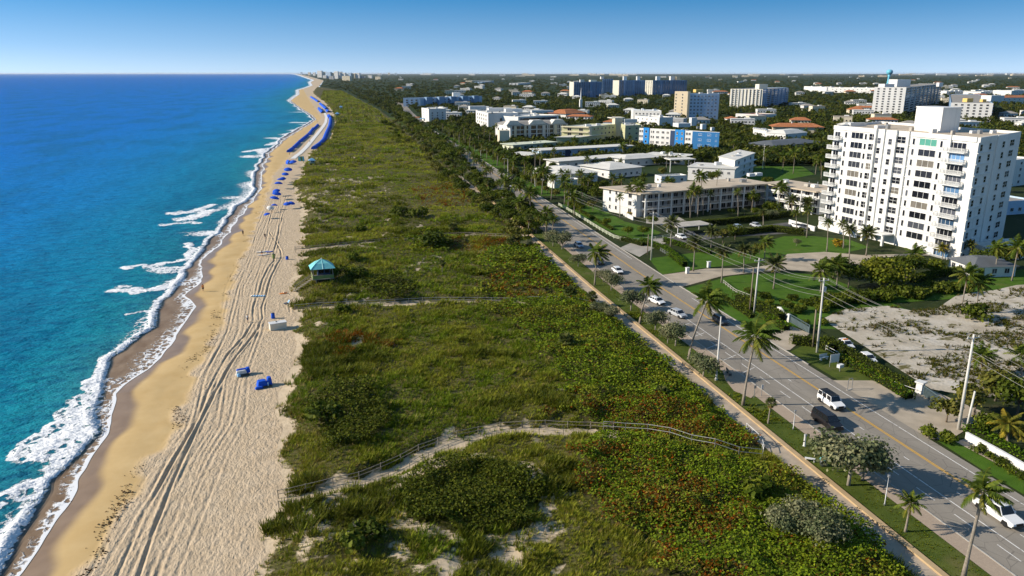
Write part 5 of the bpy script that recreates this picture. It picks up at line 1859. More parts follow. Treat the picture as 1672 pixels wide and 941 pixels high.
palm('coconut', (1624, 452), (1629, 406), 'coconut palm left of the two at the right edge beyond the tower', .95)
palm('coconut', (1652, 459), (1663, 404), 'coconut palm leaning right at the right edge beyond the tower', 1.05)
palm('coconut', (1568, 513), (1580, 449), 'coconut palm on the sandy lot with the fuller crown, left of a pair', 1.15)
palm('coconut', (1593, 512), (1599, 462), 'coconut palm on the sandy lot, right and shorter of a pair', .95)
palm('coconut', (1603, 614), (1604, 581), 'low bushy palm behind the leaning utility pole', .85)
palm('coconut', (1667, 614), (1668, 580), 'palm cut by the right edge beside the sandy lot', .95)
palm('gold', (1644, 733), (1646, 692), 'golden brown palm behind the white garden wall', 1.05, r=.2)
palm('gold', (1674, 740), (1676, 704), 'yellow green palm cut by the right edge behind the garden wall', .9)
# row in front of the walkway apartments
for i, (bx, by, tx, ty, k, sc, lab) in enumerate([
        (1012, 355, 1012, 322, 'royal', .8, 'dark slim palm before the white end wall of the walkway apartments'),
        (1034, 352, 1028, 308, 'royal', 1.0, 'palm leaning left at the corner of the walkway apartments'),
        (1046, 352, 1043, 305, 'coconut', 1.0, 'bushy coconut palm at the corner of the walkway apartments'),
        (1089, 334, 1091, 297, 'coconut', .95, 'windblown palm in front of the tan roof, third bay of the walkway apartments'),
        (1127, 356, 1125, 317, 'royal', .75, 'slender palm before the middle of the walkway apartments with a small crown'),
        (1139, 354, 1141, 310, 'royal', .8, 'curved palm before the middle of the walkway apartments'),
        (1148, 351, 1144, 288, 'coconut', .95, 'tallest coconut palm of the row, its crown above the tan roof'),
        (1160, 351, 1160, 317, 'royal', .85, 'yellow green palm right of the tallest one in the row'),
        (1167, 340, 1172, 284, 'royal', .85, 'tall thin palm with its crown high above the tan roof'),
        (1205, 354, 1204, 314, 'royal', .9, 'pale trunked palm near the inner corner of the walkway apartments'),
        (1226, 334, 1229, 308, 'royal', .85, 'twin headed palm in the inner corner of the walkway apartments'),
        (1293, 350, 1293, 326, 'date', 1.1, 'broad palm in front of the shorter walkway wing'),
        (1319, 350, 1318, 330, 'date', 1.1, 'broad palm at the tower end of the shorter walkway wing')]):
    palm(k, (bx, by), (tx, ty), lab, sc * 1.12)
for (bx, by, tx, ty, sc, lab) in [(1295, 284, 1298, 250, 1.3, 'big dark coconut palm on the lawn behind the walkway wing'), (1278, 280, 1280, 256, 1.2, 'dark palm left of the big one on the lawn behind the walkway wing'),
                                  (1341, 293, 1340, 260, .95, 'palm beside the left balconies of the tower'), (1248, 276, 1250, 250, .9, 'slim palm right of the modern house'), (1262, 262, 1263, 245, .9, 'palm in front of the slate roofed house')]:
    palm('coconut', (bx, by), (tx, ty), lab, sc)
# up the street, land side
for i, (x, y, t, lab) in enumerate([(873, 293, 248, 'tall palm by the street in front of the motel annex'), (881, 291, 254, 'second tall palm by the motel annex, a little shorter'), (926, 318, 284, 'palm rising before the covered terraces of the large villa'),
                                    (948, 317, 283, 'palm at the right end of the large villa terraces'), (893, 312, 292, 'palm by the flower bed at the street before the large villa'), (902, 314, 290, 'palm close to the flower bed palm, leaning right'),
                                    (958, 285, 260, 'yellow green palm between the villa roofs'), (1012, 280, 265, 'palm standing in front of the turreted villa roof'), (750, 243, 214, 'leftmost tall palm of the clump below the white hotel'),
                                    (767, 241, 219, 'second tall palm of the clump below the white hotel'), (772, 241, 212, 'palm crossing its neighbour in the clump below the white hotel'), (790, 235, 207, 'palm in the middle of the clump below the white hotel'),
                                    (799, 238, 214, 'palm right of the middle in the clump below the white hotel'), (809, 237, 206, 'rightmost palm of the clump, against the cream corner tower'), (733, 228, 208, 'palm by the street left of the hotel clump'),
                                    (757, 236, 205, 'palm at the back of the clump below the white hotel'), (781, 238, 217, 'short palm in the clump below the white hotel')]):
    palm('royal', (x, y), (x + 1, t), lab, 1.1, r=.17)

# silvery buttonwood trees on the verge
for i, (bx, by, sc, lab) in enumerate([
        (1385, 794, 1.62, 'biggest silvery tree, on the verge beside the black van'), (1408, 786, 1.30, 'silvery tree merging with the biggest one, on its right'),
        (1148, 618, 1.0, 'thin silvery tree next to the white lamp column'), (1103, 566, 1.05, 'silvery tree with crooked bare limbs at the foot of the steeply leaning palm'), (1090, 562, .8, 'small silvery tree touching the crooked limbed one'),
        (1070, 540, .95, 'grey green tree beside the parked silver car'), (1030, 508, 1.05, 'silvery tree at the end of the parking bays'), (998, 475, 1.0, 'silvery tree between the footpath and the junction'),
        (944, 436, .85, 'grey tree left of the dark round crowned palm'), (918, 408, 1.25, 'big grey green tree covering the verge, right one of two'), (903, 403, 1.15, 'big grey green tree covering the verge, left one of two'),
        (872, 378, 1.1, 'grey tree on the verge behind the lone street edge palm'), (985, 462, .8, 'small grey tree by the footpath kerb before the junction')]):
    tree('buttonwood%d' % (i % 3), at(bx, by, 0), sc, lab, name='buttonwood_tree')

# sea side scrub between dune and upper street
g = random.Random(3)
for i in range(95):
    y = 205 * 1.0145 ** i
    x = float(landX(y)) + g.uniform(-15, 2.5) * (1 if y > 300 else .55)
    if x > roadC(y) - 10: continue
    kind = g.choice(['mid', 'olive', 'dark', 'bush', 'buttonwood', 'darkbush', 'olive'])
    tree(kind + str(g.randrange(3)), (x, y, .2), g.uniform(.55, 1.0), 'leafy shrub in the scrub belt between the dune and the upper street', 'shrub', 'shrubs of the scrub belt along the upper street', 'scrub_tree')
for i in range(90):
    y = 215 * 1.0135 ** i
    x = g.uniform(float(landX(y)) - 5, float(roadC(y)) - 9.0)
    if g.random() < .28:
        palm_at('royal' if g.random() < .6 else 'sabal', (x, y, .1), g.uniform(4, 7), (g.uniform(-.4, .9), g.uniform(-.4, .4)), 'palm in the tree belt on the sea side of the upper street', 1.15, 'palms of the sea side tree belt', .18)
    else:
        tree(g.choice(['mid', 'olive', 'dark', 'buttonwood', 'dark']) + str(g.randrange(3)), (x, y, .1), g.uniform(.6, 1.05), 'leafy tree in the tree belt on the sea side of the upper street', 'tree', 'trees of the sea side tree belt')
# named bushes in the dune
for i, (px, py, k, sc, lab) in enumerate([
        (598, 905, 'darkbush0', 1.35, 'dark rounded bush alone on bare sand near the bottom of the dune'), (587, 381, 'bush1', 1.5, 'green bush in the dune grass beyond the far boardwalk'), (580, 436, 'bush2', 1.5, 'bright green bush right of the turquoise roofed hut'),
        (563, 518, 'bush0', 1.2, 'small round green bush below the middle boardwalk'), (705, 408, 'darkbush1', 2.3, 'large dark thicket beside the far boardwalk, left part'), (722, 404, 'darkbush2', 2.2, 'large dark thicket beside the far boardwalk, right part'),
        (553, 462, 'darkbush0', 1.6, 'dark bush just right of the turquoise roofed hut, nearest to it'), (585, 463, 'darkbush1', 1.6, 'dark bush further right of the turquoise roofed hut'), (655, 361, 'darkbush2', 1.9, 'dark flat bush in the far dune grass'), (682, 361, 'darkbush0', 1.9, 'dark flat bush right of another in the far dune grass'),
        (1235, 818, 'bush1', 1.7, 'rounded blue green bush standing out of the rust coloured shrubs'), (1305, 880, 'buttonwood1', .95, 'silvery shrub in the near corner of the dune shrubs'), (1340, 905, 'buttonwood2', .95, 'silvery shrub at the right of the near corner shrubs'),
        (1275, 890, 'buttonwood0', .8, 'small silvery shrub left of the near corner shrubs'), (525, 700, 'darkbush1', 1.5, 'dark scrub patch at the beach edge above the sand path'), (1000, 525, 'buttonwood1', .75, 'grey shrub by the footpath where the middle boardwalk ends'),
        (978, 518, 'buttonwood2', .7, 'grey shrub just left of the middle boardwalk end'), (840, 432, 'bush0', 1.5, 'bright bush near the brown skirted fan palms'), (672, 219, 'olive1', 1.0, 'olive bush far up the dune by the street')]):
    x, y = at(px, py)
    tree(k, (x, y, float(dune_h(np.array([x]), np.array([y]))[0]) - .05 if x < 55 else 0), sc, lab, 'bush', None, 'bush')

# grove and garden trees on the right
tree('big_round', at(1440, 470), .88, 'big round olive green tree in front of the tower')
tree('dark0', at(1385, 470), 1.05, 'dark leafy tree left of the big round one')
tree('dark1', at(1360, 455), .9, 'dark tree at the left of the grove below the tower')
tree('dark2', at(1480, 455), 1.0, 'dark tree right of the big round one')
tree('mid0', at(1520, 452), .8, 'bushy green tree below the lowest tower balconies')
tree('dark1', at(1600, 440), .9, 'dark tree in the shadow of the tower end wall')
tree('dark2', at(1640, 440), 1.1, 'dark tree at the right edge behind the two coconut palms')
tree('olive0', at(1545, 690), .75, 'pale thin leaved tree over the tan driveway')
tree('olive1', at(1590, 680), .95, 'grey olive tree behind the leaning utility pole')
tree('olive2', at(1625, 655), 1.0, 'olive tree at the lower edge of the sandy lot')
tree('dark0', at(1660, 680), 1.0, 'dark tree by the right edge above the golden palm')
tree('mid1', at(1610, 712), .6, 'low green tree beside the white garden wall')
tree('darkbush2', at(1600, 525), 1.9, 'dark low thicket at the foot of the two lot palms')
tree('bush0', at(1520, 715), .95, 'rounded bush at the foot of the utility pole', 'bush', name='bush')
tree('bush1', at(1543, 722), 1.0, 'clipped green bush at the end of the white garden wall', 'bush', name='bush')
for i, px in enumerate((1596, 1616, 1634, 1650, 1664)):
    tree(('darkbush0', 'bush1', 'darkbush1', 'bush2', 'darkbush2')[i], at(px, 738 + (px - 1596) * .62), .62, ('first brown clump from the left in the bed before the white wall', 'green clump second in the bed before the white wall', 'round brown clump third in the bed before the white wall',
         'small green clump fourth in the bed before the white wall', 'brown clump last in the bed, at the right edge')[i], 'shrub', None, 'shrub')
TREES['yellow0'] = (crown_mesh('yellow_crown', lobes_for(3, 1.5, .1, 6, 5, .8), 420, .36, G_YELLOW, 77), TREES['bush0'][1])
tree('yellow0', at(1366, 403), 1.3, 'yellow shrub at the white terrace wall of the tower', 'shrub', None, 'shrub')
tree('yellow0', at(885, 302), 1.1, 'yellow flowering shrub by the street before the large villa', 'shrub', None, 'shrub')
tree('yellow0', at(1030, 352), .9, 'yellow shrub at the corner of the walkway apartments', 'shrub', None, 'shrub')
for i, (px, py, k, sc, lab) in enumerate([
        (990, 370, 'mid0', .5, 'small tree on the lawn behind the guard rail, left one'), (1025, 385, 'mid1', .55, 'small tree on the lawn behind the guard rail, right one'), (1050, 385, 'mid2', .55, 'small tree by the lamp stub at the corner lawn'), (968, 345, 'olive1', .75, 'scrubby tree left of the walkway apartments'),
        (975, 330, 'dark1', 1.0, 'dark tree behind the scrubby one left of the walkway apartments'), (950, 325, 'dark2', .95, 'dark tree in the garden below the villas'), (985, 315, 'dark0', .9, 'dark tree touching the white end wall'), (1000, 318, 'mid2', .8, 'green tree close to the white end wall'),
        (1215, 352, 'buttonwood0', .6, 'grey green ball shrub before the inner corner, left one'), (1232, 352, 'mid0', .5, 'round green shrub before the inner corner, middle one'), (1260, 358, 'buttonwood2', .8, 'wide grey shrub before the shorter walkway wing'), (1195, 352, 'mid1', .5, 'round bush before the walkway apartments columns'),
        (1225, 425, 'olive2', .75, 'olive tree beside the driveway and the tower lawn'), (1240, 415, 'olive0', .6, 'low olive tree left of the tower lawn'), (1180, 398, 'olive1', .85, 'olive tree in the garden beside the car park'), (1200, 392, 'dark2', .8, 'dark tree at the end of the car park hedge'),
        (1300, 402, 'buttonwood1', .5, 'grey clipped shrub between car park and tower lawn'), (840, 290, 'olive2', .8, 'tree by the street lawn upstream'), (812, 268, 'dark1', .9, 'dark tree beside the street before the pale green house'), (790, 258, 'olive0', 1.1, 'brownish bushy tree at the street bend'),
        (860, 300, 'mid1', .8, 'tree before the motel annex'), (880, 302, 'dark0', .9, 'dark tree at the street before the villas'), (905, 322, 'olive1', .7, 'rust tinged tree in the villa front garden'), (935, 330, 'dark0', .8, 'dark tree on the villa lawn')]):
    tree(k, at(px, py), sc, lab)

# hedges
hedge(poly((1048, 397), (1085, 410), (1118, 436)), 1.6, 1.6, 'clipped hedge along the corner lawn', G_BRIGHT)
hedge(poly((1085, 395), (1130, 408), (1160, 415)), 1.4, 1.3, 'hedge inside the corner garden', G_BRIGHT)
hedge(poly((1100, 372), (1190, 366), (1290, 354)), 1.6, 2.0, 'long dark hedge between walkway apartments and car park', G_DARK)
hedge(poly((1190, 386), (1260, 378), (1310, 384)), 1.8, 2.0, 'tall hedge between car park and tower lawn', G_MID)
hedge(poly((1015, 392), (1050, 402)), 1.4, 1.2, 'short dark hedge by the side street corner', G_DARK)
hedge(poly((1205, 492), (1235, 505), (1275, 524)), 2.2, 1.8, 'hedge behind the twin utility poles', G_MID)
hedge(poly((1248, 520), (1262, 528), (1284, 540)), 1.8, 1.2, 'yellow green clipped hedge before the scrolled gate', G_YELLOW[2:] + G_BRIGHT)
hedge(poly((1294, 560), (1340, 566), (1362, 574)), 2.2, 1.5, 'loose hedge around the concrete utility pole', G_MID)
hedge(poly((1350, 562), (1400, 592), (1450, 622), (1494, 640)), 1.4, 1.6, 'dark clipped hedge against the sandy lot', G_DARK)
hedge(poly((1366, 586), (1420, 614), (1484, 652)), 1.6, 1.2, 'yellow tipped hedge in the verge strip below the sandy lot', G_YELLOW[2:] + G_BRIGHT)
hedge(poly((1582, 704), (1620, 726), (1690, 768)), 1.6, 1.3, 'bright hedge behind the white garden wall', G_BRIGHT)
hedge(poly((1160, 480), (1200, 500), (1228, 520)), 1.5, .9, 'low hedge along the street lawn', G_MID)
hedge(poly((1490, 462), (1540, 450), (1580, 446)), 1.8, 1.8, 'hedge before the lowest tower balcony', G_MID)
hedge(poly((1350, 492), (1420, 484), (1500, 474)), 3.0, 1.2, 'dark undergrowth line between grove and sandy lot', G_DARK)
hedge(poly((840, 283), (868, 297)), 2.0, 1.5, 'hedge block beside the upper street', G_DARK)
hedge(poly((925, 333), (958, 352), (1000, 376)), 1.0, .8, 'low hedge inside the guard rail', G_MID)

g = random.Random(8)
for i in range(34):
    px, py = g.uniform(815, 1055), 0
    py = 283 + (px - 815) * .13 + g.uniform(0, 24)
    x, y = at(px, py)
    if x < roadC(y) + 8 or any(bool(inpoly(np.array([x]), np.array([y]), off_poly(P, 1.5))[0]) for P in FOOT): continue
    if g.random() < .4: palm_at('royal', (x, y, 0), g.uniform(5, 8), (g.uniform(-.4, .8), g.uniform(-.4, .4)), 'palm in the planting in front of the white roofed villas', 1.15, 'palms in front of the villas', .16)
    else: tree(g.choice(['mid', 'dark', 'olive']) + str(g.randrange(3)), (x, y, 0), g.uniform(.4, .7), 'garden tree in the planting in front of the white roofed villas', 'tree', 'garden trees in front of the villas')

for i in range(30):
    f = i / 29
    px, py = 1338 + 235 * f, 499 - 22 * f + g.uniform(-9, 6)
    tree(g.choice(['darkbush', 'bush', 'darkbush']) + str(g.randrange(3)), at(px, py), g.uniform(.9, 1.5), 'dark bush in the thicket between the grove and the sandy lot', 'bush', 'bushes of the thicket behind the sandy lot', 'bush')
for i in range(26):
    px, py = g.uniform(1205, 1345), 0
    py = 470 + (px - 1205) * .38 + g.uniform(-16, 30)
    x, y = at(px, py)
    if x < roadC(y) + 9: continue
    tree(g.choice(['darkbush', 'bush', 'bush']) + str(g.randrange(3)), (x, y, 0), g.uniform(.5, 1.0), 'garden bush among the lawns behind the twin utility poles', 'bush', 'garden bushes behind the twin poles', 'bush')

for i in range(64):       # the taller planting that closes the view up the street
    y = 430 * 1.0145 ** i
    x = g.uniform(float(roadC(y)) - 15, float(roadC(y)) - 9.6)
    tree(g.choice(['mid', 'dark', 'dark', 'olive']) + str(g.randrange(3)), (x, y, .1), g.uniform(1.05, 1.5), 'tall leafy tree beside the farthest part of the street', 'tree', 'tall trees closing the view up the street')

for i in range(46):       # palms on both verges of the upper street
    y = 250 * 1.0215 ** i
    left = i % 2 == 0
    x = float(roadC(y)) + (g.uniform(-11.5, -9.4) if left else g.uniform(6.0, 9.5))
    if any(bool(inpoly(np.array([x]), np.array([y]), off_poly(P, 1.0))[0]) for P in FOOT): continue
    palm_at('coconut' if g.random() < .5 else 'royal', (x, y, .1), g.uniform(6.5, 10), (g.uniform(-.4, .9), g.uniform(-.4, .4)), 'street palm on the sea side verge of the upper street' if left else 'street palm on the land side verge of the upper street', 1.2, 'palms on the sea side verge' if left else 'palms on the land side verge', .18)
    if not left: tree(g.choice(['mid', 'dark', 'olive']) + str(g.randrange(3)), (x + g.uniform(1, 4), y + 3, 0), g.uniform(.6, .95), 'leafy tree on the land side verge of the upper street', 'tree', 'trees on the land side verge')
# ================================================================ vehicles
def wheel(parent, x, y, r, w_=.24, rim='chrome', side=1):
    e_ = link('wheel', bpy.data.meshes.get('wheel_hub') or MB().lathe([(.06, -.02), (.06, .02)], 8, mat=M['dark_metal']).mesh('wheel_hub'), parent, (x, y + side * w_ * .5, r))
    e_.rotation_euler = (math.pi / 2, 0, 0)
    key = 'tyre_%.2f' % r
    me = bpy.data.meshes.get(key)
    if not me:
        mb = MB()
        mb.lathe([(r * .62, -w_ / 2), (r * .94, -w_ / 2), (r, -w_ * .32), (r, w_ * .32), (r * .94, w_ / 2), (r * .62, w_ / 2)], 20, mat=M['rubber'])
        me = mb.mesh(key, smooth=True)
    mr = bpy.data.meshes.get('rim_%.2f_%s' % (r, rim))
    if not mr:
        mb = MB()
        mb.lathe([(r * .62, -w_ * .42), (r * .62, w_ * .42)], 16, mat=M[rim])
        for k in range(5): mb.box((math.cos(k * 1.2566) * r * .3, math.sin(k * 1.2566) * r * .3, 0), (.07, .07, w_ * .98), M['dark_metal'], rz=k * 1.2566)
        mr = mb.mesh('rim_%.2f_%s' % (r, rim))
    link('tyre', me, e_, (0, 0, side * w_ * .5))
    link('rim', mr, e_, (0, 0, side * w_ * .5))


def loft(rings, mat):
    """closed body from cross rings of equal length, capped at both ends"""
    mb = MB()
    n = len(rings[0])
    vs = [p for r in rings for p in r]
    fs = [(i * n + k, i * n + (k + 1) % n, (i + 1) * n + (k + 1) % n, (i + 1) * n + k) for i in range(len(rings) - 1) for k in range(n)]
    fs += [tuple(range(n - 1, -1, -1)), tuple((len(rings) - 1) * n + k for k in range(n))]
    mb.add(vs, fs, mat)
    return mb


def car(name, label, cat, loc, rz, paint, L=4.7, W=1.86, Hb=1.0, Ht=1.75, hood=.27, ws=.13, rear=.03, rw=.06, clear=.32, r=.36, roof=None, bed=None, far=False, rim='chrome', group=None):
    """front towards +x. hood, ws, rear, rw: shares of the length taken by bonnet, windscreen rake, boot and rear window rake"""
    e_ = empty(name, loc, rz, label, cat, group)
    w2 = W / 2
    xf, xr = L / 2, -L / 2
    def ring(x, zlo, zhi, wl, wh):
        zm = zlo + (zhi - zlo) * .55
        return [(x, -wl, zlo), (x, -w2 * wh * 1.0, zm), (x, -w2 * wh * .94, zhi - .04), (x, -w2 * wh * .86, zhi), (x, w2 * wh * .86, zhi), (x, w2 * wh * .94, zhi - .04), (x, w2 * wh, zm), (x, wl, zlo)]
    xa = xf - hood * L                                 # foot of the windscreen
    xb = xr + rear * L                                 # foot of the rear window
    hz = Hb - .04
    rings = [ring(xr, clear + .12, Hb - .12, w2 * .82, .90), ring(xr + .10, clear, Hb - .02, w2 * .90, .97), ring(xr + .7, clear - .04, Hb, w2 * .95, 1.0), ring(0, clear - .04, Hb, w2 * .95, 1.0),
             ring(xa, clear - .04, Hb, w2 * .95, 1.0), ring(xf - .45, clear - .02, hz - .10, w2 * .92, .98), ring(xf - .10, clear, hz - .18, w2 * .86, .93), ring(xf, clear + .14, hz - .28, w2 * .78, .86)]
    body = loft(rings, M[paint]).mesh('car_body')
    bo = link('body', body, e_)
    md = bo.modifiers.new('soft', 'BEVEL'); md.width = .04; md.segments = 2; md.limit_method = 'ANGLE'
    # greenhouse
    if bed: xb = xr + bed * L
    tx0, tx1 = xb + rw * L, xa - ws * L
    def gr(z, x0, x1, w_): return [(x0, -w_, z), (x1, -w_, z), (x1, w_, z), (x0, w_, z)]
    b0, b1 = gr(Hb - .02, xb + .02, xa + .02, w2 * .90), gr(Ht, tx0, tx1, w2 * .74)
    mb = MB(); mb.add(b0 + b1, [(0, 1, 5, 4), (1, 2, 6, 5), (2, 3, 7, 6), (3, 0, 4, 7), (4, 5, 6, 7)], M[paint])
    link('cabin', mb.mesh('cabin'), e_)
    rp = MB(); rp.box(((tx0 + tx1) / 2, 0, Ht + .02), (tx1 - tx0 + .02, w2 * 1.44, .05), M[roof or paint]); link('roof_panel', rp.mesh('roof_panel'), e_)
    def pane(nm, a, b, c, d, f=.08, out=.012):
        P = [Vector(q) for q in (a, b, c, d)]
        cc = sum(P, Vector()) / 4
        nn = (P[1] - P[0]).cross(P[3] - P[0]).normalized()
        if nn.dot(cc - Vector((0, 0, (Hb + Ht) / 2 - .4))) < 0: nn = -nn
        Q = [p.lerp(cc, f) + nn * out for p in P]
        m_ = MB(); m_.add(Q, [(0, 1, 2, 3)], M['car_glass'])
        link(nm, m_.mesh(nm), e_)
    pane('windscreen', b0[1], b0[2], b1[2], b1[1], .10)
    pane('rear_window', b0[3], b0[0], b1[0], b1[3], .14)
    for s_ in (0, 1):
        A0, A1, T0, T1 = (Vector(b0[0]), Vector(b0[1]), Vector(b1[0]), Vector(b1[1])) if s_ == 0 else (Vector(b0[3]), Vector(b0[2]), Vector(b1[3]), Vector(b1[2]))
        nw = 2 if bed or L < 4.4 else 3
        for k in range(nw):
            f0, f1 = k / nw + .02, (k + 1) / nw - .02
            pane('side_window', A0.lerp(A1, f0).lerp(T0.lerp(T1, f0), .12), A0.lerp(A1, f1).lerp(T0.lerp(T1, f1), .12), T0.lerp(T1, f1).lerp(A0.lerp(A1, f1), .06), T0.lerp(T1, f0).lerp(A0.lerp(A1, f0), .06), .06)
    if far:
        pass
    for s_ in (-1, 1):
        for x in (xf - L * .18, xr + L * .19): wheel(e_, x, s_ * (w2 - .23), r, rim=rim, side=s_)
        mb = MB(); mb.box((xf - .09, s_ * w2 * .66, hz - .30), (.12, .34, .18), M['lamp_glass']); link('headlight', mb.mesh('headlight'), e_)
        mb = MB(); mb.box((xr + .04, s_ * w2 * .74, Hb - .22), (.10, .22, .26), M['tail_red']); link('tail_light', mb.mesh('tail_light'), e_)
        mb = MB(); mb.box((xa - .25, s_ * (w2 + .07), Hb + .08), (.14, .18, .14), M[paint]); link('side_mirror', mb.mesh('side_mirror'), e_)
        for x in (xf - L * .18, xr + L * .19):
            mb = MB(); mb.box((x, s_ * (w2 * .965), r + .07), (r * 2.25, .10, r * 1.35), M['black'], taper=.72); link('wheel_arch', mb.mesh('wheel_arch'), e_)
    mb = MB(); mb.box((xf - .03, 0, hz - .32), (.10, W * .46, .24), M['black']); link('grille', mb.mesh('grille'), e_)
    for nm, x in (('front_bumper', xf - .02), ('rear_bumper', xr + .02)):
        mb = MB(); mb.box((x, 0, clear + .16), (.16, W * .90, .20), M['dark_metal' if roof or paint == 'white_car' else paint]); link(nm, mb.mesh(nm), e_)
    if bed:
        mb = MB()
        x0, x1 = xr + .12, xb - .08
        mb.box(((x0 + x1) / 2, 0, Hb + .012), (x1 - x0, W * .74, .05), M['dark_metal'])
        for s_ in (-1, 1): mb.box(((x0 + x1) / 2, s_ * W * .415, Hb + .06), (x1 - x0, .12, .18), M[paint])
        mb.box((x0, 0, Hb + .06), (.10, W * .80, .18), M[paint])
        link('load_bed', mb.mesh('load_bed'), e_)
    return e_


M['tail_red'] = plain('tail_red', (.35, .01, .01), .3, .5)
DN = -math.pi / 2
zr = .10
car('suv', 'white four wheel drive with a black roof driving in the middle lane', 'car', (73.0 - 1.6, 92.3, zr), DN, 'white_car', 4.75, 1.95, 1.12, 1.86, .27, .07, .01, .02, .40, .40, roof='black')
car('minivan', 'black minivan stopped beside the biggest silvery tree', 'car', (66.7, 86.6, zr), DN, 'black_car', 5.15, 2.0, 1.12, 1.84, .20, .12, .0, .04, .28, .36)
car('pickup', 'white pickup truck with an open bed near the bottom right corner', 'pickup truck', (71.3, 61.4, zr), DN, 'white_car', 5.7, 2.05, 1.10, 1.86, .27, .10, .0, .04, .38, .42, bed=.31)
car('sedan', 'white sedan parked under the verge palm above the junction of the driveway', 'car', (at(1072, 496)[0], at(1072, 496)[1], zr), DN + .25, 'white_car', 4.6, 1.82, .92, 1.42, .24, .12, .13, .09)
car('sedan', 'silver sedan parked half hidden behind a grey green tree', 'car', (at(1106, 517)[0], at(1106, 517)[1], zr), DN + .25, 'silver_car', 4.5, 1.8, .92, 1.42, .24, .12, .13, .09)
car('sedan', 'white sedan driving past the dark round crowned palm', 'car', (at(1008, 446)[0], at(1008, 446)[1], zr), DN, 'white_car', 4.6, 1.82, .92, 1.42, .24, .12, .13, .09)
car('sedan', 'dark car in the shade of the dark round crowned palm', 'car', (at(979, 431)[0], at(979, 431)[1], zr), DN, 'dark_grey_car', 4.5, 1.82, .95, 1.46, .24, .12, .10, .09)
car('sedan', 'pale blue car behind the big grey green tree pair', 'car', (at(945, 404)[0], at(945, 404)[1], zr), DN, 'pale_blue_car', 4.5, 1.8, .92, 1.42, .24, .12, .13, .09)
car('hatchback', 'dark grey hatchback in the far lane behind the leaning palm', 'car', (at(1176, 528)[0], at(1176, 528)[1], zr), DN, 'dark_grey_car', 4.2, 1.8, .95, 1.48, .24, .11, .02, .08)
up = [(842, 306), (760, 252), (700, 214)]
for i, (px, py) in enumerate(up):
    x, y = at(px, py)
    car('hatchback', 'small pale car far up the street', 'car', (float(roadC(y)) + (2.0 if i % 2 else -2.2), y, zr), DN, ('white_car', 'silver_car', 'white_car')[i % 3], 4.3, 1.8, .95, 1.48, .24, .11, .05, .08, group='small pale cars far up the street')
for i, (px, py, pt, lab) in enumerate([(1112, 390, 'white_car', 'white car parked nearest the corner garden in the car park'), (1128, 386, 'dark_grey_car', 'dark car parked beside the white one in the car park'), (1205, 374, 'pale_blue_car', 'pale blue car parked in the shade of the long hedge'),
                                       (1234, 371, 'silver_car', 'silver car parked in the shade of the long hedge'), (1300, 372, 'white_car', 'white car parked at the tower end of the car park'), (1312, 374, 'dark_grey_car', 'dark car parked at the tower end of the car park')]):
    car('sedan', lab, 'car', (*at(px, py), .05), DN + .1, pt, 4.5, 1.8, .92, 1.42, .24, .12, .13, .09)
h0, h1 = Vector(at(1350, 562)), Vector(at(1400, 592))
hd_ = (h1 - h0).normalized()
hn = Vector((-hd_.y, hd_.x)) if hd_.x * 0 - hd_.y > 0 else Vector((hd_.y, -hd_.x))
if hn.x < 0: hn = -hn
ha = math.atan2(hd_.y, hd_.x)
p = h0 + hd_ * 2.2 + hn * 2.3
c_ = car('sedan', 'white car with an orange roof light parked behind the dark hedge', 'car', (p.x, p.y, .05), ha, 'white_car', 4.0, 1.75, .92, 1.40, .24, .12, .13, .09)
mb = MB(); mb.box((-.1, 0, 1.52), (.35, .9, .16), M['orange_paint']); link('roof_light', mb.mesh('roof_light'), c_)
p = h0 + hd_ * 9.4 + hn * 1.9
car('sedan', 'white car further down the dark hedge, mostly hidden by it', 'car', (p.x, p.y, .05), ha, 'white_car', 4.0, 1.75, .92, 1.40, .24, .12, .13, .09)

# ================================================================ poles, wires, lamps
def height_of(base, top):
    bx, by = at(*base)
    best = None
    for k in range(160):
        h = 1 + k * .1
        p = at(*top, h)
        d = math.hypot(p[0] - bx, p[1] - by)
        if best is None or d < best[0]: best = (d, h, p)
    return (bx, by), best[1], best[2]


def pole(name, label, base, top, r0, r1, mat, cat='utility pole', arms=0, transformer=False, lean=True, hmin=None):
    b, h, p = height_of(base, top)
    e_ = empty(name, (*b, 0), 0, label, cat)
    dx, dy = ((p[0] - b[0]) * .5, (p[1] - b[1]) * .5) if lean else (0, 0)
    mb = MB(); mb.tube([(0, 0, -.3), (dx, dy, h)], [r0, r1], 10, M[mat]); mb.build('shaft', None, e_, smooth=True)
    at_ = lambda z: (dx * z / h, dy * z / h, z)
    for k in range(arms):
        z = h - .5 - k * 1.1
        q = at_(z)
        mb = MB(); mb.box(q, (2.0, .10, .12), M['pole_concrete' if mat != 'pole_wood' else 'weathered_wood']); a = mb.build('crossarm', None, e_)
        for s_ in (-.9, .9):
            ib = MB(); ib.lathe([(.04, 0), (.09, .05), (.05, .12), (.09, .18), (.03, .26)], 8, (q[0] + s_, q[1], z + .06), M['grey_metal']); link('insulator', ib.mesh('insulator'), a)
    if transformer:
        q = at_(h - 2.6)
        mb = MB(); mb.lathe([(.10, 0), (.28, .05), (.28, .85), (.12, .95)], 12, (q[0] + .42, q[1] + .1, q[2]), M['pole_concrete']); mb.build('transformer', None, e_)
    return e_, Vector((b[0], b[1], 0)), Vector((dx, dy, h))


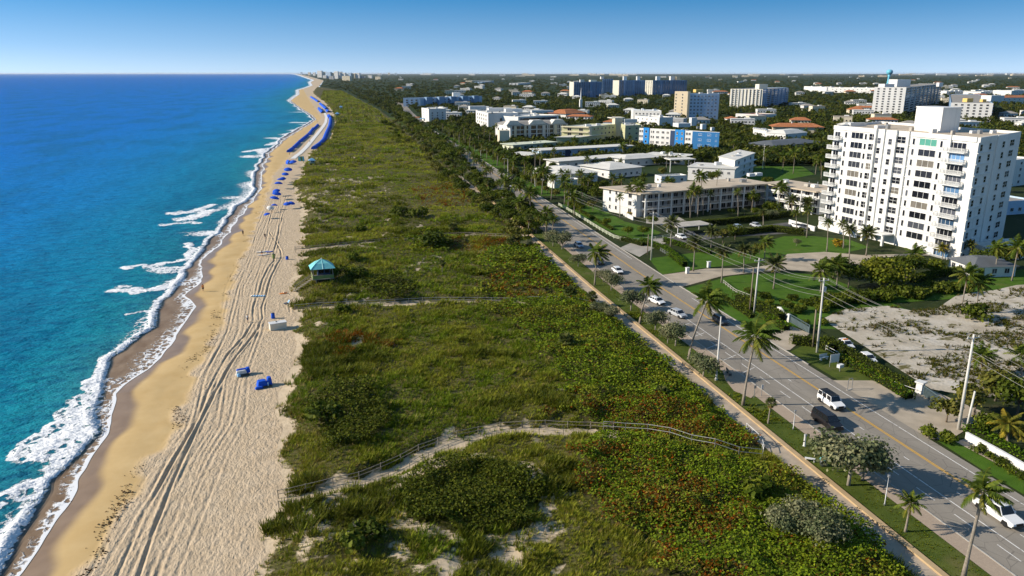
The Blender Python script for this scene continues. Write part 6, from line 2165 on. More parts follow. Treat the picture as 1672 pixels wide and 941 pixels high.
_, pb1, pt1 = pole('utility_pole', 'white concrete utility pole at the corner lawn by the side street', (1063, 425), (1067, 346), .20, .12, 'pole_concrete', arms=1)
pole('utility_pole', 'short stub pole beside the corner lawn utility pole', (1057, 416), (1059, 383), .14, .11, 'pole_wood')
_, pb2, pt2 = pole('utility_pole', 'white concrete utility pole of the twin pair by the driveway hedge', (1231, 513), (1240, 422), .21, .12, 'pole_concrete', arms=1)
pole('utility_pole', 'wooden stub pole of the twin pair by the driveway hedge', (1224, 508), (1231, 437), .16, .12, 'pole_wood')
_, pb3, pt3 = pole('utility_pole', 'concrete utility pole with a round transformer in the loose hedge', (1334, 576), (1343, 454), .23, .13, 'pole_concrete', arms=1, transformer=True)
pole('utility_pole', 'wooden stub pole beside the transformer pole', (1327, 567), (1331, 506), .17, .13, 'pole_wood')
_, pb4, pt4 = pole('utility_pole', 'tallest concrete utility pole, leaning right by the white garden wall', (1565, 702), (1588, 546), .25, .14, 'pole_concrete', arms=1)
pole('utility_pole', 'thin pale stub pole behind the tallest utility pole', (1577, 704), (1595, 640), .17, .13, 'pole_concrete')
posts = [(pb1, pt1), (pb2, pt2), (pb3, pt3), (pb4, pt4)]
nxt = (pb4 + Vector((2.0, -42, 0)), Vector((0, 0, 11.5)))
prv = (pb1 + Vector((-2.0, 62, 0)), Vector((0, 0, 10)))
chain = [prv] + posts + [nxt]
for k, (dx, dz, lab) in enumerate([(-.9, -.2, 'outer overhead cable strung on the street side of the pole tops'), (.9, -.2, 'overhead cable on the garden side of the pole tops'), (0, .05, 'topmost overhead cable along the utility poles'),
                                   (.1, -2.4, 'lower overhead cable along the utility poles'), (.1, -3.3, 'lowest overhead cable along the utility poles')]):
    mb = MB()
    for (b0, t0), (b1, t1) in zip(chain[:-1], chain[1:]):
        A, Bq = b0 + t0 + Vector((dx, 0, dz)), b1 + t1 + Vector((dx, 0, dz))
        pts = []
        for i in range(11):
            f = i / 10
            p = A.lerp(Bq, f)
            p.z -= (1.1 if k < 3 else .8) * 4 * f * (1 - f)
            pts.append(p)
        mb.tube(pts, .017 if k < 3 else .024, 4, M['cable'], caps=False)
    tag(mb.build('overhead_cable'), lab, 'cable')


def lamp(label, base, top, kind='arm', arm=(1.0, 0), name='street_lamp', mat='pole_concrete', r=.12):
    b, h, p = height_of(base, top)
    e_ = empty(name, (*b, .1), 0, label, 'street lamp')
    mb = MB(); mb.lathe([(r * 1.6, 0), (r * 1.6, .3), (r, .35), (r * .55, h)], 8, mat=M[mat]); mb.build('shaft', None, e_, smooth=True)
    for s_ in ((1,) if kind == 'arm' else (1, -1) if kind == 'double' else ()):
        mb = MB(); mb.tube([(0, 0, h - .1), (arm[0] * .5 * s_, arm[1] * .5 * s_, h + .15), (arm[0] * s_, arm[1] * s_, h + .15)], .05, 6, M[mat]); mb.build('arm', None, e_)
        mb = MB(); mb.box((arm[0] * s_ * 1.3, arm[1] * s_ * 1.3, h + .13), (.75 if arm[0] else .3, .34, .12), M['white_paint']); hd = mb.build('lamp_head', None, e_)
        lb = MB(); lb.box((arm[0] * s_ * 1.3, arm[1] * s_ * 1.3, h + .05), (.55, .26, .04), M['lamp_glass']); link('lens', lb.mesh('lens'), hd)
    if kind == 'post':
        mb = MB(); mb.lathe([(.07, h), (.17, h + .06), (.15, h + .28), (.20, h + .30), (.04, h + .38)], 8, mat=M['grey_metal']); mb.build('lamp_head', None, e_)
    return e_


lamp('tall white lamp column on the verge beside the thin silvery tree', (1169, 622), (1174, 518), 'none', r=.17)
lamp('short lamp post on the verge left of the small feather palm', (1444, 827), (1452, 782), 'post', mat='grey_metal', r=.07)
lamp('short lamp post in the brick paving behind the black minivan', (1295, 703), (1298, 675), 'post', mat='grey_metal', r=.07)
lamp('street lamp with two flat lamp heads beside the street lawn', (931, 336), (932, 284), 'double', (2.2, 0), r=.13)
lamp('street lamp right of the large hedge block upstream', (873, 316), (873, 292), 'none', r=.12)
lamp('street lamp at the first hedge upstream, pale column', (829, 294), (830, 260), 'arm', (-1.6, 0), r=.12)
lamp('street lamp near the pale green house', (785, 262), (784, 246), 'double', (1.8, 0), r=.12)
lamp('pale lamp column right of the modern house', (1245, 276), (1250, 236), 'none', r=.14)
lamp('thin lamp post on the lawn by the low hedge', (1115, 386), (1115, 373), 'post', r=.06)


def signpost(label, base, h, panel=(.5, .6), mat='white_paint', name='sign_post', rz=.2, n=1):
    x, y = at(*base)
    e_ = empty(name, (x, y, .05), rz, label, 'sign')
    for k in range(n):
        mb = MB(); mb.box(((k - (n - 1) / 2) * panel[0] * .9, 0, h / 2), (.08, .08, h), M['grey_metal']); mb.build('post', None, e_)
    mb = MB(); mb.box((0, -.06, h - panel[1] / 2), (panel[0], .04, panel[1]), M[mat]); mb.build('panel', None, e_)
    return e_


signpost('parking sign post on the brick paving beside the tall coconut palm', (1231, 651), 2.2, (.45, .5), 'grey_metal')
signpost('second sign post on the brick paving, at the street kerb', (1243, 648), 2.0, (.4, .7), 'white_paint')
signpost('white notice board on two posts in front of the yellow tipped hedge', (1361, 599), 2.3, (1.9, 1.5), 'white_paint', 'notice_board', .1, 2)
x, y = at(1371, 607)
e_ = empty('mail_box', (x, y, .05), .3, 'small white mail box beside the white notice board', 'mail box')
mb = MB(); mb.box((0, 0, .4), (.12, .12, .8), M['grey_metal']); mb.build('post', None, e_)
mb = MB(); mb.box((0, 0, 1.0), (1.1, .6, .55), M['white_paint']); mb.build('box', None, e_)
x, y = at(1345, 588)
e_ = empty('bench', (x, y, .05), .2, 'pale bench left of the white notice board', 'bench')
mb = MB(); mb.box((0, 0, .5), (1.8, .5, .08), M['white_paint']); mb.build('seat', None, e_)
mb = MB(); mb.box((0, .25, .85), (1.8, .06, .4), M['white_paint']); mb.build('backrest', None, e_)
for s_ in (-.7, .7):
    mb = MB(); mb.box((s_, 0, .23), (.1, .45, .46), M['white_paint']); mb.build('leg', None, e_)
x, y = at(1387, 637)
e_ = empty('hoop_rail', (x, y, .05), .3, 'grey pipe hoop standing in the verge strip by the street', 'rail')
mb = MB(); mb.tube([(-.55, 0, 0), (-.55, 0, 1.7), (-.4, 0, 1.9), (.4, 0, 1.9), (.55, 0, 1.7), (.55, 0, .0)], .06, 8, M['grey_metal']); mb.build('pipe', None, e_)
mb = MB(); mb.box((0, 0, .04), (1.4, .3, .08), M['concrete']); mb.build('footing', None, e_)
for px, py, lab in ((1122, 447, 'white pillar box at the lower corner of the corner lawn'), (1157, 437, 'white pillar box further into the corner lawn')):
    x, y = at(px, py)
    e_ = empty('pillar_box', (x, y, 0), .2, lab, 'pillar')
    mb = MB(); mb.box((0, 0, .75), (.8, .6, 1.5), M['white_paint']); mb.build('shaft', None, e_)
    mb = MB(); mb.box((0, 0, 1.56), (1.0, .8, .12), M['white_paint']); mb.build('cap', None, e_)
x, y = at(1313, 730)
e_ = empty('bollard', (x, y, .1), 0, 'white bollard on the paving between footpath and black minivan', 'bollard')
mb = MB(); mb.lathe([(.24, 0), (.2, .1), (.16, .2), (.15, 1.5), (.2, 1.6)], 10, mat=M['white_paint']); mb.build('shaft', None, e_, smooth=True)
mb = MB(); mb.lathe([(.22, 1.6), (.22, 1.7), (.05, 1.85)], 10, mat=M['grey_metal']); mb.build('cap', None, e_, smooth=True)
x, y = at(1343, 762)
e_ = empty('waste_bin', (x, y, .1), .5, 'green covered waste bin in the verge below the biggest silvery tree', 'bin')
mb = MB(); mb.lathe([(.34, 0), (.38, .1), (.42, .95)], 12, mat=M['bin_green'] if 'bin_green' in M else M['dark_metal']); mb.build('body', None, e_, smooth=True)
mb = MB(); mb.lathe([(.46, .95), (.44, 1.05), (.2, 1.3), (.05, 1.34)], 12, mat=M['teal_metal']); mb.build('lid', None, e_, smooth=True)
x, y = at(1322, 755)
e_ = empty('bench', (x, y, .1), -.6, 'white bench beside the covered waste bin', 'bench')
mb = MB(); mb.box((0, 0, .45), (1.3, .4, .08), M['white_paint']); mb.build('seat', None, e_)
for s_ in (-.5, .5):
    mb = MB(); mb.box((s_, 0, .2), (.12, .36, .41), M['white_paint']); mb.build('leg', None, e_)
x, y = at(1190, 613)
e_ = empty('bench', (x, y, .2), R(80), 'timber bench in the brick bay right of the white lamp column', 'bench')
mb = MB(); mb.box((0, 0, .45), (1.6, .5, .07), M['weathered_wood']); mb.build('seat', None, e_)
mb = MB(); mb.box((0, .26, .8), (1.6, .06, .4), M['weathered_wood']); mb.build('backrest', None, e_)
for s_ in (-.6, .6):
    mb = MB(); mb.box((s_, 0, .2), (.1, .45, .42), M['dark_metal']); mb.build('leg', None, e_)
bay = [at(1178, 600), at(1208, 606), at(1222, 620), at(1238, 640), at(1226, 652), at(1198, 640), at(1184, 622)]
_k = MB(); _k.sheet(bay, .185, M['brick_paving']); _k.build('brick_pavement')['kind'] = 'structure'


# ================================================================ fences, rails, walls, gates
def post_fence(name, label, pts, step, h, rails, pmat, rmat, pr=.05, rr=.03, zf=None, cat='fence', box=False, maxposts=60):
    P = [Vector((p[0], p[1])) for p in pts]
    L = [0.0]
    for a, b in zip(P[:-1], P[1:]): L.append(L[-1] + (b - a).length)
    n = max(1, min(maxposts - 1, int(L[-1] / step)))
    zf = zf or (lambda x, y: 0.0)
    o = P[0]
    e_ = empty(name, (o.x, o.y, 0), 0, label, cat)
    tops = []
    me = None
    for i in range(n + 1):
        s_ = L[-1] * i / n
        k = min(len(P) - 2, max(j for j in range(len(L)) if L[j] <= s_ + 1e-6))
        f = (s_ - L[k]) / max(1e-6, L[k + 1] - L[k])
        q = P[k].lerp(P[k + 1], min(1, f))
        z = zf(q.x, q.y)
        if me is None:
            mb = MB()
            mb.tube([(0, 0, -.2), (0, 0, h)], [pr, pr * .9], 6, pmat)
            me = mb.mesh('fence_post')
        link('post', me, e_, (q.x - o.x, q.y - o.y, z))
        tops.append(Vector((q.x - o.x, q.y - o.y, z)))
    for rz_, sag in rails:
        mb = MB()
        pts_ = []
        for a, b in zip(tops[:-1], tops[1:]):
            pts_.append(a + Vector((0, 0, rz_)))
            pts_.append(a.lerp(b, .5) + Vector((0, 0, rz_ - sag)))
        pts_.append(tops[-1] + Vector((0, 0, rz_)))
        mb.tube(pts_, rr, 5, rmat)
        mb.build('rail', None, e_)
    return e_


def side_of(L, d):
    out = []
    for i, p in enumerate(L):
        a, b = Vector(L[max(0, i - 1)]), Vector(L[min(len(L) - 1, i + 1)])
        t_ = (b - a).normalized()
        out.append((p[0] - t_.y * d, p[1] + t_.x * d))
    return out


zd = lambda x, y: float(dune_h(np.array([x]), np.array([y]))[0])
post_fence('post_and_rail_fence', 'weathered post and rail fence on the far side of the curving sand path', side_of(walk_path[1:], 1.25), 3.2, 1.15, [(1.05, .02), (.55, .02)], M['weathered_wood'], M['weathered_wood'], .07, .045, zd)
post_fence('rope_fence', 'low post and rope fence on the near side of the curving sand path', side_of(walk_path[1:], -1.15), 3.2, 1.0, [(.9, .12)], M['weathered_wood'], M['cable'], .06, .025, zd)
post_fence('metal_rail_fence', 'grey metal rail fence running from the sand path to the footpath', rail_line, 3.0, 1.5, [(1.45, 0), (.8, 0)], M['grey_metal'], M['grey_metal'], .05, .04, zd)
post_fence('metal_rail_fence', 'pale rail fence on the footpath edge at the end of the sand path', [at(1218, 705), at(1243, 728), at(1246, 742)], 1.6, 1.35, [(1.3, 0), (.7, 0)], M['white_paint'], M['white_paint'], .05, .04)
post_fence('boardwalk_fence', 'rail fence along the middle dune boardwalk', side_of(walk_mid + poly((900, 500), (960, 503)), 1.0), 3.0, 1.1, [(1.0, .02), (.5, .02)], M['weathered_wood'], M['grey_metal'], .07, .05, zd)
post_fence('boardwalk_fence', 'low handrail on the near side of the middle dune boardwalk', side_of(walk_mid, -1.0), 3.0, .9, [(.85, .02)], M['weathered_wood'], M['weathered_wood'], .07, .05, zd)
post_fence('boardwalk_fence', 'rail fence along the farthest dune boardwalk', side_of(walk_far, 1.2), 4.0, 1.1, [(1.0, .02), (.5, .02)], M['weathered_wood'], M['weathered_wood'], .08, .07, zd)
post_fence('boardwalk_fence', 'low handrail on the near side of the farthest dune boardwalk', side_of(walk_far, -1.2), 4.0, 1.0, [(.95, .02)], M['weathered_wood'], M['weathered_wood'], .08, .07, zd)
post_fence('guard_rail', 'pale green guard rail along the street in front of the lawns', poly((912, 336), (925, 343), (950, 358), (980, 377), (1005, 391), (1027, 395)), 3.2, 1.1, [(1.05, 0), (.7, 0), (.35, 0)], M['rail_green'] if 'rail_green' in M else M['pale_green_wall'], M['pale_green_wall'], .09, .07)
post_fence('guard_rail', 'short pale rail around the corner by the side street', poly((1027, 395), (1060, 392), (1095, 387)), 3.0, .9, [(.85, 0), (.45, 0)], M['pale_green_wall'], M['pale_green_wall'], .08, .06)
post_fence('garden_fence', 'grey slatted fence in front of the corner hedge', poly((1078, 410), (1098, 422), (1117, 434)), 1.6, 1.0, [(.9, 0), (.5, 0), (.2, 0)], M['grey_metal'], M['grey_metal'], .07, .05)
post_fence('garden_fence', 'pale low fence in front of the hedge by the driveway', poly((1181, 463), (1200, 478), (1226, 488)), 1.6, .9, [(.8, 0), (.35, 0)], M['concrete'], M['concrete'], .08, .06)
post_fence('garden_fence', 'thin rail between the two hedges below the sandy lot', poly((1348, 573), (1400, 602), (1450, 630), (1496, 646)), 3.0, 1.1, [(1.0, 0), (.5, 0)], M['white_paint'], M['white_paint'], .05, .04)


def wall_thing(name, label, pts, h, th, mat, cat='wall', cap=None):
    e_ = empty(name, (*pts[0], 0), 0, label, cat)
    mb, cb = MB(), MB()
    for a, b in zip(pts[:-1], pts[1:]):
        a, b = Vector(a) - Vector(pts[0]), Vector(b) - Vector(pts[0])
        m = (a + b) / 2
        ang = math.atan2(b.y - a.y, b.x - a.x)
        mb.box((m.x, m.y, h / 2), ((b - a).length, th, h), mat, rz=ang)
        cb.box((m.x, m.y, h + .04), ((b - a).length + .02, th + .12, .08), cap or mat, rz=ang)
    mb.build('wall', None, e_)
    cb.build('coping', None, e_)
    return e_


wall_thing('garden_wall', 'long white garden wall at the right edge behind the planted bed', poly((1576, 720), (1624, 746), (1700, 790)), 1.25, .3, M['white_wall'])
x, y = at(1501, 643)
e_ = empty('gate_pier', (x, y, 0), .4, 'white square gate pier at the corner of the tan driveway', 'gate pier')
mb = MB(); mb.box((0, 0, .95), (1.0, 1.0, 1.9), M['white_wall'], taper=.92); mb.build('shaft', None, e_)
mb = MB(); mb.box((0, 0, 2.0), (1.35, 1.35, .22), M['white_paint']); mb.build('cap', None, e_)
M['rail_dark'] = plain('rail_dark', (.10, .14, .15), .5, .4)


def gate(label, a, b, h, mat, n=16):
    a, b = Vector(at(*a)), Vector(at(*b))
    d = b - a
    ang = math.atan2(d.y, d.x)
    e_ = empty('gate', (a.x, a.y, 0), ang, label, 'gate')
    mb = MB()
    for z in (.15, h): mb.box((d.length / 2, 0, z), (d.length, .08, .10), M[mat])
    for x_ in (0.05, d.length - .05): mb.box((x_, .003, h / 2 + .05), (.12, .1, h + .1), M[mat])
    mb.build('gate_frame', None, e_)
    mb = MB()
    for k in range(n): mb.box((d.length * (k + .5) / n, -.003, h / 2), (.07, .05, h - .1), M[mat])
    mb.box((d.length / 2, .05, h * .45), (d.length - .1, .02, h * .6), M[mat])
    mb.build('bars', None, e_)


gate('dark rail gate between the hedges left of the transformer pole', (1289, 526), (1321, 545), 1.7, 'rail_dark')
gate('grey green mesh gate beside the white gate pier', (1507, 646), (1532, 664), 1.6, 'rail_dark', 20)
pts = [at(1268, 512), at(1280, 520), at(1288, 526)]
e_ = empty('scrolled_wall', (*pts[0], 0), 0, 'white wall end with a scrolled top beside the dark rail gate', 'wall')
a, bq = Vector(pts[0]), Vector(pts[-1])
mb = MB()
prof = [(0, 0), (0, 1.5), (.25, 1.9), (.5, 1.5), (.7, 1.25), (.85, 1.6), (1, 1.75), (1, 0)]
L = (bq - a).length
mb.prism([(x * L, z) for x, z in prof], -.15, .15, M['white_wall'])
mb.v = [(x, z_, y) for x, y, z_ in mb.v]
o = mb.build('wall', None, e_, (0, 0, 0), math.atan2((bq - a).y, (bq - a).x))
mb = MB(); mb.box((0, 0, .85), (.5, .5, 1.7), M['white_wall']); mb.build('pier', None, e_, (bq.x - a.x, bq.y - a.y, 0))
wall_thing('garden_wall', 'low white wall between car park and tower lawn', poly((1288, 366), (1330, 378)), 1.5, .3, M['white_wall'])
wall_thing('garden_wall', 'white wall piece at the corner of the walkway apartments', poly((1018, 352), (1034, 360)), 1.3, .3, M['white_wall'])
# flat white canopy roof beside the walkway apartments
x, y = at(1125, 366, 2.8)
e_ = empty('carport', (x, y, 0), R(8), 'flat grey carport roof between the long hedge and the walkway apartments', 'carport')
mb = MB(); mb.box((0, 0, 2.8), (13, 7, .25), M['concrete']); mb.build('roof', None, e_)
for sx in (-6, 6):
    for sy in (-3, 3):
        mb = MB(); mb.box((sx, sy, 1.35), (.2, .2, 2.7), M['white_paint']); mb.build('post', None, e_)
# ================================================================ beach: hut, umbrellas, people, gear
# lifeguard hut with a hipped turquoise roof on a timber platform
def hut(label, base, s=1.0, roof='teal_metal', wallm='navy_paint', full=True, z=None):
    x, y = at(*base)
    z = zd(x, y) if z is None else z
    e_ = empty('lifeguard_hut', (x, y, z), .12, label, 'lifeguard hut')
    e_.scale = (s, s, s)
    for sx in (-1.7, 1.7):
        for sy in (-1.5, 1.5):
            mb = MB(); mb.box((sx, sy, 1.1), (.26, .26, 2.5), M['weathered_wood']); mb.build('stilt', None, e_)
    mb = MB(); mb.box((0, 0, 2.42), (5.2, 4.4, .18), M['weathered_wood']); mb.build('platform', None, e_)
    mb = MB(); mb.box((0, 0, 1.2), (3.1, 2.7, 2.0), M['black']); mb.build('storage_box', None, e_)
    mb = MB()
    for a, b in (((-2.5, -2.1), (2.5, -2.1)), ((-2.5, -2.1), (-2.5, 2.1)), ((2.5, -2.1), (2.5, 2.1))):
        c = ((a[0] + b[0]) / 2, (a[1] + b[1]) / 2)
        dx, dy = abs(a[0] - b[0]), abs(a[1] - b[1])
        mb.box((c[0], c[1], 3.45), (dx + .1, dy + .1, .1), M['weathered_wood'])
        mb.box((c[0], c[1], 2.95), (max(dx, .06), max(dy, .06), .8), M['green_paint'])
    mb.build('railing', None, e_)
    mb = MB(); mb.box((.35, .35, 3.7), (3.0, 2.6, 2.4), M[wallm]); cab = mb.build('cabin', None, e_)
    for sx in (-.65, .75):
        mb = MB(); mb.box((.35 + sx, -.97, 4.1), (1.1, .06, .9), M['glass']); link('window', mb.mesh('window'), cab)
    mb = MB(); mb.box((-1.17, .35, 4.1), (.06, 1.6, .9), M['glass']); link('window', mb.mesh('window'), cab)
    for sx in (-2.3, 2.3):
        for sy in (-1.9, 1.9):
            mb = MB(); mb.box((sx, sy, 3.8), (.16, .16, 2.7), M['weathered_wood']); mb.build('corner_post', None, e_)
    mb = MB()
    n = 8
    base_ = [(2.95, 0), (2.95, 2.4), (0, 2.4), (-2.95, 2.4), (-2.95, 0), (-2.95, -2.4), (0, -2.4), (2.95, -2.4)]
    mid = [(p[0] * .55, p[1] * .55) for p in base_]
    mb.add([(p[0], p[1], 5.0) for p in base_] + [(p[0], p[1], 6.15) for p in mid] + [(0, 0, 7.0)],
           [(i, (i + 1) % n, n + (i + 1) % n, n + i) for i in range(n)] + [(n + i, n + (i + 1) % n, 2 * n) for i in range(n)] + [tuple(range(n - 1, -1, -1))], M[roof])
    for i in range(n):
        a, b, c = Vector((*base_[i], 5.02)), Vector((*mid[i], 6.17)), Vector((0, 0, 7.02))
        mb.tube([a, b, c], .05, 4, M[roof])
    mb.build('roof', None, e_)
    mb = MB(); mb.lathe([(.12, 6.95), (.16, 7.05), (.02, 7.4)], 8, mat=M['white_paint']); mb.build('finial', None, e_)
    if full:
        for s_ in (-.55, .55):
            mb = MB(); mb.tube([(-2.6, -.6 + s_, 3.4), (-4.6, -1.0 + s_, 2.3), (-7.0, -1.8 + s_, 1.1)], .06, 6, M['weathered_wood']); mb.build('handrail', None, e_)
        mb = MB()
        for k in range(9):
            f = k / 8
            mb.box((-2.7 - 4.2 * f, -.6 - 1.2 * f, 2.3 - 2.2 * f), (.55, 1.1, .08), M['weathered_wood'], rz=.28)
        mb.build('ramp', None, e_)
    return e_


hut('lifeguard hut with a turquoise hipped roof at the beach edge', (528, 470), .96, z=.3)
hut('small pale blue lifeguard hut at the end of the umbrella line', (510, 272), .62, 'light_blue', 'light_blue', False, .2)
hut('tiny blue lifeguard hut far up the dune edge, the nearer of two', (551, 192), .8, 'light_blue', 'light_blue', False, .2)
hut('tiny blue lifeguard hut far up the dune edge, the farther of two', (557, 180), .8, 'light_blue', 'light_blue', False, .2)


def umbrella(label, base, r=1.25, mat='blue_canvas', tilt=.12, group=None, low=False):
    x, y = at(*base)
    e_ = empty('beach_umbrella', (x, y, 0), random.uniform(0, 6), label, 'beach umbrella', group)
    e_.scale = (r / 1.25,) * 3
    me = bpy.data.meshes.get('umbrella_pole')
    if not me:
        mb = MB(); mb.tube([(0, 0, -.2), (0, 0, 2.25)], .035, 6, M['white_paint']); me = mb.mesh('umbrella_pole')
    link('pole', me, e_)
    cm = bpy.data.meshes.get('umbrella_canopy_' + mat)
    if not cm:
        mb = MB()
        n = 8
        vs = [(0, 0, 2.3)]
        for rr, zz in ((.55, 2.18), (1.0, 1.95), (1.25, 1.72), (1.25, 1.60)):
            for k in range(16):
                sc = 1.0 if k % 2 == 0 else .96
                a = 6.28318 * k / 16
                vs.append((math.cos(a) * rr * sc, math.sin(a) * rr * sc, zz))
        fs = [(0, 1 + k, 1 + (k + 1) % 16) for k in range(16)]
        for j in range(3): fs += [(1 + j * 16 + k, 1 + (j + 1) * 16 + k, 1 + (j + 1) * 16 + (k + 1) % 16, 1 + j * 16 + (k + 1) % 16) for k in range(16)]
        mb.add(vs, fs, M[mat])
        cm = mb.mesh('umbrella_canopy_' + mat)
    o = link('canopy', cm, e_)
    o.rotation_euler = (tilt, -tilt * 1.5, 0)
    return e_


ordn = ['nearest', 'second', 'third', 'fourth', 'fifth', 'sixth', 'seventh', 'eighth', 'ninth', 'tenth', 'eleventh']
U = [(438, 357, 1.15), (448, 343, 1.25), (447, 334, 1.8), (451, 326, 1.8), (453, 320, 1.6), (455, 309, 1.8), (458, 302, 1.7), (462, 298, 1.4), (466, 292, 1.7), (471, 286, 2.1), (480, 273, 2.1)]
for i, (px, py, r) in enumerate(U):
    umbrella('blue beach umbrella, %s of the line counted from the near end' % ordn[i], (px, py), r)
umbrella('blue umbrella of the pair at the dune edge, left one', (470, 341), 1.4)
umbrella('blue umbrella of the pair at the dune edge, right one', (475, 340), 1.4)
umbrella('white beach umbrella beside the near end of the blue line', (441, 346), 1.3, 'white_canvas', .3)


def cabana(px, py, w_, d_, h, rz, label, group, mat='blue_canvas'):
    x, y = at(px, py)
    e_ = empty('beach_cabana', (x, y, 0), rz, label, 'beach cabana', group)
    key = 'cabana_%.1f_%.1f_%.1f' % (w_, d_, h)
    me = bpy.data.meshes.get(key)
    if not me:
        mb = MB()
        n = 9
        vs = []
        for k in range(n):
            a = math.pi * k / (n - 1)
            for s_ in (-1, 1): vs.append((-math.cos(a) * w_ / 2, s_ * d_ / 2, math.sin(a) * h))
        fs = [(2 * k, 2 * k + 1, 2 * k + 3, 2 * k + 2) for k in range(n - 1)] + [tuple(range(1, 2 * n, 2))]
        mb.add(vs, fs, M[mat])
        me = mb.mesh(key)
    link('hood', me, e_)
    bk = bpy.data.meshes.get(key + 's')
    if not bk:
        mb = MB(); mb.box((0, 0, .35), (w_ * .8, d_ * .9, .2), M['white_canvas']); bk = mb.mesh(key + 's')
    link('seat', bk, e_)
    return e_


def along_px(pts, n):
    P = [Vector(at(*p)) for p in pts]
    L = [0]
    for a, b in zip(P[:-1], P[1:]): L.append(L[-1] + (b - a).length)
    out = []
    for i in range(n):
        s_ = L[-1] * (i + .5) / n
        k = min(len(P) - 2, max(j for j in range(len(L)) if L[j] <= s_))
        q = P[k].lerp(P[k + 1], (s_ - L[k]) / (L[k + 1] - L[k]))
        d = P[k + 1] - P[k]
        out.append((q.x, q.y, math.atan2(d.y, d.x)))
    return out


def row_cab(pts, n, w_, h, label, group):
    L = along_px(pts, n)
    dist = math.hypot(L[0][0] - L[-1][0], L[0][1] - L[-1][1]) / max(1, n - 1)
    for x, y, a in L:
        e_ = cabana(500, 300, w_, dist * 1.02, h, a + math.pi / 2, label, group)
        e_.location = (x, y, 0)


row_cab([(512, 244), (522, 237), (529, 230), (534, 217), (538.5, 207), (540, 197), (539.5, 193)], 44, 3.5, 2.1, 'blue hooded beach cabana in the long closed row along the dune', 'cabanas in the long closed row')
row_cab([(504, 220), (509, 214), (515, 209), (519, 205)], 18, 2.5, 1.6, 'blue hooded beach cabana in the broken seaward row', 'cabanas in the broken seaward row')
row_cab([(505, 221), (511, 211)], 6, 2.5, 1.6, 'blue hooded beach cabana at the near end of the broken row', 'cabanas at the near end of the broken row')
for g_, (pts, n) in enumerate([([(471, 249), (478, 244)], 4), ([(479, 243), (488, 234)], 7), ([(489, 233), (502, 222)], 8), ([(523, 170), (533, 179)], 9), ([(534, 181), (537, 184)], 3), ([(508, 159), (520, 167)], 8), ([(521, 178), (527, 185)], 4), ([(537, 190), (539, 193)], 3)]):
    row_cab(pts, n, 2.6 if g_ < 3 else 4.5, 1.7 if g_ < 3 else 2.4, 'small blue beach tent in the loose seaward line' if g_ < 3 else 'small blue beach tent far up the beach', 'loose line of blue beach tents' if g_ < 3 else 'blue beach tents far up the beach')
cabana(472, 268, 2.6, 3.6, 2.2, .4, 'tall blue cabana at the near end of the white walkway mat', None)
# long white walkway mat
L = along_px([(476, 262), (481, 257), (490, 251), (500, 241), (510, 229), (520, 217), (527, 208), (532, 200), (533, 192), (530, 184)], 40)
mb = MB()
vs = []
for x, y, a in L:
    w_ = 1.5
    vs += [(x - math.sin(a) * -w_, y + math.cos(a) * -w_, .16), (x + math.sin(a) * -w_, y - math.cos(a) * -w_, .16)]
mb.add(vs, [(2 * i, 2 * i + 1, 2 * i + 3, 2 * i + 2) for i in range(len(L) - 1)], M['white_canvas'])
o = mb.build('walkway_mat')
md = o.modifiers.new('thick', 'SOLIDIFY'); md.thickness = .08
tag(o, 'long white walkway mat curving along the beach between the cabana rows', 'walkway')
# green and blue tent near the pale hut
x, y = at(492, 263)
e_ = empty('beach_tent', (x, y, 0), .3, 'green striped beach tent between umbrellas and the pale blue hut', 'tent')
for k, m in enumerate(('teal_metal', 'green_paint', 'teal_metal')):
    mb = MB(); x0 = -1.6 + k * 1.07
    mb.add([(x0, -1.3, 0), (x0 + 1.06, -1.3, 0), (x0 + 1.06, 0, 2.6), (x0, 0, 2.6), (x0, 1.3, 0), (x0 + 1.06, 1.3, 0)], [(0, 1, 2, 3), (3, 2, 5, 4)], M[m])
    mb.build('panel', None, e_)


# ---- the two covered piles of beach gear on the near sand
def gear(label, base, parts, rz=.3):
    x, y = at(*base)
    e_ = empty('covered_lounger', (x, y, 0), rz, label, 'beach lounger')
    for nm, c, d, m, tp in parts:
        mb = MB(); mb.box(c, d, M[m], taper=tp)
        o = mb.build(nm, None, e_)
        md = o.modifiers.new('soft', 'BEVEL'); md.width = .12; md.segments = 3
    return e_


gear('bright blue covered beach loungers standing together near the dune edge', (432, 631), [('cover', (-.35, .1, .62), (1.7, 1.5, 1.0), 'blue_canvas', .72), ('hood', (.85, .25, .75), (.8, 1.3, 1.3), 'blue_canvas', .7), ('mattress', (-1.0, -.75, .25), (1.3, .6, .4), 'blue_canvas', .85), ('frame', (0, -.45, .2), (2.2, .9, .25), 'dark_metal', .9), ('strut', (.45, -.75, .45), (.18, .2, .8), 'light_blue', .8)])
gear('blue and white beach loungers folded together beside the wheel tracks', (398, 613), [('cover', (-.2, .45, .65), (1.9, .6, .9), 'blue_canvas', .8), ('mattress', (-.35, .0, .55), (1.9, .5, .8), 'white_canvas', .8), ('hood', (.8, .35, .75), (.7, .9, .9), 'blue_canvas', .8), ('frame', (0, -.2, .2), (1.9, .9, .3), 'dark_metal', .9), ('wheel_drum', (-.85, -.5, .35), (.6, .5, .55), 'light_blue', .7)])
x, y = at(454, 537)
e_ = empty('storage_box', (x, y, 0), .28, 'white lidded storage box at the edge of the dune grass', 'storage box')
mb = MB(); mb.box((0, 0, .65), (3.2, 1.4, 1.3), M['cream_trim']); mb.build('body', None, e_)
mb = MB(); mb.box((0, 0, 1.36), (3.35, 1.6, .14), M['white_paint']); mb.build('lid', None, e_)
mb = MB(); mb.box((-.2, .1, 1.5), (.25, .2, .14), M['dark_metal']); mb.build('handle', None, e_)
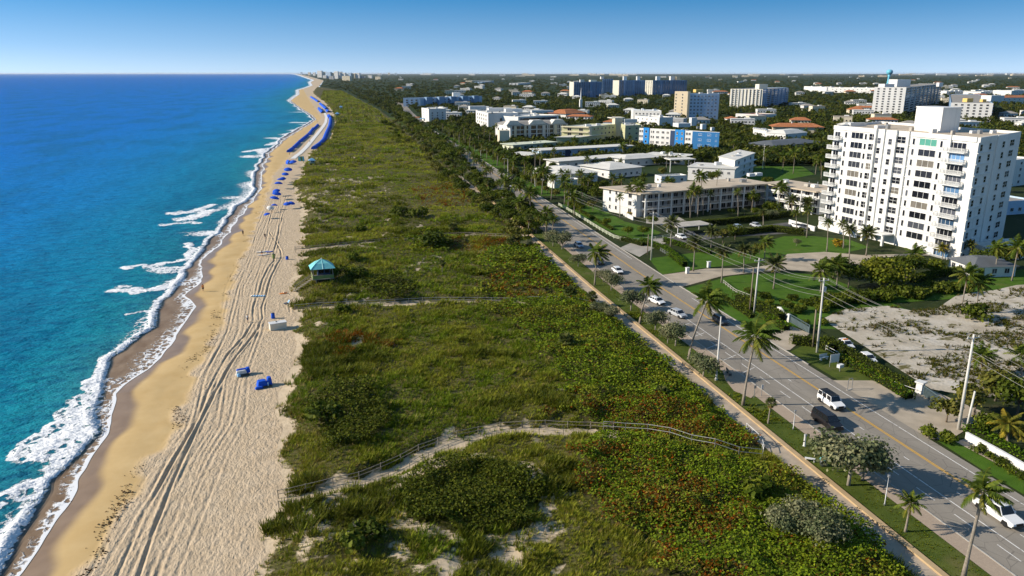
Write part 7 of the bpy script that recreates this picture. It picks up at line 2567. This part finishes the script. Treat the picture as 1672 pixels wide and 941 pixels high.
for px, py, h, lab in ((446, 520, 1.1, 'blue drum near the white storage box'), (469, 424, .9, 'blue drum at the dune edge left of the turquoise roofed hut')):
    x, y = at(px, py)
    e_ = empty('drum', (x, y, 0), 0, lab, 'drum')
    mb = MB(); mb.lathe([(.34, 0), (.38, .1), (.38, h - .1), (.30, h)], 12, mat=M['blue_canvas']); mb.build('body', None, e_, smooth=True)
    mb = MB(); mb.lathe([(.32, h), (.30, h + .08), (.05, h + .14)], 12, mat=M['navy_paint']); mb.build('lid', None, e_)
x, y = at(447, 422)
e_ = empty('drum', (x, y, 0), 0, 'dark green bin by the wheel tracks beyond the surfboards', 'bin')
mb = MB(); mb.lathe([(.34, 0), (.42, 1.2)], 10, mat=M['green_paint']); mb.build('body', None, e_)
mb = MB(); mb.lathe([(.44, 1.2), (.2, 1.4)], 10, mat=M['dark_metal']); mb.build('lid', None, e_)


def board(label, base, L, w_, rz, mat, name='surfboard'):
    x, y = at(*base)
    mb = MB()
    n = 14
    top, bot = [], []
    for k in range(n):
        f = k / (n - 1) * 2 - 1
        hw = w_ / 2 * max(.06, (1 - abs(f) ** 2.4)) ** .6
        zz = .16 + .12 * abs(f) ** 3
        top += [(f * L / 2, -hw, zz), (f * L / 2, hw, zz)]
        bot += [(f * L / 2, -hw * .8, zz - .1), (f * L / 2, hw * .8, zz - .1)]
    vs = top + bot
    m = len(top)
    fs = [(2 * k, 2 * k + 2, 2 * k + 3, 2 * k + 1) for k in range(n - 1)] + [(m + 2 * k, m + 2 * k + 1, m + 2 * k + 3, m + 2 * k + 2) for k in range(n - 1)]
    fs += [(2 * k, m + 2 * k, m + 2 * k + 2, 2 * k + 2) for k in range(n - 1)] + [(2 * k + 1, 2 * k + 3, m + 2 * k + 3, m + 2 * k + 1) for k in range(n - 1)]
    mb.add(vs, fs, M[mat])
    return tag(mb.build(name, None, None, (x, y, 0), rz, True), label, 'surfboard')


board('long white paddle board lying on the sand, the farther one', (428, 412), 3.6, .9, .35, 'white_canvas')
board('long white paddle board lying on the sand, the nearer one', (430, 417), 3.6, .9, .3, 'white_canvas')
board('blue paddle board lying across the white ones', (440, 412), 2.2, .8, .3, 'blue_canvas')
for i, px in enumerate((411, 415, 419, 423, 427, 431)):
    board('striped pale blue board in the row laid across the wheel tracks', (px, 484.5), .95, .5, 1.3, 'light_blue' if i else 'white_canvas', 'bodyboard')
    bpy.data.objects[-1] if False else None
for o in [o for o in COL.objects if o.name.startswith('bodyboard')]:
    o['group'] = 'row of boards across the wheel tracks'
    o['label'] = 'small pale board in the row laid across the wheel tracks'
x, y = at(467, 497)
e_ = empty('beach_chair', (x, y, 0), .4, 'grey blue beach chair lying near the dune edge by the hut ramp', 'beach chair')
mb = MB(); mb.box((0, 0, .28), (.9, .6, .08), M['navy_paint']); mb.build('seat', None, e_)
mb = MB(); mb.add([(.42, -.3, .3), (.42, .3, .3), (.85, .3, .85), (.85, -.3, .85)], [(0, 1, 2, 3)], M['light_blue']); mb.build('backrest', None, e_)
for sx in (-.35, .35):
    mb = MB(); mb.box((sx, 0, .12), (.06, .6, .26), M['grey_metal']); mb.build('leg', None, e_)
x, y = at(463, 479.5)
e_ = empty('beach_towel', (x, y, .05), .3, 'orange towel and bag lying on the sand by the hut ramp', 'towel')
mb = MB(); mb.box((0, 0, .05), (1.7, .8, .06), M['orange_paint']); mb.build('cloth', None, e_)
mb = MB(); mb.box((.3, .1, .22), (.5, .4, .3), M['tan_wall'], taper=.7); mb.build('bag', None, e_)


# ---- people: one skinned body each, clothes and hair as children
def person(label, base, top, bottom, rz=0.0, pose='walk', h=1.74, hair='hair', z=.02):
    x, y = at(*base)
    e_ = empty('person', (x, y, z), rz, label, 'person')
    s_ = h / 1.74
    k = .16 if pose == 'walk' else .02
    J = {'pelvis': (0, 0, .95), 'belly': (0, .01, 1.12), 'chest': (0, 0, 1.34), 'neck': (0, 0, 1.50), 'head': (.02, 0, 1.62), 'crown': (.02, 0, 1.72),
         'sl': (0, .19, 1.42), 'el': (-.06 - k * .3, .25, 1.16), 'hl': (.06 + k * .4, .25, .92), 'fl': (.09 + k * .5, .245, .80), 'sr': (0, -.19, 1.42), 'er': (-.02 + k * .2, -.25, 1.16), 'hr': (.12 - k, -.25, .92), 'fr': (.14 - k * 1.1, -.245, .80),
         'pl': (0, .10, .90), 'kl': (.05 + k, .10, .50), 'al': (-.02 + k, .10, .09), 'tl': (.14 + k, .11, .04), 'pr': (0, -.10, .90), 'kr': (.03 - k * .4, -.10, .50), 'ar': (-.06 - k * 1.4, -.10, .09), 'tr': (.10 - k * 1.4, -.11, .04)}
    E_ = [('pelvis', 'belly'), ('belly', 'chest'), ('chest', 'neck'), ('neck', 'head'), ('head', 'crown'), ('chest', 'sl'), ('sl', 'el'), ('el', 'hl'), ('hl', 'fl'), ('chest', 'sr'), ('sr', 'er'), ('er', 'hr'), ('hr', 'fr'),
          ('pelvis', 'pl'), ('pl', 'kl'), ('kl', 'al'), ('al', 'tl'), ('pelvis', 'pr'), ('pr', 'kr'), ('kr', 'ar'), ('ar', 'tr')]
    Rd = dict(pelvis=(.15, .12), belly=(.14, .11), chest=(.17, .12), neck=(.06, .06), head=(.10, .09), crown=(.07, .07), sl=(.07, .07), el=(.048, .048), hl=(.036, .036), fl=(.026, .04), sr=(.07, .07), er=(.048, .048), hr=(.036, .036), fr=(.026, .04),
              pl=(.10, .10), kl=(.062, .062), al=(.042, .042), tl=(.04, .03), pr=(.10, .10), kr=(.062, .062), ar=(.042, .042), tr=(.04, .03))
    names = list(J)
    me = bpy.data.meshes.new('person_body')
    me.from_pydata([tuple(c * s_ for c in J[n]) for n in names], [(names.index(a), names.index(b)) for a, b in E_], [])
    me.materials.append(M['skin'])
    o = link('body', me, e_)
    sk = o.modifiers.new('skin', 'SKIN')
    for n, v in zip(names, me.skin_vertices[0].data):
        v.radius = tuple(r * s_ for r in Rd[n])
        v.use_root = (n == 'pelvis')
    sk.use_smooth_shade = True
    o.modifiers.new('sub', 'SUBSURF').levels = 1
    mb = MB(); mb.lathe([(.155 * s_, .93 * s_), (.165 * s_, 1.05 * s_), (.19 * s_, 1.34 * s_), (.17 * s_, 1.44 * s_), (.075 * s_, 1.50 * s_)], 12, mat=M[top])
    for sd in (-1, 1): mb.tube([(0, sd * .17 * s_, 1.43 * s_), (-.03, sd * .24 * s_, 1.25 * s_)], [.085 * s_, .075 * s_], 8, M[top])
    mb.build('shirt', None, e_, smooth=True)
    mb = MB()
    mb.lathe([(.165 * s_, .82 * s_), (.17 * s_, .95 * s_), (.16 * s_, 1.0 * s_)], 12, mat=M[bottom])
    for sd, kk in ((1, 'l'), (-1, 'r')):
        a, b = Vector(J['p' + kk]) * s_, Vector(J['k' + kk]) * s_
        mb.tube([a, a.lerp(b, .85)], [.115 * s_, .095 * s_], 8, M[bottom])
    mb.build('shorts', None, e_, smooth=True)
    mb = MB(); mb.lathe([(.02, 1.62 * s_), (.115 * s_, 1.64 * s_), (.11 * s_, 1.70 * s_), (.06 * s_, 1.77 * s_)], 10, (0, 0, 0), M[hair]); mb.build('hair', None, e_, smooth=True)
    return e_


person('person in a white top and dark shorts walking beside the wheel tracks', (404.5, 527), 'white_canvas', 'navy_paint', 1.2)
person('person in dark red swimwear standing at the wet sand edge', (332, 476), 'orange_paint', 'black', -1.2, 'stand')
person('person in dark clothes walking on the smooth sand far from the water', (397, 385), 'black', 'black', 1.5)
person('person in black walking near the wrack line at the end of the tracks', (433, 390), 'black', 'navy_paint', 1.4)
person('person in a blue shirt standing over the white paddle boards', (428, 419), 'navy_paint', 'orange_paint', .3, 'stand')
person('person beside the white beach umbrella', (444, 348), 'tan_wall', 'black', .3, 'stand')
for i, (px, py) in enumerate([(501, 155), (496, 161), (489, 161), (518, 201), (506, 233), (500, 170), (512, 176), (518, 186), (541, 211), (473, 254)]):
    person('tiny dark figure on the far beach among the tents', (px, py), 'black', 'navy_paint', i, 'stand')['group'] = 'tiny figures on the far beach'

# ---- wrack line of dried seaweed
V, Fc, T, o_ = [], [], [], 0
n = 3000
y = 66 * np.exp(rng.random(n) * 1.75)
cl = fbm(y, y * 0, 5, 201)
k = rng.random(n) < sstep(.42, .62, cl)
y = y[k]
x = wrackX(y) + (fbm(y, y * 0, 9, 203) - .5) * 5 + rng.normal(0, .55, len(y)) - .5
t = np.array([(.055, .035, .018)]) * rng.uniform(.5, 1.6, (len(y), 1))
V, Fc, T = leafage(x, y, np.full(len(y), .07), rng.uniform(.10, .32, len(y)), t, up=2.5)
link('dried_seaweed', np_mesh('dried_seaweed', V, Fc, M['foliage'], T))
tag(bpy.data.objects['dried_seaweed'], 'line of dark dried seaweed along the high water mark', 'seaweed', kind='stuff')
# ================================================================ town and woods out to the horizon
g = random.Random(21)
# ---- houses
HOUSE = {}
for i, (w_, d_, h, rise, roof, wl) in enumerate([(15, 11, 6.2, 2.2, 'white_roof', 'white_wall'), (18, 12, 5.8, 2.6, 'terracotta_tile', 'cream_wall'), (22, 13, 7.0, 0, 'white_roof', 'white_wall'), (14, 12, 6.6, 2.4, 'grey_roof', 'white_wall'), (26, 12, 6.0, 2.0, 'terracotta_tile', 'white_wall'), (17, 10, 8.2, 0, 'tan_roof', 'cream_wall')]):
    mb = MB()
    mb.prism([(-w_ / 2, -d_ / 2), (w_ / 2, -d_ / 2), (w_ / 2, d_ / 2), (-w_ / 2, d_ / 2)], -.1, h, M[wl])
    if rise:
        o_, q = .8, d_ * .42
        mb.add([(-w_ / 2 - o_, -d_ / 2 - o_, h - .05), (w_ / 2 + o_, -d_ / 2 - o_, h - .05), (w_ / 2 + o_, d_ / 2 + o_, h - .05), (-w_ / 2 - o_, d_ / 2 + o_, h - .05), (-w_ / 2 + q, 0, h + rise), (w_ / 2 - q, 0, h + rise)],
               [(0, 1, 5, 4), (1, 2, 5), (2, 3, 4, 5), (3, 0, 4), (3, 2, 1, 0)], M[roof])
    else:
        mb.box((0, 0, h + .12), (w_ + .7, d_ + .7, .28), M[roof])
        mb.box((w_ * .2, 0, h + .8), (w_ * .25, d_ * .3, 1.2), M['white_paint'])
    n = int(w_ / 3)
    for fl in range(2 if h > 5.5 else 1):
        for k in range(n):
            mb.box((-w_ / 2 + w_ * (k + .5) / n, -d_ / 2 - .02, 1.7 + fl * 2.7), (1.3, .10, 1.3), M['glass'])
        for k in (-.25, .25): mb.box((-w_ / 2 - .02, d_ * k, 1.7 + fl * 2.7), (.10, 1.3, 1.3), M['glass'])
    HOUSE[i] = (mb.mesh('house_%d' % i), w_, d_)
KIND = ['small white hip roofed house among the trees of the inland town', 'terracotta roofed cream house among the trees of the inland town', 'white flat roofed house among the trees of the inland town',
        'grey roofed white house among the trees of the inland town', 'long terracotta roofed white house among the trees of the inland town', 'cream flat roofed house among the trees of the inland town']


def clear(x, y, m):
    for P in FOOT:
        cx_ = sum(p[0] for p in P) / len(P); cy_ = sum(p[1] for p in P) / len(P)
        rr = max(math.hypot(p[0] - cx_, p[1] - cy_) for p in P)
        if math.hypot(x - cx_, y - cy_) < rr + m:
            Q = off_poly(P, m) if m else P
            if bool(inpoly(np.array([x]), np.array([y]), Q)[0]): return False
    return True


def open_ground(x, y):
    for P in OPEN:
        if bool(inpoly(np.array([x]), np.array([y]), P)[0]): return True
    return False


cnt = 0
tries = 0
while cnt < 185 and tries < 5000:
    tries += 1
    px, py = g.uniform(575, 1690), 124.5 + 92 * g.random() ** 1.25
    x, y = at(px, py)
    if y < 420 or x < roadC(y) + 14: continue
    if not clear(x, y, 16): continue
    k = g.choice([0, 0, 1, 2, 2, 3, 2, 5, 0, 2, 3, 4])
    me, w_, d_ = HOUSE[k]
    sc = 1.0 if y < 1500 else 1.35
    rz = g.choice([-.4, -.4, -.5, -.25]) + g.uniform(-.15, .15)
    o = link('house', me, None, (x, y, 0), rz, (sc, sc, 1.0 if y < 1500 else 1.15))
    tag(o, KIND[k], 'house', ('white hip roofed', 'terracotta roofed', 'white flat roofed', 'grey roofed', 'long terracotta roofed', 'cream flat roofed')[k] + ' houses of the inland town')
    FOOT.append([(x - w_ * .6 * sc, y - w_ * .7 * sc), (x + w_ * .6 * sc, y - w_ * .7 * sc), (x + w_ * .6 * sc, y + w_ * .6 * sc), (x - w_ * .6 * sc, y + w_ * .6 * sc)])
    cnt += 1
for i in range(46):       # long low blocks far out on the plain
    px, py = g.uniform(620, 1690), 122.2 + 4.5 * g.random() ** 1.4
    x, y = at(px, py)
    if not clear(x, y, 30): continue
    s_ = y / 1230
    w_, h = g.uniform(5, 22) * s_, max(10, g.uniform(1.2, 2.6) * s_)
    mb = MB()
    mb.box((0, 0, h / 2), (w_, w_ * .4, h), M[g.choice(['white_wall', 'white_wall', 'cream_wall', 'tan_wall'])])
    for k in range(int(g.uniform(1, 4))): mb.box((g.uniform(-.4, .4) * w_, 0, h * 1.12), (w_ * .2, w_ * .2, h * .3), M['white_paint'])
    for k in range(8): mb.box((-w_ / 2 + w_ * (k + .5) / 8, -w_ * .2 - .1, h * .55), (w_ * .06, .4, h * .3), M['glass'])
    tag(mb.build('far_block', None, None, (x, y, 0), g.uniform(-.7, -.3)), 'pale low block far out on the wooded plain near the horizon', 'building', 'pale low blocks near the horizon')

# ---- garden trees and palms among the hotels, each one an object
n_t = n_p = tries = 0
spots = []
while (n_t < 92 or n_p < 60) and tries < 9000:
    tries += 1
    px, py = g.uniform(690, 1672), 182 + 190 * g.random() ** 1.15
    x, y = at(px, py)
    if x < roadC(y) + 7.5 or (y < 330 and x < roadC(y) + 16): continue
    if open_ground(x, y) or not clear(x, y, 2.2): continue
    if any((x - a) ** 2 + (y - b) ** 2 < 5.5 for a, b in spots[-400:]): continue
    spots.append((x, y))
    pal = g.random() < .22
    hmax = 1.0
    if pal and n_p < 60:
        palm_at('royal' if g.random() < .7 else 'coconut', (x, y, 0), g.uniform(6.0, 9.5), (g.uniform(-.4, .8), g.uniform(-.4, .4)), 'slender palm in the leafy gardens between the hotels and villas', 1.15, 'palms of the leafy gardens', .17)
        n_p += 1
    elif n_t < 92:
        tree(g.choice(['dark', 'dark', 'mid', 'olive', 'mid', 'dark']) + str(g.randrange(3)), (x, y, 0), g.uniform(.55, 1.0), 'leafy tree in the dense gardens between the hotels and villas', 'tree', 'trees of the dense gardens')
        n_t += 1

# ---- everything further: one wood that nobody could count
def wood_proto(seed, n):
    V, Fc, T = blob_leaves(lobes_for(7.5, 4.2, 1.0, 6, seed, .6), n, 1.5, [(1, 1, 1), (.8, .85, .8), (1.15, 1.1, 1.0)], seed, shell=.6, up=.5)
    return V, T
protos = [wood_proto(300 + i, 64) for i in range(6)]
N = 24000
u = np.random.default_rng(77)
px = u.uniform(500, 1700, N)
py = 121.2 + 150 * u.random(N) ** 1.9
xs = np.empty(N); ys = np.empty(N)
uu, vv = (px - CX) / F, -(py - CY) / F
c_, s_ = math.cos(PITCH), math.sin(PITCH)
tt = (0 - CAM_H) / (-s_ + vv * c_)
rr_, ff_ = uu * tt, (c_ + vv * s_) * tt
xs, ys = rr_ * math.cos(YAW) + ff_ * math.sin(YAW), -rr_ * math.sin(YAW) + ff_ * math.cos(YAW)
keep = (xs > landX(ys) + 3) & (ys > 330) & (ys < 30000) & ~((np.abs(xs - roadC(ys) + 2) < 9.5) & (ys < 1300)) & ~((xs > roadC(ys)) & (xs < roadC(ys) + 15) & (ys < 520))
for P in OPEN: keep &= ~inpoly(xs, ys, P)
for P in FOOT:
    Q = off_poly(P, 2.0)
    keep &= ~inpoly(xs, ys, Q)
    # keep the seaward and street faces of the buildings in sight
    cx_ = sum(p[0] for p in P) / len(P); cy_ = sum(p[1] for p in P) / len(P)
xs, ys = xs[keep], ys[keep]
n = len(xs)
sc = u.uniform(.65, 1.15, n) * np.where(ys > 2500, 1.9, np.where(ys > 1200, 1.3, 1.0))
hz = np.where(ys > 1200, u.uniform(.65, 1.0, n), u.uniform(.85, 1.3, n)) * np.where(ys > 2500, .75, 1.0)
pk = u.integers(0, len(protos), n)
an = u.uniform(0, 6.283, n)
base = np.array([(.046, .060, .012), (.062, .074, .014), (.085, .090, .020), (.038, .054, .012)])[u.integers(0, 4, n)]
Vs, Ts = [], []
for k, (V0, T0) in enumerate(protos):
    m = np.where(pk == k)[0]
    ca, sa = np.cos(an[m])[:, None], np.sin(an[m])[:, None]
    X = (V0[None, :, 0] * ca - V0[None, :, 1] * sa) * sc[m][:, None] + xs[m][:, None]
    Y = (V0[None, :, 0] * sa + V0[None, :, 1] * ca) * sc[m][:, None] + ys[m][:, None]
    Z = V0[None, :, 2] * (sc[m] * hz[m])[:, None]
    Vs.append(np.stack([X, Y, Z], -1).reshape(-1, 3))
    Ts.append((T0[None] * base[m][:, None, :]).reshape(-1, 3))
V = np.concatenate(Vs)
link('woodland', np_mesh('woodland', V, np.arange(len(V)).reshape(-1, 4), M['foliage'], np.concatenate(Ts)))
tag(bpy.data.objects['woodland'], 'dark green woods and garden trees filling the inland town to the horizon', 'woods', kind='stuff')

# ---- weeds on the sandy lot
NW = 26000
xs = u.uniform(90, 175, NW); ys = u.uniform(75, 165, NW)
k = inpoly(xs, ys, sand_lot) & (u.random(NW) < .04 + .9 * sstep(.46, .60, fbm(xs * .8, ys * 1.4, 7, 301)))
xs, ys = xs[k], ys[k]
t = np.where((u.random(len(xs)) < .3)[:, None], STRAW[None] * .30, OLIVE[None] * .34)
a = u.uniform(0, 6.283, (len(xs), 7))
h = u.uniform(.3, .65, len(xs))
V, Fc, T = tufts(xs, ys, h, 7, h * .3, jitter(t), 1.2)
V[:, 2] = V[:, 2] - np.repeat(dune_h(xs, ys) - .05, 21) + .08
link('lot_weeds', np_mesh('lot_weeds', V, Fc, M['foliage'], T))
tag(bpy.data.objects['lot_weeds'], 'low weeds growing in patches over the sandy lot', 'weeds', kind='stuff')

# ---- longer grass on the verge beside the footpath
xs = u.uniform(57.7, 61.6, 5200); ys = 45 + 150 * u.random(5200) ** 1.2
xs = xs + (roadC(ys) - 73.2)
k = (u.random(5200) < .25 + .75 * sstep(.40, .62, fbm(xs, ys, 5, 311))) & ~np.array([any(inpoly(np.array([a_]), np.array([b_]), P)[0] for P in (bay,)) for a_, b_ in zip(xs, ys)])
xs, ys = xs[k], ys[k]
h = u.uniform(.05, .14, len(xs)) * (1 + 2.2 * sstep(.58, .72, fbm(xs, ys, 7, 312)))
t = np.where((u.random(len(xs)) < .3)[:, None], OLIVE[None] * .6, OLIVE[None] * .2 + GREEN[None] * .6)
V, Fc, T = tufts(xs, ys, h, 8, h * .3 + .05, jitter(t), .9)
V[:, 2] = V[:, 2] - np.repeat(dune_h(xs, ys) - .05, 24) + .12
link('verge_grass', np_mesh('verge_grass', V, Fc, M['foliage'], T))
tag(bpy.data.objects['verge_grass'], 'longer rough grass on the verge between footpath and street', 'grass', kind='stuff')

# ---- sea air
hz_ = MB()
hz_.box((0, 60000, 33), (300000, 300000, 70))
mh = bpy.data.materials.new('haze')
mh.use_nodes = True
nt = mh.node_tree
nt.nodes.remove(nt.nodes['Principled BSDF'])
pv = nt.nodes.new('ShaderNodeVolumePrincipled')
pv.inputs['Density'].default_value = 0.000014
pv.inputs['Color'].default_value = (.80, .88, 1.0, 1)
pv.inputs['Anisotropy'].default_value = .2
nt.links.new(pv.outputs[0], nt.nodes['Material Output'].inputs['Volume'])
hz_.build('haze', mh)['kind'] = 'stuff'
bpy.context.view_layer.update()
